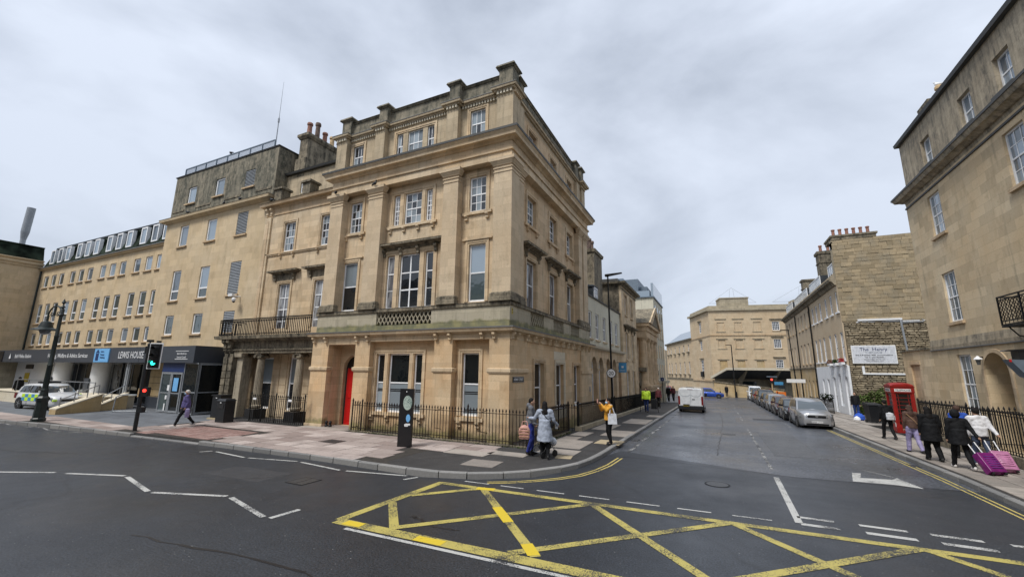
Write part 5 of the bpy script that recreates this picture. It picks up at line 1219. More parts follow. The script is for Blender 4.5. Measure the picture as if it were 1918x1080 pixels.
for c in (28.2, 31.6):
    d_ = MB().box(c - .65, .95, 7.9, c + .65, 3, 9.2).hexa([(c - .75, .85, 9.2), (c + .75, .85, 9.2), (c + .75, 3.2, 9.2), (c - .75, 3.2, 9.2)], [(c - .7, .9, 9.3), (c + .7, .9, 9.3), (c + .7, 3.2, 9.5), (c - .7, 3.2, 9.5)]).build('dormer', 'slate', B5, FL)
    sash(B5, FL, c, 8.0, 1.05, 1.15, .87, 2, 1, 1, glass='glass_net', fw_=.08)
MB().box(26.5, .5, 0, 36.8, 6, 7.6).build('inner_core', 'dark', B5, FL)
cs = MB().box(-9.6, 32.0, 7.0, -8.2, 34.6, 12.2).ring(-9.6, 32.0, -8.2, 34.6, 12.2, 12.45, .1, .15).build('chimney_stack', 'soot', B5)
for i in range(3): pot(cs, -8.9, 32.5 + i * .8, 12.45, .22, 1.3, 'pot_dark')
B6 = building('tall_house', 'three storey stone town house with a dark cornice beyond the cream house', 'building', -10, 41)
g = [(38.2, 39.3, 7.85, 9.7), (41.0, 42.1, 7.85, 9.7), (38.2, 39.3, 3.9, 6.3), (41.0, 42.1, 3.9, 6.3), (38.0, 39.3, .2, 2.9), (41.0, 42.2, .2, 2.9)]
m = MB(); wall(m, 36.9, 44.2, -.7, 10.3, g, rev=.22, th=7); m.build('wall', 'stone', B6, FL)
for i, h in enumerate(g):
    sash(B6, FL, (h[0] + h[1]) / 2, h[2], h[1] - h[0], h[3] - h[2], .13, 2, 1, 1, glass='glass_net', sill=(.12, .12, .1)); architrave(B6, FL, *h, .14)
hood(B6, FL, 37.8, 42.6, 6.65, 'soot', .4, 4)
MB().bar(36.9, 44.2, 10.0, 10.15, .05).bar(36.9, 44.2, 10.3, 10.45, .1, .2, 7).bar(36.9, 44.2, 10.45, 10.62, .42, .46, 7).build('cornice', 'soot', B6, FL)
MB().bar(36.9, 44.2, 10.62, 10.95, .05, .05, 7).build('parapet', 'lead', B6, FL @ T(0, .3, 0)); MB().box(37, 1, 10.6, 44, 7, 11.0).build('roof', 'lead', B6, FL)
MB().box(37, .6, -1, 44, 6.8, 10).build('inner_core', 'dark', B6, FL); MB().box(-9.7, 36.86, 7.4, -7.3, 36.9, 10.3).build('side_wall', 'soot', B6)
B7 = building('portico_church', 'stone temple front with pediment and tall round columns', 'church', -9, 48)
MB().box(-16, 44.6, -.8, -7.4, 53.6, 7.2).build('body', 'stone_dark', B7)
for y in (45.5, 48.1, 50.7, 53.3): MB().lathe([(.56, 1.5), (.56, 1.7), (.46, 1.85), (.45, 3), (.38, 6.0), (.5, 6.15), (.55, 6.35)], 18, (-6.75, y, 0)).build('column', 'stone_dark', B7, smooth=True)
MB().box(-7.4, 44.8, -.8, -6.1, 54.0, 1.25).box(-7.4, 44.7, 1.25, -5.98, 54.1, 1.5).build('podium', 'stone_dark', B7)
MB().box(-7.6, 44.9, 6.35, -6.25, 53.9, 7.0).box(-7.6, 44.8, 7.0, -6.15, 54.0, 7.08).box(-7.7, 44.6, 7.5, -5.95, 54.3, 7.8).box(-7.6, 44.85, 7.08, -6.2, 53.95, 7.5).build('entablature', 'stone_dark', B7)
MB().hexa([(-16, 44.5, 7.8), (-5.9, 44.5, 7.8), (-5.9, 54.4, 7.8), (-16, 54.4, 7.8)], [(-16, 49.35, 9.9), (-5.9, 49.35, 9.9), (-5.9, 49.55, 9.9), (-16, 49.55, 9.9)]).build('pediment_roof', 'soot', B7)
MB().prism([(44.5, 7.8), (46.2, 7.8), (49.45, 9.4), (52.7, 7.8), (54.4, 7.8), (49.45, 9.98)][::1], -.14, .0).build('raking_cornice', 'stone', B7, FR(-5.9, 0, 0, 90))
MB().box(-7.12, 44.6, 2.9, -6.4, 46.2, 3.3).box(-7.12, 44.7, -.4, -6.95, 46.1, 2.8).build('side_door', 'soot', B7)
B8 = building('white_block', 'tall white rendered block with blue grey zinc roof storeys', 'building', -11, 62)
MB().box(-24, 57.5, -1.5, -6.95, 68, 12.6).build('wall', 'stone_pale', B8); MB().box(-24.2, 57.3, 12.6, -6.8, 68, 12.75).build('capping', 'zinc', B8)
for z in (3, 5.6, 8.2, 10.8):
    for y in (59, 61.5, 64, 66.5): MB().box(-6.95, y - .5, z - .9, -6.91, y + .5, z + .9).build('window', 'glass_wing', B8)
MB().box(-24, 58.3, 12.75, -8.9, 66, 15.4).box(-8.9, 59.6, 12.75, -7.9, 66, 14.5).build('roof_storey', 'zinc', B8); MB().box(-24, 57.8, 12.8, -7.4, 57.84, 13.6).box(-7.2, 57.8, 12.75, -6.9, 68, 14.6).build('roof_screen', 'glass_sky', B8)
MB().box(-13, 59, 15.4, -11, 61, 15.8).build('roof_unit', 'zinc', B8)
sg = thing('hotel_sign', 'small blue sign with a white figure above the far end of the railings', 'sign', T(-5.4, 52, 0))
MB().box(-5.92, 51.9, 1.88, -5.55, 52.0, 2.28).build('board', 'navy', sg); text(sg, 'i', .32, FR(-5.735, 51.88, 2.08, 0), 'sign_white'); MB().cyl((-5.74, 52, -.7), (-5.74, 52, 1.9), .04, n=6).build('pole', 'iron', sg)
MB().box(-7.1, 53.5, 1.6, -5.4, 57, 1.9).box(-7.1, 53.6, -.8, -5.6, 53.8, 1.6).build('porch_roof', 'stone_pale', B8)

# ================================================================= unseen buildings across the road, added only to be reflected in the windows
for i, (x0, x1, h_, mt) in enumerate(((-75, -52, 10, 'stone_wing'), (-52, -34, 12.5, 'stone'), (-34, -20, 11, 'stone_pale'), (-20, -9, 13, 'stone_dark'), (-9, 1.5, 9.5, 'endst'), (1.5, 16, 12, 'stone'), (16, 34, 10.5, 'stone_wing'))):
    lab = ('unseen plain low block at the left end of the row added across the road', 'unseen wide stone house second from the left in the row added across the road', 'unseen pale rendered house added across the road for reflections', 'unseen tall narrow stone house added across the road for reflections', 'unseen low stone house added straight behind the viewpoint for reflections', 'unseen stone house added across the road facing the side street', 'unseen low block at the right end of the row added across the road')[i]
    t = building('added_opposite_house', lab, 'building', (x0 + x1) / 2, -13); t['group'] = 'unseen houses added for reflections'
    Fo = FR(0, -9, 0, 180); hs_ = []; n = int((x1 - x0) / 2.6)
    for z in (1.0, 4.4, 7.6):
        if z + 2.2 > h_: continue
        for k in range(n): c = -x1 + (k + .5) * (x1 - x0) / n; hs_.append((c - .5, c + .5, z, z + 1.8))
    q = MB(); wall(q, -x1, -x0, 0, h_, hs_, rev=.2, th=8); q.build('wall', mt, t, Fo)
    for h in hs_: MB().box(h[0], .15, h[2], h[1], .18, h[3]).build('window', 'glass', t, Fo)
    MB().hexa([(-x1 - .1, -.3, h_), (-x0 + .1, -.3, h_), (-x0 + .1, 8, h_), (-x1 - .1, 8, h_)], [(-x1, 3.5, h_ + 2.2), (-x0, 3.5, h_ + 2.2), (-x0, 4.2, h_ + 2.2), (-x1, 4.2, h_ + 2.2)]).build('roof', 'slate', t, Fo)
    MB().box(-x0 - 1.4, 3.2, h_, -x0 - .4, 4.4, h_ + 3.4).build('chimney_stack', 'soot', t, Fo)
surface('added_opposite_pavement', [(-80, -9), (40, -9), (40, -4.5), (-80, -4.5)], .12, 'tarmac', skirt=.2)  # unseen strip behind the viewpoint, added only for reflections in the glass
# ================================================================= right hand house (near)
XR = 9.3; YC = 26.9
FRt = FR(XR, 0, 0, -90)          # local u = -Y, d = X - XR
BR = building('right_house', 'tall stone house on the right with sash windows, arched doorway and weathered attic', 'building', 13, 18)
def yu(y0, y1): return (-y1, -y0)
gr = []
wy = [24.1, 18.2, 12.6]
# openings (y centre): ground window, arch, first and second floor
G = []
for y in (24.1, 14.8): a, b = yu(y - .55, y + .55); G.append((a, b, 1.25, 3.68))
for y in (24.1, 18.35, 12.5): a, b = yu(y - .55, y + .55); G.append((a, b, 5.05, 7.2)); G.append((a, b, 8.9, 10.8))
a, b = yu(21.1, 22.7); arch_ = (a, b, .1, 3.66, True, .9)
m = MB(); wall(m, -YC, -9, -.3, 11.25, G + [arch_], rev=.16, th=5); m.build('wall', 'right', BR, FRt)
G = [(-24.65, -23.55, 1.25, 3.68), (-15.35, -14.25, 1.25, 3.68), (-24.65, -23.55, 5.0, 7.15), (-24.65, -23.55, 8.75, 10.3)]
for i, (y, z0, z1) in enumerate([(24.1, 1.25, 3.68), (14.8, 1.25, 3.68)] + [(y, *zz) for y in (24.1, 18.35, 12.5) for zz in ((5.05, 7.2), (8.9, 10.8))]):
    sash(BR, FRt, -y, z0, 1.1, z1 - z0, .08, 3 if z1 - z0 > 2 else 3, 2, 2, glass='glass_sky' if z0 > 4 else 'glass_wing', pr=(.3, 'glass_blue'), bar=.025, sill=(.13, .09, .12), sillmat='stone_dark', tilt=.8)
MB().bar(-YC, -9, 3.98, 4.12, .04, .05, 0, 0).bar(-YC, -9, 4.12, 4.42, .02, .0, 0, 0).build('band_course', 'right_attic', BR, FRt)
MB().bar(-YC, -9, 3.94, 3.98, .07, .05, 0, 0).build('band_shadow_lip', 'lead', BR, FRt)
MB().bar(-YC, -9, 11.04, 11.11, .05, .05, 0, 0).build('string_moulding', 'lead', BR, FRt)
MB().bar(-YC, -9, 11.25, 11.4, .0, .02, 5, 1).bar(-YC, -9, 11.4, 11.5, .1, .24, 5).bar(-YC, -9, 11.5, 11.66, .32, .4, 5).build('cornice', 'right_attic', BR, FRt); MB().bar(-YC, -9, 11.66, 11.76, .43, .43, 5).build('cornice_capping', 'lead', BR, FRt)
A_ = [(-y - .45, -y + .45, 12.2, 13.55) for y in (24.15, 20.7, 18.3 - .9 * 0, 14.6)]
m = MB(); wall(m, -YC + .1, -9, 11.7, 14.42, A_, rev=.25, th=5); m.build('attic_wall', 'right_attic', BR, FRt @ T(0, .1, 0))
for h in A_: sash(BR, FRt @ T(0, .1, 0), (h[0] + h[1]) / 2, h[2], .9, 1.35, .14, 2, 1, 1, glass='glass_sky', fw_=.07, sill=(.14, .16, .13), sillmat='lead')
MB().bar(-YC + .1, -9, 14.42, 14.58, .07, .1, 5).build('roof_edge', 'lead', BR, FRt)
MB().box(XR + .95, 9.2, -.5, 15, YC - .3, 14.3).build('inner_core', 'dark', BR)
MB().box(-22.8, .88, .1, -21.0, .95, 3.75).build('entrance_back', 'right_attic', BR, FRt)
pts = [( -21.9 + .8 * math.cos(math.pi * i / 14), 2.86 + .8 * math.sin(math.pi * i / 14)) for i in range(15)]
q = MB()
for i in range(14):
    p0, p1 = pts[i], pts[i + 1]; s0 = 1.2
    o0 = (-21.9 + .95 * math.cos(math.pi * i / 14), 2.86 + .95 * math.sin(math.pi * i / 14)); o1 = (-21.9 + .95 * math.cos(math.pi * (i + 1) / 14), 2.86 + .95 * math.sin(math.pi * (i + 1) / 14))
    q.prism([p0, o0, o1, p1], -.05, .0)
q.box(-22.85, -.05, .1, -22.7, 0, 2.86).box(-21.1, -.05, .1, -20.95, 0, 2.86).build('arch_moulding', 'stone', BR, FRt)
cs = MB().box(10.3, 25.35, 14.4, 11.5, 26.3, 15.85).ring(10.3, 25.35, 11.5, 26.3, 15.85, 16.05, .08, .1).build('chimney_stack', 'soot', BR)
MB().box(10.3, 24.55, 14.4, 10.9, 25.2, 15.3).build('stack_base', 'soot', cs); pot(cs, 10.55, 24.88, 15.3, .17, 1.1, 'pot_buff')
lt = thing('wall_lantern', 'small white topped lantern hanging at the left shoulder of the arched doorway', 'lantern', T(9.0, 21.9, 3.3))
MB().lathe([(.13, 0), (.12, .04), (.05, .1), (.02, .14)], 8, (9.1, 22.55, 3.42)).build('hood', 'sign_white', lt); MB().lathe([(.05, 0), (.085, .2)], 6, (9.1, 22.55, 3.22)).build('glass', 'lens', lt); MB().box(9.09, 22.53, 3.5, 9.3, 22.57, 3.54).build('bracket', 'iron', lt)
bl = thing('balcony', 'black iron balcony with crossed lattice panels on the right hand house', 'balcony', T(9, 17.5, 4.6))
m = MB(); yA, yB = 19.78, 15.2; zA, zB = 4.45, 5.42; xo = 8.72
m.box(xo, yB, zA, xo + .04, yA, zA + .04).box(xo, yB, zB - .04, xo + .04, yA, zB).box(xo, yB, zA + .12, xo + .03, yA, zA + .15).box(xo, yB, zB - .14, xo + .03, yA, zB - .11).box(xo, yA - .03, zA, XR, yA, zA + .04).box(xo, yA - .03, zB - .04, XR, yA, zB)
for k in range(5): m.box(xo, yA - .03 - k * 1.15, zA, xo + .04, yA + .01 - k * 1.15, zB)
m.build('frame', 'iron', bl)
m = MB()
for k in range(4):
    y1 = yA - .05 - k * 1.15; y0 = y1 - 1.08; z0, z1 = zA + .15, zB - .14
    n = 7
    for i in range(-n, n + 1):
        for sg_ in (1, -1):
            # diagonal clipped to the panel
            t0 = i / n * (1.08); pts_ = []
            ya, yb = y0 + t0, y0 + t0 + (z1 - z0)
            a_ = max(y0, ya); b_ = min(y1, yb)
            if b_ - a_ < .03: continue
            za, zb2 = z0 + (a_ - ya), z0 + (b_ - ya)
            if sg_ < 0: za, zb2 = z1 - (a_ - ya), z1 - (b_ - ya)
            m.cyl((xo + .015 + .01 * sg_, a_, za), (xo + .015 + .01 * sg_, b_, zb2), .011, n=4)
for i in range(6): m.cyl((xo + .1 * i, yA - .02, zA), (xo + .1 * i, yA - .02, zB), .01, n=4)
tag(m.build('lattice', 'iron', bl), kind='stuff')
MB().box(xo, yB, zA - .06, XR, yA, zA - .01).build('floor', 'iron', bl); MB().tube([(XR, yA - .3, 4.0), (8.95, yA - .3, 4.1), (xo + .03, yA - .3, 4.4)], .02).tube([(XR, 18.0, 4.0), (8.95, 18.0, 4.1), (xo + .03, 18.0, 4.4)], .02).build('scroll_support', 'iron', bl)
rl = thing('railings', 'tall black spiked railings on a stone plinth at the right', 'railings', T(8, 19, 0))
picket_fence(rl, FR(8.08, 13.0, .42, 90), 12.6, 1.35, step=.14, posts=(0, 4.2, 8.4, 12.6), mat='iron', slope=-.006)
picket_fence(rl, FR(8.08, 21.0, .40, 0), 1.2, 1.35, step=.13)
picket_fence(rl, FR(8.08, 25.6, .36, 0), 1.2, 1.35, step=.13)
MB().hexa([(7.96, 12.9, -.1), (8.2, 12.9, -.1), (8.2, 25.7, -.2), (7.96, 25.7, -.2)], [(7.96, 12.9, .44), (8.2, 12.9, .44), (8.2, 25.7, .36), (7.96, 25.7, .36)]).build('stone_plinth', 'soot', rl)
MB().box(8.2, 9, -.3, 9.3, 25.6, -.1).build('area_floor', 'joint', BR)
# boundary wall beyond the house with a blocked doorway
bw = thing('boundary_wall', 'ashlar boundary wall with a blocked doorway behind the red telephone box', 'wall', T(9.4, 29, 0))
m = MB(); wall(m, -30.5, -YC - .01, -.5, 4.05, [(-29.6, -28.5, -.4, 3.35)], rev=.08, th=.4); m.build('wall', 'right', bw, FRt)
MB().box(-29.6, .07, -.4, -28.5, .12, 3.35).box(-29.7, -.03, 3.35, -28.4, .0, 3.52).build('blocked_doorway', 'stone', bw, FRt)
MB().box(-30.55, -.08, 4.05, -YC - .01, .45, 4.13).build('coping', 'soot', bw, FRt)
# ================================================================= terrace with the big gable
YG = 41.65
FG = FR(0, YG, 0, 0)
BT = building('guest_house', 'terraced guest house with white ground floor and a great bare stone gable', 'building', 12, 44)
m = MB().box(9.32, .03, 6.95, 19, .6, 13.6).box(9.32, .03, 13.0, 19, .6, 13.75); m.build('gable_core', 'gable_mortar', BT, FG)
random.seed(3)
z = 7.0; row = 0
while z < 13.7:
    h_ = random.choice((.24, .28, .30, .34)); h_ = min(h_, 13.75 - z)
    if h_ < .12: break
    x = 9.32 + (0 if row % 2 else -.3)
    while x < 15.2:
        l = random.uniform(.36, .78); a, b = max(x, 9.32), min(x + l, 15.6); x += l
        if b - a < .12: continue
        j = random.uniform(-.022, .022)
        MB().box(-(b - a) / 2 + .008, j, .008, (b - a) / 2 - .008, .06, h_ - .008).build('stone_block', 'gable_block', BT, FG @ T((a + b) / 2, 0, z))
    z += h_; row += 1
MB().box(9.35, -.02, 13.75, 12.3, 2.2, 14.0).box(9.28, -.08, 14.0, 12.4, 2.25, 14.15).build('gable_stack', 'soot', BT, FG)
for i in range(6): pot(BT, 9.65 + i * .46, YG + .5, 14.15, .15, .62, 'terracotta')
MB().box(9.4, .03, -.8, 19, .5, 6.9).build('rubble_wall', 'rubble_bed', BT, FG)
q = MB(); random.seed(8)
def rubble(q, x0, x1, z0, z1):
    z = z0
    while z < z1:
        h_ = random.uniform(.09, .2); x = x0 + random.uniform(-.2, 0)
        while x < x1:
            l = random.uniform(.2, .62); a, b = max(x, x0), min(x + l, x1); x += l
            if b - a < .08: continue
            d = random.uniform(.03, .07); e = .03; w0 = random.uniform(-.02, .02)
            q.v += [(a + .012, .05, z + .012 + w0), (b - .012, .05, z + .012 - w0), (b - .012, .05, z + h_ - .012), (a + .012, .05, z + h_ - .012 + w0), (a + e, -d, z + e + w0), (b - e, -d * random.uniform(.3, 1), z + e - w0), (b - e, -d * random.uniform(.3, 1), z + h_ - e), (a + e, -d, z + h_ - e + w0)]
            n = len(q.v) - 8
            q.f += [tuple(n + i for i in t_) for t_ in ((4, 5, 6, 7), (0, 1, 5, 4), (1, 2, 6, 5), (2, 3, 7, 6), (3, 0, 4, 7))]
        z += h_
k = 0; M['rubble_wall'] = stone('rubble_stones', (.27, .22, .145), (.40, .335, .235), joints=(.5, .16), jd=.8, bv=.35, streak=.2)
rubble(q, 9.42, 15.5, -.5, 6.9); tag(q.build('rubble_stones', 'rubble_wall', BT, FG), kind='stuff')
MB().box(10.3, -.14, 6.98, 13.0, 0, 7.12).box(10.2, -.05, 6.86, 15.2, 0, 6.93).build('gutter', 'sign_white', BT, FG)
MB().cyl((12.9, -.1, 6.98), (13.0, -.1, 4.5), .07, n=8).cyl((12.95, -.08, 6.75), (14.2, -.08, 6.8), .035, n=6).cyl((14.2, -.08, 6.8), (14.2, -.08, 7.0), .035, n=6).build('drainpipe', 'grey_frame', BT, FG)
MB().box(10.15, -.12, 2.86, 15, 0, 2.98).box(10.15, -.1, 2.98, 10.3, 0, 3.5).build('lower_gutter', 'sign_white', BT, FG)
sg = thing('guest_house_sign', 'large pale rectangular sign for a guest house fixed on the rubble gable', 'sign', T(11, YG - .12, 4.4))
Fs_ = FG @ T(10.98, -.13, 4.38)
MB().box(-1.36, 0, -.69, 1.36, .08, .69).build('board', 'white', sg, Fs_); MB().box(-1.3, -.004, -.63, 1.3, 0, .63).build('board_face', 'cream_bag', sg, Fs_)
for s_, z, sz, sx_, mt in (('The  Henry', .38, .36, 1.0, 'navy'), ('GUEST HOUSE', .14, .13, 1.2, 'zinc'), ('Bed & Breakfast  B&B  Accommodation', -.05, .135, 1.05, 'sign_black'), ('Tel: 01225 424052', -.22, .16, 1.0, 'sign_black'), ('enquiries@thehenry.com', -.38, .12, 1.05, 'sign_black'), ('www.thehenry.com', -.52, .12, 1.1, 'sign_black')):
    text(sg, s_, sz, Fs_ @ T(0, -.008, z), mt, sx=sx_)
# terrace street front
FT = FR(XR, 0, 0, -90)
def wrow(ys, z0, z1, hw_=.5): return [(-y - hw_, -y + hw_, z0, z1) for y in ys]
y1s = [42.35, 44.3, 46.25]; y2s = [48.6, 50.4, 52.2]; y3s = [54.2, 56.3, 58.4, 60.5, 63, 65.2, 67.4, 69.6]
H_up = wrow(y1s + y2s + y3s, 7.85, 9.5, .42); H_mid = wrow(y1s + y2s + y3s, 4.0, 6.2, .42)
m = MB(); wall(m, -71.2, -YG - .05, 3.55, 10.0, H_up + H_mid, rev=.14, th=5); m.build('wall', 'peach', BT, FT)
for i, h in enumerate(H_up + H_mid):
    near = h[1] > -53
    o = sash(BT, FT, (h[0] + h[1]) / 2, h[2], h[1] - h[0], h[3] - h[2], .05 if near else .09, 2, 1, 1, glass='glass_net' if near else 'glass', fw_=.1 if near else .07, frame='white_render' if near else 'cream', sill=(.1, .1, .12), sillmat='white_render' if near else 'stone_dark')
gh = [(-42.9, -42.0, -.4, 2.75, True), (-45.0, -44.1, .3, 2.9), (-46.9, -45.9, -.4, 2.6), (-49.1, -48.3, .2, 2.4), (-51.1, -50.3, .2, 2.4)]
m = MB(); wall(m, -53.3, -YG - .045, -.9, 3.55, gh, rev=.12, th=.6); m.build('ground_wall', 'white_render', BT, FT @ T(0, -.04, 0))
for h in gh: sash(BT, FT @ T(0, -.04, 0), (h[0] + h[1]) / 2, h[2], h[1] - h[0], h[3] - h[2], .07, 2, 1, 1, glass='glass_net', fw_=.1, frame='white_render')
ogh = wrow([54.4, 56.0, 58.2, 60.0, 61.8, 64, 66, 68, 70], -.2, 2.2, .38)
m = MB(); wall(m, -71.2, -53.3, -1.2, 3.55, ogh, rev=.15, th=.6); m.build('ground_wall', 'ochre', BT, FT)
for h in ogh: sash(BT, FT, (h[0] + h[1]) / 2, h[2], .76, 2.4, .08, 1, 1, 1, glass='glass', frame='terracotta' if random.random() < .3 else 'cream')
MB().bar(-71.2, -53.3, 3.45, 3.6, .1).build('string_course', 'soot', BT, FT); MB().bar(-47.5, -YG - .05, 3.55, 3.62, .08, .08, 0, 0).build('string_course', 'white_render', BT, FT)
MB().bar(-71.2, -YG - .05, 10.0, 10.3, .1, .3, 5, 0).bar(-71.2, -YG - .05, 10.3, 10.5, .45, .5, 5, 0).build('cornice', 'soot', BT, FT); MB().box(-71.2, .05, 10.5, -YG - .3, 5, 11.1).build('parapet', 'attic', BT, FT)
MB().box(-71.2, .5, -1, -YG - .4, 5, 9.9).build('inner_core', 'dark', BT, FT)
MB().hexa([(9.6, 42.3, 11.1), (14.6, 42.3, 11.1), (14.6, 71, 11.1), (9.6, 71, 11.1)], [(11, 42.3, 13.0), (13.4, 42.3, 13.0), (13.4, 71, 13.0), (11, 71, 13.0)]).build('roof', 'slate', BT)
for (y0, y1) in ((42.2, 44.2), (47.5, 52.5), (54, 62), (64, 69)):
    d_ = MB().box(-y1, .12, 11.1, -y0, 1.6, 12.0).build('dormer', 'slate', BT, FT); n = int((y1 - y0) / .55)
    for k in range(n): MB().box(-y1 + .06 + k * (y1 - y0) / n, .08, 11.18, -y1 - .06 + (k + 1) * (y1 - y0) / n, .115, 11.92).build('window', 'glass_sky', d_, FT); 
    q = MB()
    for k in range(n + 1): q.box(-y1 - .03 + k * (y1 - y0) / n, .06, 11.1, -y1 + .03 + k * (y1 - y0) / n, .12, 12.0)
    q.box(-y1, .05, 11.92, -y0, .12, 12.0).build('dormer_frame', 'white', d_, FT)
cs = MB().box(9.6, 48.0, 10.8, 12.2, 49.2, 14.2).ring(9.6, 48, 12.2, 49.2, 14.2, 14.45, .1, .12).ring(9.6, 48, 12.2, 49.2, 13.3, 13.4, .06).build('chimney_stack', 'soot', BT)
for i in range(4): pot(cs, 9.95 + i * .6, 48.6, 14.45, .17, .72, 'terracotta')
cs = MB().box(9.7, 57.5, 10.8, 12.8, 58.7, 13.4).ring(9.7, 57.5, 12.8, 58.7, 13.4, 13.6, .1, .12).ring(9.7, 57.5, 12.8, 58.7, 12.5, 12.62, .08).build('chimney_stack', 'soot', BT)
MB().cyl((9.2, 53.35, -.6), (9.2, 53.35, 9.9), .07, n=8).build('drainpipe', 'iron', BT); MB().cyl((9.22, 62.3, -.6), (9.22, 62.3, 9.9), .06, n=8).build('drainpipe', 'iron', BT)
for y, z in ((42.35, 3.62), (44.3, 3.6), (46.25, 3.6)):
    t = thing('window_box', {42.35: 'window box with red flowers nearest the bare gable', 44.3: 'white window box with green plants between two others', 46.25: 'window box with pink flowers farthest from the gable'}[y], 'window box', T(9.1, y, z))
    MB().box(8.95, y - .45, z, 9.2, y + .45, z + .18).build('trough', 'white_render', t)
    q = MB(); random.seed(int(y))
    for i in range(90):
        p = Vector((random.uniform(8.92, 9.2), y + random.uniform(-.42, .42), z + .18 + random.uniform(0, .3))); a = Vector((random.uniform(-1, 1), random.uniform(-1, 1), random.uniform(-1, 1))).normalized() * .06; b = a.cross(Vector((.3, .5, .8))).normalized() * .05
        q.face(p - a, p - b, p + a, p + b)
    q.build('flowers', {42.35: 'red_paint', 44.3: 'leaf', 46.25: 'terracotta'}[y], t)
rl = thing('railings', 'low black railings with hanging baskets before the white ground floor', 'railings', T(8.3, 47, 0))
picket_fence(rl, FR(8.35, 43.2, gz(43) + .12, 90), 9.5, 1.05, step=.2, slope=-SL, posts=(0, 3, 6, 9.5))
for y in (44.2, 46.3):
    t = thing('hanging_basket', 'dark topped planter ball on the railings nearer the gable' if y < 45 else 'dark topped planter ball on the railings farther from the gable', 'planter', T(8.35, y, .9)); q = MB(); random.seed(int(y * 3))
    for i in range(120):
        p = Vector((8.35, y, .95)) + Vector((random.gauss(0, 1), random.gauss(0, 1), random.gauss(0, 1))).normalized() * random.uniform(.15, .3); a = Vector((random.uniform(-1, 1), random.uniform(-1, 1), random.uniform(-1, 1))).normalized() * .06; b = a.cross(Vector((.3, .5, .8))).normalized() * .05
        q.face(p - a, p - b, p + a, p + b)
    q.build('foliage', 'leaf_dark', t); MB().lathe([(.05, -.25), (.2, 0)], 10, (8.35, y, .85)).build('basket', 'iron', t)
# hedge
def leafmass(name, label, cat, boxes, n, size, mt, base=None, seed=1, group=None):
    random.seed(seed); q = MB()
    for i in range(n):
        x0, y0, z0, x1, y1, z1 = random.choice(boxes)
        cx, cy, cz = (x0 + x1) / 2, (y0 + y1) / 2, (z0 + z1) / 2
        d = Vector((random.gauss(0, 1), random.gauss(0, 1), random.gauss(0, 1))).normalized() * random.uniform(.75, 1.05)
        p = Vector((cx + d.x * (x1 - x0) / 2, cy + d.y * (y1 - y0) / 2, cz + d.z * (z1 - z0) / 2))
        a = Vector((random.uniform(-1, 1), random.uniform(-1, 1), random.uniform(-.6, .6))).normalized() * size * random.uniform(.6, 1.2); b = a.cross(Vector((random.uniform(-1, 1), random.uniform(-1, 1), 1))).normalized() * size * .6
        q.face(p - a, p - b, p + a, p + b)
    t = thing(name, label, cat, T(cx, cy, boxes[0][2]), group); q.build('crown', mt, t); return t
random.seed(2)
bxs = [(9.2 + i * .62, 39.8 + (i % 2) * .3, -.1 + (i % 3) * .15, 10.3 + i * .62, 41.2, 1.35 + (i * 37 % 5) * .14) for i in range(8)]
t = leafmass('hedge', 'leafy green shrub bed at the foot of the rubble gable', 'hedge', bxs, 5200, .09, 'leaf', seed=4)
MB().cyl((10.5, 40.6, -.3), (10.6, 40.5, .9), .05, n=6).cyl((12, 40.6, -.3), (12.1, 40.5, .9), .05, n=6).build('stem', 'bark', t)
MB().box(9.2, 39.7, -.4, 14.5, 41.4, -.05).build('bed', 'soot', t)
t = leafmass('shrub', 'dark leafy shrub squeezed behind the red telephone box', 'shrub', [(9.25, 30.6, -.2, 10.3, 33, 1.7), (9.3, 31.5, .1, 10.1, 33.8, 1.3)], 2200, .09, 'leaf_dark', seed=6); MB().cyl((9.8, 31.6, -.3), (9.8, 31.6, .9), .05, n=6).build('stem', 'bark', t)
# ================================================================= block closing the street
BE = building('far_block', 'large pale stone block closing the street with blind windows and a broad canopy', 'building', 6, 90)
FE = FR(-.7, 88, 0, 10.7)
cu = [1.95, 4.95, 8.1]
he = []
for u in cu: he += [(u - .62, u + .62, 10.6, 12.3), (u - .62, u + .62, 7.45, 9.0), (u - .62, u + .62, 3.4, 5.2)]
hr_ = [(u - .6, u + .6, a, b) for u in (11.2, 14.4, 17.6, 20.8) for a, b in ((10.7, 12.3), (7.5, 9.1), (3.6, 5.4))]
m = MB(); wall(m, 0, 24, -2, 14.5, he + hr_, rev=.12, th=.5); m.build('wall', 'endst', BE, FE)
for i, h in enumerate(he):
    MB().box(h[0], .1, h[2], h[1], .14, h[3]).build('blind_window', 'ochre' if i % 3 == 2 else 'endst', BE, FE); MB().bar(h[0] - .15, h[1] + .15, h[2] - .14, h[2] - .01, .07).build('sill', 'endst_grey', BE, FE)
    MB().bar(h[0] - .25, h[1] + .25, h[3] + .12 + (.4 if i % 3 == 0 else 0), h[3] + .28 + (.4 if i % 3 == 0 else 0), .08, .12).build('hood', 'endst_grey', BE, FE)
    MB().box(h[0] - .12, -.03, h[2], h[0] - .02, 0, h[3] + .1).box(h[1] + .02, -.03, h[2], h[1] + .12, 0, h[3] + .1).build('jamb', 'stone', BE, FE)
for h in hr_: sash(BE, FE, (h[0] + h[1]) / 2, h[2], 1.2, h[3] - h[2], .05, 4, 2, 2, fw_=.08, bar=.05, sill=(.1, .1, .12)); MB().bar(h[0] - .2, h[1] + .2, h[3] + .4, h[3] + .55, .2).build('hood', 'soot', BE, FE)
MB().bar(0, 24, 9.75, 9.95, .08, .12).bar(0, 24, 2.4, 2.6, .1).build('string_course', 'stone_dark', BE, FE)
FEl = FR(-.7, 88, 0, -71.1)
hl_ = [(-6.1, -4.9, 10.8, 12.8), (-6.1, -4.9, 7.3, 9.1), (-6.2, -4.8, 2.7, 5.4)]
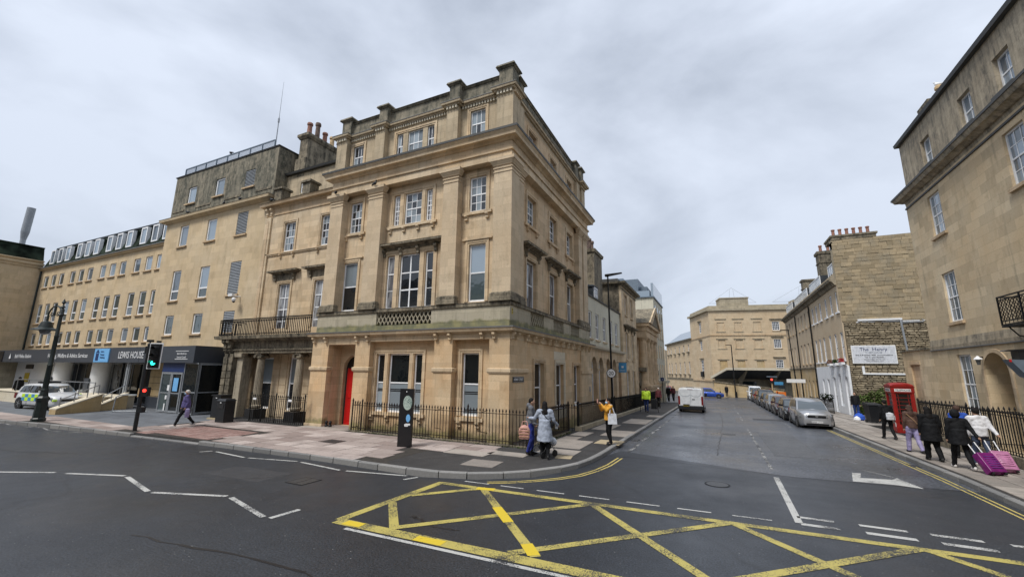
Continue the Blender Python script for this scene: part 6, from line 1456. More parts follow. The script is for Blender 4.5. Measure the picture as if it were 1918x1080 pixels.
m = MB(); wall(m, -12, 0, -2, 14.5, hl_, rev=.15, th=.5); m.build('wall', 'endst', BE, FEl)
for h in hl_: sash(BE, FEl, (h[0] + h[1]) / 2, h[2], h[1] - h[0], h[3] - h[2], .07, 2, 2, 2, fw_=.1, bar=.05); MB().bar(h[0] - .2, h[1] + .2, h[3] + .2, h[3] + .4, .2).build('hood', 'soot', BE, FEl)
MB().box(-6.2, -.3, 2.2, -4.8, 0, 3.2).build('window_guard', 'iron', BE, FEl)
MB().bar(-12, 0, 9.75, 9.95, .08, .12).bar(-12, 0, 1.4, 1.7, .15).build('string_course', 'stone_dark', BE, FEl)
def outline(F1_, u1, z): p = F1_ @ Vector((u1, 0, z)); return p
poly = [FEl @ Vector((-12, 0, 0)), FE @ Vector((0, 0, 0)), FE @ Vector((24, 0, 0)), FE @ Vector((24, 14, 0)), FEl @ Vector((-12, 14, 0))]
def slab(pl, z0, z1, o, nm, mt, par):
    c = sum(pl, Vector()) / len(pl); P3 = [(p + (p - c).normalized() * o) for p in pl]; q = MB(); n = len(P3)
    q.v = [(p.x, p.y, z0) for p in P3] + [(p.x, p.y, z1) for p in P3]; q.f = [tuple(reversed(range(n))), tuple(range(n, 2 * n))] + [(i, (i + 1) % n, n + (i + 1) % n, n + i) for i in range(n)]
    return q.build(nm, mt, par)
slab(poly, 14.5, 14.9, .5, 'cornice', 'endst_grey', BE); slab(poly, 14.9, 15.5, -.1, 'parapet', 'endst_grey', BE); slab(poly, -2, 14.4, -.8, 'inner_core', 'dark', BE)
MB().box(2.3, .6, 15.5, 7.2, 4, 16.9).box(2.2, .5, 16.9, 7.3, 4, 17.1).build('roof_block', 'endst_grey', BE, FE); MB().box(15, .6, 15.5, 20, 4, 16.5).build('roof_block', 'endst_grey', BE, FE)
k = MB()
for (cx, w_) in ((5, 4.2), (17, 5)):
    for a, b in ((-w_, 0), (w_, 0), (-.5, -.3), (.5, .3)):
        k.cyl((cx + a, 3, 16.4 if abs(a) > 1 else 17), (cx + b, 3, 19.4 if abs(a) > 1 else 19.0), .02, n=4)
    k.cyl((cx - w_, 3, 16.4), (cx + w_, 3, 16.4), .025, n=4)
k.build('roof_truss', 'grey_frame', BE, FE)
MB().box(.2, -.35, -2, 24, 0, 2.0).build('ground_wall', 'endst_grey', BE, FE)
for u, w_ in ((5.5, 3.0), (11, 1.0), (14, 1.6)): MB().box(u - w_ / 2, -.4, 0, u + w_ / 2, -.34, 1.5).build('shop_window', 'glass_wing', BE, FE)
cn = MB().hexa([(-.3, -.3, 1.9), (24, -.3, 1.9), (24, -6.5, 3.5), (1.2, -6.5, 3.5)][::-1], [(-.3, -.3, 2.15), (24, -.3, 2.15), (24, -6.5, 3.75), (1.2, -6.5, 3.75)][::-1]).build('canopy', 'fascia', BE, FE)
MB().hexa([(1.0, -6.6, 3.45), (24, -6.6, 3.45), (24, -6.5, 3.45), (1.2, -6.5, 3.45)], [(1.0, -6.6, 3.85), (24, -6.6, 3.85), (24, -6.5, 3.85), (1.2, -6.5, 3.85)]).hexa([(-.5, -.3, 1.85), (1.0, -6.6, 3.45), (1.2, -6.5, 3.45), (-.3, -.3, 1.85)], [(-.5, -.3, 2.3), (1.0, -6.6, 3.85), (1.2, -6.5, 3.85), (-.3, -.3, 2.3)]).build('canopy_edge', 'new_stone', cn, FE)
for u in (4.2, 9.2, 14.2, 19): MB().prismx([(-.3, .2), (-.3, 1.9), (-6, 3.4), (-6, 3.2)], u - .12, u + .12).build('canopy_rib', 'endst_grey', cn, FE)
# lower wing beyond
BW = building('low_far_wing', 'two storey stone wing with tall windows beyond the far block', 'building', -9, 112)
lh = [(-u - .5, -u + .5, 7.5, 9.1) for u in (14.3, 18, 21.8, 25.6, 29.5, 32)] + [(-u - .5, -u + .5, 2.7, 5.35) for u in (14.3, 18, 21.8, 25.6, 29.5, 32)]
m = MB(); wall(m, -34, -12, -2, 9.9, lh, rev=.2, th=8); m.build('wall', 'endst', BW, FEl)
for h in lh: sash(BW, FEl, (h[0] + h[1]) / 2, h[2], 1.0, h[3] - h[2], .1, 2, 1, 2, fw_=.08); MB().box(h[0] - .2, -.3, h[2] - .3, h[1] + .2, 0, h[2]).build('sill', 'soot', BW, FEl)
MB().bar(-34, -12, 9.9, 10.3, .3, .4, 8).bar(-34, -12, 1.5, 1.8, .15).build('cornice', 'soot', BW, FEl)
MB().hexa([(-34, 0, 10.3), (-12, 0, 10.3), (-12, 9, 10.3), (-34, 9, 10.3)], [(-31, 3, 12.8), (-14, 3, 12.8), (-14, 6, 12.8), (-31, 6, 12.8)]).build('roof', 'glass_sky', BW, FEl)
BX = building('distant_house', 'small slice of a distant house between the white block and the low wing', 'building', -20, 150)
q = MB(); wall(q, -32, -15.2, -3, 10.5, [(-18.2, -17, 6, 8), (-18.2, -17, 1.6, 3.6), (-22, -20.8, 6, 8)], rev=.2, th=8); q.build('wall', 'endst', BX, FR(0, 150, 0, 0)); MB().box(-31.5, 150.15, -2, -15.5, 156, 10).build('inner_core', 'dark', BX)
t = leafmass('tree', 'dark distant tree rising behind the small far house', 'tree', [(-24, 158, 8, -17.4, 166, 16), (-30, 158, 7, -21, 166, 18)], 2500, .5, 'leaf_dark', seed=9); MB().cyl((-21, 162, -2), (-21, 162, 12), .4, .2, 8).build('trunk', 'bark', t)
# rough wall, posts and bollards before the far block
tw = thing('garden_wall', 'rough stone wall in front of the far block canopy', 'wall', T(4, 81, -1))
q = MB().hexa([(-.6, 80.8, -1.2), (9.4, 80.8, -1.2), (9.4, 81.3, -1.2), (-.6, 81.3, -1.2)], [(-.6, 80.8, 1.4), (9.4, 80.8, .3), (9.4, 81.3, .3), (-.6, 81.3, 1.4)]); q.build('wall', 'ochre', tw)
MB().hexa([(-.7, 80.7, 1.42), (9.5, 80.7, .32), (9.5, 81.4, .32), (-.7, 81.4, 1.42)], [(-.7, 80.7, 1.6), (9.5, 80.7, .5), (9.5, 81.4, .5), (-.7, 81.4, 1.6)]).build('coping', 'soot', tw)
lc = thing('street_lamp', 'thin dark street lamp column standing before the far canopy', 'street lamp', T(2.5, 80, -1)); MB().cyl((2.5, 79.9, -1), (2.45, 79.9, 7.6), .11, .07, 8).box(1.6, 79.8, 7.5, 2.5, 80, 7.6).build('pole', 'iron', lc)
for x, l in ((.25, 'short dark bollard left of the lone figure by the far wall'), (2.65, 'short dark bollard right of the lone figure by the far wall')): tag(MB().lathe([(.09, 0), (.09, .8), (.11, .85), (.03, 1.0)], 10, (x, 79.4, -1)).build('bollard', 'iron', None), l, 'bollard')
sp = thing('traffic_signal', 'distant red signal with blue direction signs on a pale post', 'traffic signal', T(7.2, 74, -1)); MB().cyl((7.2, 74, -1), (7.2, 74, 1.8), .08, n=8).build('pole', 'pot_buff', sp); MB().box(6.95, 73.9, 1.5, 7.45, 74.1, 2.3).build('head', 'sign_black', sp); MB().cyl((7.2, 73.88, 2.05), (7.2, 73.9, 2.05), .14, n=10).build('lamp', emit('far_red', (.9, .05, .03), 1.5), sp); MB().box(6.6, 73.9, 2.4, 7.9, 73.95, 2.55).build('name_sign', 'zinc', sp); MB().box(7.5, 73.9, 1.3, 8.6, 73.95, 1.75).build('direction_sign', 'sign_blue', sp)
lc = thing('street_lamp', 'black lamp column with white plate standing behind the parked cars', 'street lamp', T(8.0, 62, -1)); MB().cyl((8.1, 58, -1), (7.8, 58, 7.9), .08, .05, 8).box(7.0, 57.9, 7.8, 7.9, 58.1, 7.9).build('pole', 'iron', lc); MB().box(7.1, 57.9, 1.9, 8.9, 57.95, 2.3).build('plate', 'sign_white', lc)
for x, y, c, l in ((7.6, 68, 'orange', 'orange plastic barrier beyond the far parked cars'),): tag(MB().box(x - .5, y, -.7, x + .5, y + .1, .5).box(x - .6, y, -.75, x - .4, y + .3, .6).build('barrier', c, None), l, 'barrier')
# ================================================================= telephone box, bins, right lamp
kx, ky, kz = 8.1, 28.8, gz(28.8) + .12
ki = thing('telephone_box', 'traditional red telephone box with domed top on the right pavement', 'telephone box', T(kx + .45, ky + .45, kz))
K = FR(kx, ky, kz, 0)
m = MB().box(0, 0, 0, .9, .9, .12)
for a, b in ((0, 0), (.8, 0), (0, .8), (.8, .8)): m.box(a, b, .12, a + .1, b + .1, 2.2)
m.box(.1, .02, .12, .8, .08, .42).box(.02, .1, .12, .08, .8, .42).box(.82, .1, .12, .88, .8, .42).box(.1, .82, .12, .8, .88, 2.0).build('frame', 'kiosk', ki, K)
MB().box(-.02, -.02, 2.0, .92, .92, 2.28).ring(0, 0, .9, .9, 2.28, 2.32, .04, .05).build('head', 'kiosk', ki, K)
q = MB()
for k_ in range(6):
    f = lambda s: .2 * math.sqrt(max(0, 1 - (s) ** 2)); 
q = MB(); n = 8; g_ = [[(-.02 + .94 * i / n, -.02 + .94 * j / n, 2.32 + .03 + .17 * (1 - ((i / n * 2 - 1) ** 2)) ** .6 * .5 + .17 * (1 - ((j / n * 2 - 1) ** 2)) ** .6 * .5) for j in range(n + 1)] for i in range(n + 1)]
for i in range(n):
    for j in range(n): q.face(g_[i][j], g_[i + 1][j], g_[i + 1][j + 1], g_[i][j + 1])
for i in range(n):
    for e_ in (0, n):
        for A, Bq in ((g_[i][e_], g_[i + 1][e_]), (g_[e_][i], g_[e_][i + 1])): q.face(A, Bq, (Bq[0], Bq[1], 2.32), (A[0], A[1], 2.32))
q.build('dome', 'kiosk', ki, K, True)
MB().box(.12, -.03, 2.06, .78, -.021, 2.2).box(-.03, .12, 2.06, -.021, .78, 2.2).build('name_panel', 'sign_white', ki, K)
text(ki, 'TELEPHONE', .115, K @ T(.45, -.034, 2.13), 'sign_black'); text(ki, 'TELEPHONE', .115, K @ T(-.034, .45, 2.13) @ RZ(-90), 'sign_black')
for Fk in (K, K @ T(0, .9, 0) @ RZ(-90), K @ T(.9, 0, 0) @ RZ(90)):
    m = MB().box(.1, .03, .42, .16, .06, 2.0).box(.74, .03, .42, .8, .06, 2.0).box(.16, .03, 1.94, .74, .06, 2.0)
    for r_ in range(1, 8): m.box(.16, .035, .42 + r_ * 1.52 / 8 - .01, .74, .055, .42 + r_ * 1.52 / 8 + .01)
    for x in (.25, .65): m.box(x - .01, .035, .42, x + .01, .055, 1.94)
    d_ = m.build('glazed_side', 'kiosk', ki, Fk)
    for r_ in range(8):
        for a, b in ((.16, .24), (.26, .64), (.66, .74)): MB().box(a, .042, .42 + r_ * .19 + .012, b, .048, .42 + (r_ + 1) * .19 - .012).build('pane', 'glass_shop', d_, Fk)
MB().box(.2, .45, .12, .7, .75, 1.9).build('telephone_board', 'dark', ki, K)
MB().box(-.012, .03, .62, -.002, .1, .85).box(-.012, .03, .3, -.002, .1, .5).build('sticker', 'sign_white', ki, K)
def wheelie(x, y, lab, rot=0, mt='black', s_=1.):
    z = gz(y) + .12; Fw_ = FR(x, y, z, rot); t = thing('wheelie_bin', lab, 'bin', FR(x, y, z, rot))
    MB().hexa([(-.24 * s_, -.26 * s_, .08), (.24 * s_, -.26 * s_, .08), (.24 * s_, .24 * s_, .08), (-.24 * s_, .24 * s_, .08)], [(-.3 * s_, -.34 * s_, 1.0 * s_), (.3 * s_, -.34 * s_, 1.0 * s_), (.3 * s_, .34 * s_, 1.0 * s_), (-.3 * s_, .34 * s_, 1.0 * s_)]).build('body', mt, t, Fw_)
    MB().hexa([(-.32 * s_, -.37 * s_, 1.0 * s_), (.32 * s_, -.37 * s_, 1.0 * s_), (.32 * s_, .4 * s_, 1.0 * s_), (-.32 * s_, .4 * s_, 1.0 * s_)], [(-.3 * s_, -.34 * s_, 1.06 * s_), (.3 * s_, -.34 * s_, 1.06 * s_), (.3 * s_, .36 * s_, 1.12 * s_), (-.3 * s_, .36 * s_, 1.12 * s_)]).build('lid', mt, t, Fw_)
    for sx_ in (-1, 1): MB().cyl((.2 * sx_ * s_, .24 * s_, .1), (.28 * sx_ * s_, .24 * s_, .1), .1, n=12).build('wheel', 'tyre', t, Fw_)
    MB().box(-.1, -.33, .6, .1, -.315, .75).build('sticker', 'grey_frame', t, Fw_)
wheelie(8.75, 35.0, 'black wheelie bin standing left of the red telephone box', 10, s_=1.12)
wheelie(9.5, 30.9, 'dark wheelie bin tucked behind the right side of the telephone box', -80, s_=1.1)
bg_ = thing('rubbish_bag', 'blue and white rubbish bag on the ground beside the wheelie bin', 'bag', T(8.3, 36.6, -.1))
MB().lathe([(.2, 0), (.32, .1), (.3, .3), (.15, .45), (.05, .5), (.1, .6)], 10, (8.45, 36.8, gz(36.8) + .12)).build('bag', 'blue_jacket', bg_, smooth=True)
MB().lathe([(.1, 0), (.2, .06), (.17, .2), (.03, .3)], 9, (8.25, 36.5, gz(36.8) + .12)).build('carrier', 'sign_white', bg_, smooth=True)
sl = thing('bracket_light', 'blue grey street fitting with dark flat hood hanging at the right edge', 'street light', T(6.95, 14.2, .12))
MB().hexa([(6.12, 14.0, 3.36), (7.0, 14.0, 3.38), (7.0, 14.3, 3.38), (6.16, 14.3, 3.36)], [(6.18, 14.0, 3.39), (7.0, 14.0, 3.45), (7.0, 14.3, 3.45), (6.2, 14.3, 3.39)]).build('hood', 'sign_black', sl)
MB().box(6.36, 14.02, 3.14, 6.9, 14.3, 3.38).build('body', 'sign_black', sl)
MB().prism([(6.18, 3.17), (6.42, 2.78), (6.75, 2.62), (6.9, 2.62), (6.9, 3.14)], 13.98, 14.3).build('panel', 'zinc', sl)
MB().box(6.17, 13.96, 3.11, 6.20, 14.0, 3.17).build('marker', 'red_paint', sl); MB().box(6.45, 13.93, 2.70, 6.62, 13.98, 2.78).build('clip', 'steel', sl)
MB().cyl((6.98, 14.2, .1), (6.98, 14.2, 3.6), .08, n=10).build('pole', 'iron', sl)
# ================================================================= vehicles
def loft(secs, closed_ends=True):
    q = MB(); n = len(secs[0])
    for s_ in secs: q.v += [tuple(p) for p in s_]
    for k in range(len(secs) - 1):
        for i in range(n):
            j = (i + 1) % n; q.f.append((k * n + i, k * n + j, (k + 1) * n + j, (k + 1) * n + i))
    if closed_ends: q.f.append(tuple(reversed(range(n)))); q.f.append(tuple(range((len(secs) - 1) * n, len(secs) * n)))
    return q
def interp(tb, x):
    for (a, b), (c, d) in zip(tb[:-1], tb[1:]):
        if x <= c: return b + (d - b) * (x - a) / (c - a) if c > a else d
    return tb[-1][1]
def wheel(root, Mc, x, y, r_, w_=.2, out=1):
    Mw = Mc @ T(x, y, r_)
    def tm(): return MB().lathe([(r_ * .62, -w_ / 2), (r_ * .93, -w_ / 2), (r_, -w_ / 2 + .03), (r_, w_ / 2 - .03), (r_ * .93, w_ / 2), (r_ * .62, w_ / 2)], 24).mesh('wheel', 'tyre', True)
    t = link('wheel', cached(('tyre', r_, w_), tm), root, Mw @ RX(90))
    def rm():
        q = MB().lathe([(r_ * .1, -w_ * .3), (r_ * .66, -w_ * .3), (r_ * .66, w_ * .3), (r_ * .1, w_ * .3)], 20)
        for i in range(5):
            a = 2 * math.pi * i / 5; q.cyl((0, 0, w_ * .4), (r_ * .6 * math.cos(a), r_ * .6 * math.sin(a), w_ * .42), .035, .03, 5).cyl((0, 0, -w_ * .4), (r_ * .6 * math.cos(a), r_ * .6 * math.sin(a), -w_ * .42), .035, .03, 5)
        return q.mesh('rim', 'alloy')
    link('rim', cached(('rim', r_, w_), rm), t, Mw @ RX(90))
def car(name, label, x, y, head, paint_, L=4.15, W=1.7, H=1.5, belt=.93, hood=.86, wb=.30, wt=.44, rt=.86, rb=.95, group=None, plate=None, z=None, taild=False, nose=.74, tail=.92, rear_plate=True, cat='car'):
    """local x forward, origin at the rear bumper centre; wb.. are fractions of the length from the nose"""
    z = gz(y) if z is None else z
    Mc = FR(x, y, z, head); t = thing(name, label, cat, Mc, group)
    X = lambda f: L * (1 - f)
    top = [(0, tail * .82), (.04 * L, tail), (X(rb), belt + .03), (X(wb), belt), (X(.16), hood), (X(.05), nose + .03), (X(.012), nose - .03), (L, nose * .86)]
    hwt = [(0, .82), (.04 * L, .93), (.16 * L, .985), (.45 * L, 1.0), (.8 * L, .985), (.93 * L, .93), (.98 * L, .82), (L, .72)]
    bot = [(0, .34), (.08 * L, .19), (.9 * L, .17), (L, .26)]
    secs = []
    for i in range(31):
        s = L * (i / 30) if i not in (1, 29) else L * (.015 if i == 1 else .985)
        hw_ = interp(hwt, s) * W / 2; zt = interp(top, s); zb = interp(bot, s); h_ = zt - zb
        half = [(hw_ * .90, zb), (hw_ * .985, zb + h_ * .12), (hw_, zb + h_ * .42), (hw_ * .985, zb + h_ * .66), (hw_ * .955, zb + h_ * .86), (hw_ * .88, zb + h_ * .97), (hw_ * .5, zt + .025), (0, zt + .035)]
        sec = [(s, -a, b) for a, b in half] + [(s, a, b) for a, b in half[::-1][1:]]
        secs.append(sec)
    body = loft(secs).build('body', paint_, t, Mc, True)
    # greenhouse
    gs = []
    for f, hh, k in ((rb, .0, .90), (rt + (rb - rt) * .45, .62, .84), (rt, .93, .76), (rt - .1, .985, .745), ((rt + wt) / 2, 1.0, .74), (wt + .06, .965, .745), (wt, .90, .755), (wt - (wt - wb) * .5, .48, .83), (wb, .0, .90)):
        hw_ = W / 2; zt = belt + (H - belt) * hh + .01; k0 = .895 if 0 < hh else .9
        gs.append([(X(f), -hw_ * k0, belt - .04), (X(f), -hw_ * (k + .0), zt - .05), (X(f), -hw_ * (k - .08), zt), (X(f), 0, zt + .02), (X(f), hw_ * (k - .08), zt), (X(f), hw_ * k, zt - .05), (X(f), hw_ * k0, belt - .04)])
    cab = loft(gs).build('roof', paint_, body, Mc, True)
    e = .006
    def panel(nm, pts, mt='carglass'):
        q = MB(); q.face(*pts); q.build(nm, mt, t, Mc)
    zr = H - .115; kk = .765; kb = .90; hw_ = W / 2
    for s in (-1, 1):
        yb, yt = s * (hw_ * kb + e), s * (hw_ * kk + e + .012)
        xm = X((wt + rt) / 2 + .02)
        order = (lambda *p: p) if s < 0 else (lambda *p: p[::-1])
        panel('side_window', order((X(wb + .035), yb, belt + .03), (X(wt + .015), yt, zr), (xm + .04, yt, zr + .005), (xm + .04, yb, belt + .03))[::-1])
        panel('side_window', order((xm - .04, yb, belt + .03), (xm - .04, yt, zr + .005), (X(rt + .005), yt, zr - .03), (X(rb - .06), yb, belt + .05))[::-1])
    a, b = X(wb + .01), X(wt + .004); dz = H - belt
    ws = [(a + .03, -hw_ * .80, belt + .035), (a + .03, hw_ * .80, belt + .035), (b + .03, hw_ * .66, belt + dz * .88), (b + .03, -hw_ * .66, belt + dz * .88)]
    q = MB(); m1 = [((ws[0][0] + ws[3][0]) / 2 + .055, -hw_ * .74, (ws[0][2] + ws[3][2]) / 2 + .035), ((ws[0][0] + ws[3][0]) / 2 + .055, hw_ * .74, (ws[0][2] + ws[3][2]) / 2 + .035)]
    q.face(ws[0], ws[1], m1[1], m1[0]); q.face(m1[0], m1[1], ws[2], ws[3]); q.build('windscreen', 'windscreen', t, Mc)
    a, b = X(rb) - .03, X(rt) - .03
    q = MB(); m1 = [((a + b) / 2 - .06, -hw_ * .72, belt + dz * .55), ((a + b) / 2 - .06, hw_ * .72, belt + dz * .55)]
    q.face((a, hw_ * .78, belt + .06), (a, -hw_ * .78, belt + .06), m1[0], m1[1]); q.face(m1[1], m1[0], (b, -hw_ * .63, belt + dz * .87), (b, hw_ * .63, belt + dz * .87)); q.build('rear_window', 'carglass', t, Mc)
    # wheels and arches
    rw = .31
    for s in (-1, 1):
        for wx in (L * .18, L * .815):
            q = MB().cyl((wx, s * (W / 2 - .16), rw + .02), (wx, s * (W / 2 + .004), rw + .02), rw + .055, n=24); q.build('wheel_arch', 'tyre', t, Mc)
            wheel(t, Mc, wx, s * (W / 2 - .095), rw)
    # lamps, grille, plates
    for s in (-1, 1):
        q = MB(); y0, y1 = s * W * .27, s * W * .455; xa, xb_ = L - .01, L * .925
        nz = nose - .16; pts = [(xa + .045, y0, nz - .06), (xb_ + .15, y1 * 1.0, nz - .04), (xb_ + .0, y1 * 1.06, nz + .14), (xa - .02, y0, nz + .13)]
        q.hexa([(p[0] - .2, p[1] * .98, p[2]) for p in (pts if s < 0 else pts[::-1])], pts if s < 0 else pts[::-1]); q.build('headlight', 'lens', t, Mc)
        q = MB().box(.0, s * W * .33, .62, .14, s * W * .465, .92); q.build('tail_light', 'tail_lamp' if False else 'taillamp', t, Mc)
        q = MB().hexa([(X(wb) - .12, s * hw_ * .9, belt + .02), (X(wb) - .02, s * hw_ * .9, belt + .02), (X(wb) - .02, s * (hw_ + .16), belt + .03), (X(wb) - .12, s * (hw_ + .16), belt + .03)], [(X(wb) - .12, s * hw_ * .92, belt + .14), (X(wb) - .02, s * hw_ * .92, belt + .14), (X(wb) - .02, s * (hw_ + .17), belt + .17), (X(wb) - .12, s * (hw_ + .17), belt + .17)]); q.build('mirror', paint_, t, Mc)
        MB().box(L * .3, s * (hw_ - .01), .17, L * .7, s * (hw_ + .004), .26).build('sill_trim', 'black', t, Mc)
        q = MB()
        for xx in (X(wb) - .25, (X(wb) + X(rb)) / 2 - .1): q.box(xx, s * (hw_ * .985), .3, xx + .012, s * (hw_ + .002), belt - .08)
        q.build('door_gap', 'black', t, Mc); MB().box(L * .42, s * (hw_ - .01), .72, L * .47, s * (hw_ + .012), .75).build('door_handle', paint_, t, Mc)
    MB().box(L - .05, -W * .25, nose - .24, L + .014, W * .25, nose - .11).build('grille', 'sign_black', t, Mc); MB().box(L - .05, -W * .3, .27, L + .008, W * .3, .36).build('lower_grille', 'sign_black', t, Mc)
    pl = MB().box(L, -.26, .385, L + .022, .26, .485).build('number_plate', 'sign_white', t, Mc)
    if plate: text(pl, plate, .095, Mc @ T(L + .026, 0, .434) @ RZ(90), 'sign_black', sx=1.05)
    if rear_plate: MB().box(-.02, -.26, .45, 0.05, .26, .56).build('rear_plate', 'brass', t, Mc)
    return t, Mc
for k, c, mt_ in (('silver', (.42, .43, .45), .6), ('silver2', (.34, .36, .38), .6), ('black_car', (.008, .008, .011), .2), ('dark_grey', (.03, .033, .038), .4), ('red_car', (.28, .008, .012), .2), ('blue_car', (.012, .07, .42), .3), ('white_car', (.66, .68, .70), .0), ('plum', (.05, .02, .025), .3)): M[k] = carpaint('paint_' + k, c, mt_)
GP = 'cars parked along the right kerb'
def parked(yf, paint_, label, L, W, H, **kw):
    return car('parked_car', label, 4.78 + kw.pop('dx', 0), yf + L, -90, paint_, L=L, W=W, H=H, group=GP, **kw)
t, Mc = parked(29.75, 'silver', 'silver family car with griffin style badge at the near end of the parked row', 4.25, 1.76, 1.62, belt=1.03, hood=1.0, wb=.25, wt=.42, nose=.9, plate='DA60 UVW', dx=.12)
MB().lathe([(.02, 0), (.065, .005), (.07, .02), (.06, .03), (.0, .035)], 16).build('badge', 'steel', t, Mc @ T(4.265, 0, .76) @ RY(90)); MB().box(4.2, -.42, .79, 4.268, .42, .81).build('chrome_bar', 'steel', t, Mc)
parked(34.6, 'black_car', 'black hatchback with pale windscreen right behind the nearest silver car', 4.2, 1.72, 1.44)
parked(39.6, 'plum', 'dark plum hatchback third from the near end of the parked row', 4.1, 1.7, 1.45)
parked(44.2, 'silver2', 'grey silver estate fourth in the parked row', 4.4, 1.74, 1.5)
parked(49.3, 'dark_grey', 'dark grey hatchback fifth in the parked row', 4.2, 1.72, 1.5)
parked(54.2, 'black_car', 'tall black off roader sixth in the parked row', 4.5, 1.84, 1.75, belt=1.05, hood=1.0)
parked(59.6, 'red_car', 'small red car near the far end of the parked row', 3.8, 1.66, 1.48)
parked(64.2, 'dark_grey', 'dark people carrier last in the parked row', 4.4, 1.78, 1.68, belt=1.02, hood=.95)
parked(70, 'white_car', 'white van roof showing behind the farthest dark parked cars', 5, 1.9, 2.0, belt=1.2, hood=1.05)
car('blue_car', 'small bright blue car turning at the far end of the street', -3.2, 74.0, 0, 'blue_car', L=3.9, W=1.66, H=1.5, cat='car')
car('red_car', 'red car half hidden left of the white van', -8.4, 84, 95, 'red_car', L=4.1, W=1.7, H=1.5)
t, Mc = car('police_car', 'white police hatchback with yellow and blue checks parked by the ramp', -39.9, 11.85, 7, 'white_car', L=4.1, W=1.72, H=1.5, z=.13, hood=.9, belt=.97, wb=.25, wt=.42)
for s in (-1, 1):
    for i in range(7):
        for j in range(2): MB().box(1.0 + i * .33, s * .845, .5 + j * .2, 1.33 + i * .33, s * (.872 + .001 * j), .7 + j * .2).build('livery_check', 'hivis' if (i + j) % 2 else 'sign_blue', t, Mc)
MB().box(1.5, -.5, 1.53, 1.75, .5, 1.63).build('light_bar', 'sign_black', t, Mc)
MB().box(4.0, -.8, .52, 4.11, -.62, .62).box(4.0, .62, .52, 4.11, .8, .62).build('reflective_patch', 'hivis', t, Mc)
# white van seen from behind
vz = gz(39) + .0
Mv = FR(-2.12, 38.4, vz, 90); v = thing('white_van', 'white panel van seen from behind at the left kerb', 'van', Mv)
def vsec(x, hw_, zb, zt, s=0.): return [(x, -hw_, zb), (x, -hw_, zb + .5), (x, -hw_ * .985, 1.15), (x, -hw_ * .93, zt - .14), (x, -hw_ * .84, zt - .03), (x, 0, zt), (x, hw_ * .84, zt - .03), (x, hw_ * .93, zt - .14), (x, hw_ * .985, 1.15), (x, hw_, zb + .5), (x, hw_, zb)]
loft([vsec(.0, .93, .42, 1.88), vsec(.06, .965, .35, 1.95), vsec(3.3, .985, .3, 1.97), vsec(3.8, .98, .3, 1.9), vsec(4.3, .96, .3, 1.35), vsec(4.8, .9, .3, 1.05), vsec(4.95, .8, .35, .8)]).build('body', 'white_car', v, Mv, True)
MB().box(-.1, -.93, .28, .05, .93, .52).box(-.04, -.985, .28, .3, -.90, .62).box(-.04, .90, .28, .3, .985, .62).box(.1, -.9, .2, 4.6, .9, .32).build('bumper', 'black', v, Mv)
q = MB().box(-.012, -.006, .55, .0, .006, 1.85); 
for s in (-1, 1):
    q.tube([(-.006, s * .06, 1.42), (-.006, s * .1, 1.34), (-.006, s * .25, 1.28), (-.006, s * .6, 1.28), (-.006, s * .76, 1.4), (-.006, s * .8, 1.6)], .009, 4)
q.box(-.01, -.88, .545, .0, .88, .56).build('door_seam', 'zinc', v, Mv)
MB().box(-.05, .1, .56, -.0, .58, .66).box(-.02, -.32, 1.02, 0, -.12, 1.08).build('handle', 'sign_black', v, Mv); MB().box(-.06, .12, .45, -.1, .58, .55).build('number_plate', 'brass', v, Mv)
text(v, 'WX66 ZKT', .085, Mv @ T(-.103, .35, .50) @ RZ(-90), 'sign_black')
for s in (-1, 1): MB().box(-.012, s * .80, .62, .12, s * .945, 1.3).build('tail_light', 'taillamp', v, Mv); wheel(v, Mv, .85, s * .87, .34); wheel(v, Mv, 4.0, s * .87, .34); MB().box(3.7, s * .98, 1.1, 3.85, s * 1.18, 1.4).build('mirror', 'black', v, Mv)
MB().box(.3, -.3, 1.96, .5, .3, 2.0).build('roof_fitting', 'black', v, Mv); MB().box(-.02, -.2, 1.83, 0, .2, 1.86).build('brake_light', 'taillamp', v, Mv)

# ================================================================= people
DG = None
TX = bpy.data.textures.new('folds', 'CLOUDS'); TX.noise_scale = .11; TX.noise_depth = 2
def remesh(q, vox, mat, name, smooth=3, fold=0.):
    me = q.mesh('tmp', None); o = bpy.data.objects.new('tmp', me); COL.objects.link(o)
    md = o.modifiers.new('r', 'REMESH'); md.mode = 'VOXEL'; md.voxel_size = vox; md.use_smooth_shade = True
    sm = o.modifiers.new('s', 'SMOOTH'); sm.iterations = smooth; sm.factor = .5
    if fold: dm = o.modifiers.new('d', 'DISPLACE'); dm.texture = TX; dm.strength = fold; dm.mid_level = .5; dm.texture_coords = 'LOCAL'
    dg = bpy.context.evaluated_depsgraph_get(); out = bpy.data.meshes.new_from_object(o.evaluated_get(dg))
    bpy.data.objects.remove(o); bpy.data.meshes.remove(me); out.name = name; out.materials.clear(); out.materials.append(M[mat] if isinstance(mat, str) else mat)
    return out
def ell(q, c, r_, n=12):
    prof = [(math.sin(math.pi * i / n) if 0 < i < n else .001, -math.cos(math.pi * i / n)) for i in range(n + 1)]
    k = len(q.v); q.lathe([(a, b) for a, b in prof], 16)
    for i in range(k, len(q.v)): v_ = q.v[i]; q.v[i] = (c[0] + v_[0] * r_[0], c[1] + v_[1] * r_[1], c[2] + v_[2] * r_[2])
    return q
def cap(q, p0, p1, r0, r1=None):
    r1 = r0 if r1 is None else r1; q.cyl(p0, p1, r0, r1, 12); ell(q, p0, (r0,) * 3, 6); ell(q, p1, (r1,) * 3, 6); return q
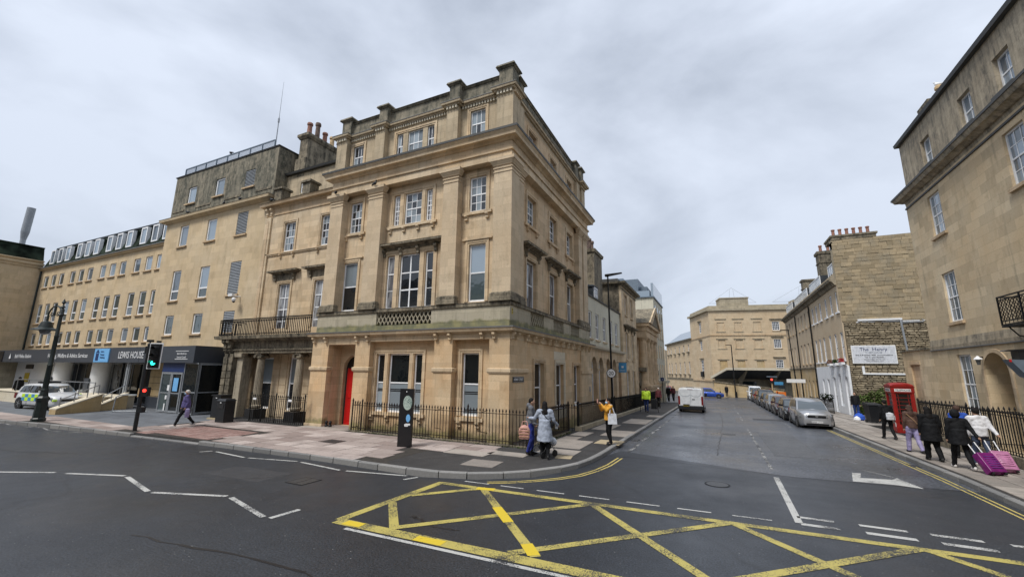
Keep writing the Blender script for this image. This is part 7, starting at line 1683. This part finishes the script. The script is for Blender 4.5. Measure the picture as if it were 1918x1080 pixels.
def person(label, x, y, head, h=1.7, stride=.0, top='black_cloth', legs='black_cloth', hair='hair_dark', shoes='shoe_dark', arms=None, coat=None, longhair=False, hood=False, mask=False, bulk=1., lean=0., turn=0., z=None, loose=1.0, skirt=None, cap_=None, group=None, eyes=False):
    """local y is forward; joints are placed for the pose, the body grown over them as one surface"""
    s = h / 1.7; z = (gz(y) + .13) if z is None else z
    Mp = FR(x, y, z, head); t = thing('person', label, 'person', Mp, group)
    V3 = lambda a, b, c: Vector((a * s, b * s, c * s))
    hipz = .90 - abs(stride) * .06
    hip = [V3(-.095, 0, hipz), V3(.095, 0, hipz)]
    a1, a2 = stride, -stride
    legs_ = []
    for hp_, a, bk in ((hip[0], a1, .12 if a1 < 0 else .05), (hip[1], a2, .12 if a2 < 0 else .05)):
        kn = hp_ + V3(0, .43 * math.sin(a + bk), -.43 * math.cos(a + bk)); an = kn + V3(0, .42 * math.sin(a - bk * 2.2), -.42 * math.cos(a - bk * 2.2))
        legs_.append([hp_, kn, an])
    low = min(l[2].z for l in legs_); dz = .075 * s - low
    for l in legs_:
        for v_ in l: v_.z += dz
    px = V3(0, 0, 0); pel = V3(0, 0, .96) + Vector((0, 0, dz)); ln = lambda zz: lean * (zz - .96) 
    up = lambda a, b, c: V3(a, b + ln(c), c) + Vector((0, 0, dz))
    ch = up(0, .01, 1.24); sh = [up(-.175 * bulk, 0, 1.395), up(.175 * bulk, 0, 1.395)]; nk = up(0, .0, 1.45); hd = up(0, .025, 1.595)
    arms = arms or (((-.04, -.02, -.28), (-.05, .05, -.52)), ((.04, -.02, -.28), (.05, .05, -.52)))
    A = []
    for s_, (e_, hnd) in zip(sh, arms): A.append([s_, s_ + V3(*e_), s_ + V3(*hnd)])
    q = MB()
    def torso(q, g=0.):
        ell(q, pel, ((.155 + g) * s * bulk, (.105 + g) * s * bulk, .14 * s)); ell(q, up(0, 0, 1.1), ((.13 + g) * s * bulk, (.095 + g) * s * bulk, .16 * s)); ell(q, ch, ((.16 + g) * s * bulk, (.105 + g) * s * bulk, .19 * s)); cap(q, sh[0] * .92 + nk * .08, sh[1] * .92 + nk * .08, (.062 + g) * s)
        q.cyl(pel, ch, (.12 + g) * s * bulk, (.12 + g) * s * bulk, 14)
    torso(q); cap(q, nk - V3(0, 0, .06), nk + V3(0, .01, .09), .052 * s)
    ell(q, hd, (.075 * s, .094 * s, .115 * s)); ell(q, hd + V3(0, .035, -.06), (.052 * s, .058 * s, .05 * s)); ell(q, hd + V3(0, .098, -.012), (.013 * s, .02 * s, .02 * s)); ell(q, hd + V3(-.077, 0, -.01), (.012 * s, .02 * s, .03 * s)); ell(q, hd + V3(.077, 0, -.01), (.012 * s, .02 * s, .03 * s))
    for l in legs_: cap(q, l[0], l[1], .078 * s, .052 * s); cap(q, l[1], l[2], .052 * s, .036 * s)
    for i, a in enumerate(A):
        cap(q, a[0], a[1], .047 * s, .038 * s); cap(q, a[1], a[2], .037 * s, .026 * s)
        d = (a[2] - a[1]).normalized(); sd_ = d.cross(Vector((0, 1, 0)) if abs(d.y) < .8 else Vector((0, 0, 1))).normalized(); pm = a[2] + d * .05 * s
        q.cyl(a[2], pm + d * .03 * s, .026 * s, .034 * s, 8); cur = (d * .8 + Vector((0, .55, 0))).normalized() if abs(d.y) < .8 else (d * .8 + Vector((0, 0, -.5))).normalized()
        fwd = d.cross(sd_).normalized()
        for k, fl in enumerate((.06, .072, .068, .052)):
            b_ = pm + d * .02 * s + fwd * (.024 - .016 * k) * s; m_ = b_ + d * fl * .55 * s; e_ = m_ + cur * fl * .55 * s
            cap(q, b_, m_, .0095 * s, .009 * s); cap(q, m_, e_, .009 * s, .0075 * s)
        cap(q, a[2] + d * .02 * s + fwd * .02 * s, a[2] + d * .06 * s + fwd * .05 * s, .011 * s, .009 * s)
    for l in legs_: cap(q, l[2], l[2] + V3(0, .1, -.045), .035 * s, .03 * s)
    link('body', remesh(q, .0125, 'skin', 'body'), t, Mp)
    # trousers
    q = MB(); ell(q, pel - V3(0, 0, .03), (.17 * s * bulk, .125 * s * bulk, .15 * s))
    for l in legs_: cap(q, l[0], l[1], .098 * s * loose, .072 * s * loose); q.cyl(l[1], l[2] + V3(0, 0, -.01), .072 * s * loose, .058 * s * loose, 12); ell(q, l[1], (.072 * s * loose,) * 3, 6)
    link('trousers', remesh(q, .018, legs, 'trousers', fold=.035), t, Mp)
    for l in legs_:
        q = MB(); ell(q, l[2] + V3(0, .07, -.04), (.045 * s, .125 * s, .045 * s)); ell(q, l[2] + V3(0, -.02, -.02), (.045 * s, .055 * s, .06 * s))
        link('shoe', remesh(q, .014, shoes, 'shoe'), t, Mp)
    # top
    q = MB(); torso(q, .028)
    if coat:
        q.cyl(up(0, 0, 1.15), V3(0, 0, coat) + Vector((0, 0, dz)), .17 * s * bulk, .235 * s * bulk, 20)
    else: q.cyl(up(0, 0, 1.15), up(0, 0, .88), .165 * s * bulk, .18 * s * bulk, 18)
    for a in A: cap(q, a[0], a[1], .072 * s * bulk, .060 * s); cap(q, a[1], a[2], .060 * s, .045 * s)
    if hood: ell(q, nk + V3(0, -.07, .04), (.12 * s, .08 * s, .09 * s))
    ell(q, nk + V3(0, -.01, .0), (.085 * s, .08 * s, .06 * s))
    link('coat' if coat else 'jacket', remesh(q, .018, top, 'jacket', fold=.032), t, Mp)
    q = MB()
    if cap_ == 'hood': ell(q, hd + V3(0, -.02, .01), (.115 * s, .125 * s, .14 * s))
    else:
        ell(q, hd + V3(0, -.02, .028), (.088 * s, .098 * s, .108 * s)); 
        if longhair: ell(q, hd + V3(0, -.055, -.07), (.098 * s, .07 * s, .17 * s)); ell(q, nk + V3(0, -.085, -.07), (.10 * s, .05 * s, .12 * s))
    link('hair' if cap_ != 'hood' else 'hood', remesh(q, .014, top if cap_ == 'hood' else hair, 'hair', fold=.022), t, Mp)
    if mask: link('face_mask', remesh(ell(MB(), hd + V3(0, .062, -.052), (.064 * s, .058 * s, .055 * s)), .012, 'mask', 'face_mask'), t, Mp)
    if eyes:
        q = MB(); ell(q, hd + V3(-.03, .088, .012), (.012, .008, .008), 6); ell(q, hd + V3(.03, .088, .012), (.012, .008, .008), 6); q.build('eyes', 'black', t, Mp)
    return t, Mp, dict(hd=hd, nk=nk, A=A, sh=sh, ch=ch, pel=pel, s=s, legs=legs_)
def bag(root, nm, Mt, w_, d_, h_, mt, strap=None, r_=None):
    q = MB(); ell(q, (0, 0, h_ * .45), (w_ / 2, d_ / 2, h_ / 2)); q.box(-w_ * .4, -d_ * .4, 0, w_ * .4, d_ * .4, h_ * .85)
    return link(nm, remesh(q, .02, mt, nm), root, Mt)
# 1 woman in purple jacket walking left
t, Mp, J = person('older woman with white hair, purple jacket and face mask walking past the glass doors', -22.0, 11.55, 145, 1.6, .42, 'purple', 'black_cloth', 'hair_white', 'shoe_white', mask=True, eyes=True, bulk=1.08, arms=(((-.05, -.1, -.26), (-.06, -.02, -.48)), ((.06, .06, -.26), (.04, .16, -.46))))
link('inner_top', remesh(ell(MB(), J['ch'] + Vector((0, .075, -.1)), (.075, .07, .24)), .018, 'violet', 'inner_top'), t, Mp)
link('jacket_trim', MB().cyl(tuple(J['ch'] + Vector((.09, .125, .16))), tuple(J['ch'] + Vector((.1, .14, -.3))), .018, n=6).mesh('jacket_trim', 'lilac'), t, Mp)
b_ = thing('shopping_bag', 'crumpled pale grey shopping bag carried by the woman in purple', 'bag', Mp @ T(-.28, -.1, .45)); bag(b_, 'bag', Mp @ T(-.30, -.12, .42), .3, .2, .42, 'lilac')
# 2 man in grey hoodie
t, Mp, J = person('man in grey hoodie and bright blue trousers standing by the corner railings', -5.62, 13.25, -70, 1.72, .05, 'grey_hood', 'blue_trouser', 'hair_dark', 'shoe_dark', hood=True, eyes=False, arms=(((-.03, .05, -.27), (.04, .26, -.30)), ((.03, .02, -.28), (.03, .14, -.48))))
# 3 woman in pale coat
t, Mp, J = person('woman in long pale grey coat with crossbody bag seen from behind at the corner', -4.98, 12.85, 22, 1.66, .12, 'grey_coat', 'black_cloth', 'hair_dark', 'shoe_dark', coat=.50, longhair=True, bulk=1.1, arms=(((-.14, .06, -.22), (-.30, .24, -.22)), ((.10, .02, -.28), (.22, .18, -.42))))
MB().tube([tuple(Mp @ (J['sh'][0] + Vector((.08, -.09, .04)))), tuple(Mp @ (J['ch'] + Vector((.02, -.165, .02)))), tuple(Mp @ (J['pel'] + Vector((.19, -.08, .12))))], .011).build('bag_strap', 'black', t)
bag(t, 'crossbody_bag', Mp @ T(.23, -.02, .92), .12, .2, .2, 'black_cloth'); MB().box(.33, .2, .86, .42, .34, .98).build('paper', 'sign_white', t, Mp)
# stroller
st = thing('pushchair', 'dark folding pushchair with small wheels pushed by the woman in the pale coat', 'pushchair', FR(-5.15, 13.2, .12, 10)); Fp_ = FR(-5.12, 13.22, .13, 62)
q = MB()
for s in (-1, 1):
    q.tube([(-.32, s * .22, 1.0), (-.2, s * .22, .82), (.22, s * .2, .2)], .014).tube([(-.3, s * .24, .14), (.12, s * .22, .62)], .014)
q.tube([(-.32, -.22, 1.0), (-.32, .22, 1.0)], .018).tube([(-.3, -.24, .14), (-.3, .24, .14)], .012).build('frame', 'steel', st, Fp_)
for (xx, yy) in ((-.3, -.26), (-.3, .26), (.24, -.2), (.24, .2)):
    link('wheel', cached('prw', lambda: MB().lathe([(.03, -.02), (.095, -.02), (.1, 0), (.095, .02), (.03, .02)], 16).mesh('wheel', 'tyre', True)), st, Fp_ @ T(xx, yy, .1) @ RX(90))
link('seat', remesh(ell(ell(MB(), (0, 0, .5), (.2, .19, .1)), (-.12, 0, .68), (.1, .2, .22)), .02, 'black_cloth', 'seat'), st, Fp_)
link('canopy', remesh(ell(MB(), (-.06, 0, .84), (.24, .22, .13)), .02, 'grey_hood', 'canopy'), st, Fp_)
link('blanket', remesh(ell(MB(), (.0, .02, .72), (.17, .17, .09)), .02, 'teal', 'blanket'), st, Fp_); link('basket', remesh(ell(MB(), (0, 0, .28), (.24, .19, .1)), .02, 'black_cloth', 'basket'), st, Fp_)
link('carrier_bag', remesh(ell(MB(), (.28, -.05, .42), (.11, .17, .14)), .02, 'cream_bag', 'carrier_bag'), st, Fp_)
b_ = thing('changing_bag', 'pink ribbed backpack hanging from the pushchair handle', 'bag', T(-5.62, 12.72, .8)); q = MB(); ell(q, (0, 0, .2), (.19, .11, .22)); q.box(-.16, -.09, .0, .16, .09, .28)
link('bag', remesh(q, .018, 'pink_bag', 'bag'), b_, FR(-5.62, 12.72, .68, 15))
for k in range(4): MB().box(-.175, -.112, .06 + k * .085, .175, -.095, .075 + k * .085).build('seam', 'tan', b_, FR(-5.62, 12.72, .68, 15))
MB().tube([(-5.72, 12.7, 1.02), (-5.68, 12.72, 1.2), (-5.55, 12.76, 1.2), (-5.5, 12.74, 1.02)], .014).build('handle', 'pink_bag', b_)
# 4 woman in mustard
t, Mp, J = person('woman in mustard jacket and blue mask raising a phone with a white tote bag', -3.8, 16.5, 128, 1.64, .04, 'mustard', 'black_cloth', 'hair_dark', 'shoe_dark', mask=True, bulk=1.08, longhair=False, eyes=True, arms=(((-.03, .20, -.14), (.10, .34, .08)), ((.03, .2, -.15), (-.06, .34, .05))))
ph = MB().box(-.04, 0, 0, .04, .012, .15).build('phone', 'pink_bag', None, Mp @ T(.02, .44, 1.50)); tag(ph, 'phone with pale pink case held up by the woman in mustard', 'phone')
b_ = thing('tote_bag', 'white canvas tote bag over the shoulder of the woman in mustard', 'bag', Mp @ T(-.27, -.05, .8)); MB().hexa([(-.16, -.03, 0), (.16, -.03, 0), (.17, .04, 0), (-.17, .04, 0)], [(-.15, -.01, .38), (.15, -.01, .38), (.15, .01, .38), (-.15, .01, .38)]).build('bag', 'cream_bag', b_, Mp @ T(-.27, .0, .76) @ RZ(75))
MB().tube([(-.27, -.1, 1.12), (-.2, -.02, 1.46)], .016).tube([(-.27, .1, 1.12), (-.2, .02, 1.46)], .016).build('strap', 'cream_bag', b_, Mp)
# 5 hi-vis worker and others down the left pavement
t, Mp, J = person('worker in bright yellow high visibility jacket walking along the left pavement', -5.05, 34.5, 175, 1.76, .1, 'hivis', 'navy', 'hair_dark', 'shoe_dark', bulk=1.3, eyes=True)
MB().lathe([(.19, 0), (.195, .05)], 20, (0, 0, 1.05), 1.1, .85).lathe([(.2, 0), (.2, .05)], 20, (0, 0, 1.25), 1.1, .8).build('reflective_band', 'steel', t, Mp)
cart = thing('trolley', 'dark barrow with thin legs pushed by the high visibility worker', 'trolley', T(-4.6, 34.6, -.1)); MB().box(-4.7, 34.4, .1, -4.3, 34.9, .8).build('body', 'black', cart); MB().tube([(-5.5, 34.3, -.15), (-5.4, 34.3, .8), (-4.3, 34.5, .8), (-4.2, 34.5, -.15)], .02).build('frame', 'iron', cart)
person('person with white hat and dark red top behind the high visibility worker', -4.85, 40.5, 175, 1.7, .2, 'maroon', 'black_cloth', 'hair_white', 'shoe_dark')
person('far person in maroon top near the end of the left railings', -4.9, 55, 170, 1.7, .2, 'maroon', 'black_cloth')
person('far person in black at the end of the left railings', -5.3, 53.5, 170, 1.72, .2, 'black_cloth', 'black_cloth')
person('lone figure in black coat with pale front standing by the far stone wall', 1.2, 79.7, 180, 1.75, 0, 'black_cloth', 'black_cloth', coat=.6)
person('person in dark clothes walking past the police station window', -47.5, 13.3, 95, 1.72, .25, 'black_cloth', 'black_cloth')
person('person in dark coat leaning at the white guest house corner', 8.9, 39.2, 160, 1.78, 0, 'black_cloth', 'navy', 'hair_dark')
# right hand group walking away
GR = None
t, Mp, J = person('walker in dark jacket with small pale backpack left of the telephone box', 6.75, 25.1, 12, 1.68, .3, 'black_cloth', 'black_cloth', 'hair_dark', 'shoe_dark', bulk=1.1)
b_ = thing('backpack', 'small pale blue backpack worn low by the leftmost dark walker', 'bag', Mp @ T(0, -.2, 1.0)); bag(b_, 'bag', Mp @ T(.02, -.22, .86), .3, .16, .34, 'cream_bag'); MB().tube([tuple(Mp @ Vector((-.12, -.14, 1.15))), tuple(Mp @ Vector((-.14, -.06, 1.4)))], .016).build('strap', 'black', b_)
t, Mp, J = person('woman with long brown hair, brown jacket and lavender trousers seen from behind', 6.25, 20.7, 8, 1.64, .28, 'brown_coat', 'lavender', 'hair_brown', 'shoe_dark', longhair=True, loose=1.15)
MB().tube([tuple(Mp @ Vector((-.16, -.10, 1.36))), tuple(Mp @ Vector((.02, -.155, 1.14))), tuple(Mp @ Vector((.19, -.12, .9)))], .016).build('bag_strap', 'tan', t)
person('figure all in loose black with long dark hair in the middle of the walking group', 6.15, 18.9, 5, 1.66, .2, 'black_cloth', 'black_cloth', 'hair_dark', 'shoe_dark', coat=.62, longhair=True, bulk=1.2, loose=1.25)
t, Mp, J = person('person in bright blue jacket in front of the white jacket walker', 7.25, 19.9, 5, 1.70, .25, 'blue_jacket', 'black_cloth', 'hair_brown', 'shoe_dark', bulk=1.05)
person('person in white jacket with dark shoulder strap and grey trousers pulling a suitcase', 7.15, 18.45, 5, 1.70, .3, 'white_cloth', 'denim', 'hair_dark', 'shoe_white', bulk=1.12, arms=(((-.04, -.02, -.28), (-.05, .05, -.52)), ((.04, -.12, -.25), (.06, -.3, -.42))))
person('person in black hooded coat pulling the magenta suitcase', 6.33, 17.55, 3, 1.66, .36, 'black_cloth', 'black_cloth', 'hair_dark', 'shoe_white', coat=.72, cap_='hood', bulk=1.15, arms=(((-.04, -.02, -.28), (-.05, .05, -.52)), ((.08, -.1, -.25), (.12, -.28, -.42))))
def suitcase(label, x, y, mt, hx, hy, hz):
    """tilted towards the hand that pulls it"""
    z0 = .13; d = Vector((hx - x, hy - y, 0)); ang = math.degrees(math.atan2(d.y, d.x)) - 90
    Mt = FR(x, y, z0, ang) @ RX(-38); t = thing('suitcase', label, 'suitcase', FR(x, y, z0, ang))
    q = MB().ring(-.2, -.11, .2, .11, .05, .62, 0); q = MB(); ell(q, (0, 0, .34), (.23, .135, .31)); q.box(-.2, -.11, .06, .2, .11, .62)
    link('shell', remesh(q, .02, mt, 'shell'), t, Mt)
    for k in range(6): MB().box(-.12, -.132, .16 + k * .065, .14, -.11, .175 + k * .065).build('rib', 'violet' if mt == 'magenta' else mt, t, Mt)
    MB().cyl((-.1, .06, .6), (-.1, .06, 1.05), .014, n=6).cyl((.1, .06, .6), (.1, .06, 1.05), .014, n=6).build('handle_tubes', 'sign_white', t, Mt); MB().cyl((-.12, .06, 1.05), (.12, .06, 1.05), .022, n=8).build('handle', 'black', t, Mt)
    for xx in (-.15, .15): MB().cyl((xx - .02, -.06, .04), (xx + .02, -.06, .04), .04, n=12).build('wheel', 'tyre', t, Mt)
suitcase('glossy magenta hard suitcase being pulled, nearest of the two', 6.72, 16.75, 'magenta', 6.5, 17.4, .9)
suitcase('pale pink hard suitcase being pulled just behind the magenta one', 7.2, 17.35, 'pink_case', 7.15, 18.2, .9)
# birds
def pigeon(x, y, z, a, lab, gull=False):
    q = MB(); ell(q, (0, 0, .1), (.07, .15, .08), 8); ell(q, (0, .13, .2), (.035, .04, .045), 8); ell(q, (0, .08, .15), (.04, .05, .07), 6); q.hexa([(-.04, -.3, .06), (.04, -.3, .06), (.05, -.1, .08), (-.05, -.1, .08)], [(-.04, -.3, .08), (.04, -.3, .08), (.05, -.1, .13), (-.05, -.1, .13)]); q.cyl((0, .16, .2), (0, .2, .195), .008, .002, 4).cyl((-.02, 0, 0), (-.02, 0, .06), .006, n=4).cyl((.02, 0, 0), (.02, 0, .06), .006, n=4)
    o = q.build('gull' if gull else 'pigeon', 'sign_white' if gull else 'black', None, FR(x, y, z, a), True); tag(o, lab, 'bird'); return o
pigeon(-17.15, 14.45, 11.62, 60, 'pigeon on the capital of the leftmost giant pilaster'); pigeon(-14.5, 14.45, 11.62, 250, 'pigeon on the capital of the second giant pilaster')
pigeon(-27.5, 15.7, 13.57, 80, 'pigeon on the office cornice nearest the portico house'); pigeon(-29.2, 15.7, 13.57, 250, 'pigeon in the middle of the office cornice'); pigeon(-33.5, 15.7, 13.57, 100, 'pigeon near the left end of the office cornice')
pigeon(-24.2, 15.7, 12.92, 90, 'pigeon by the left parapet pier of the portico house'); pigeon(-30.4, 16.3, 17.8, 90, 'pigeon perched on the roof railing'); pigeon(10.55, 24.88, 16.4, 90, 'white gull standing on the chimney pot of the right house', True)
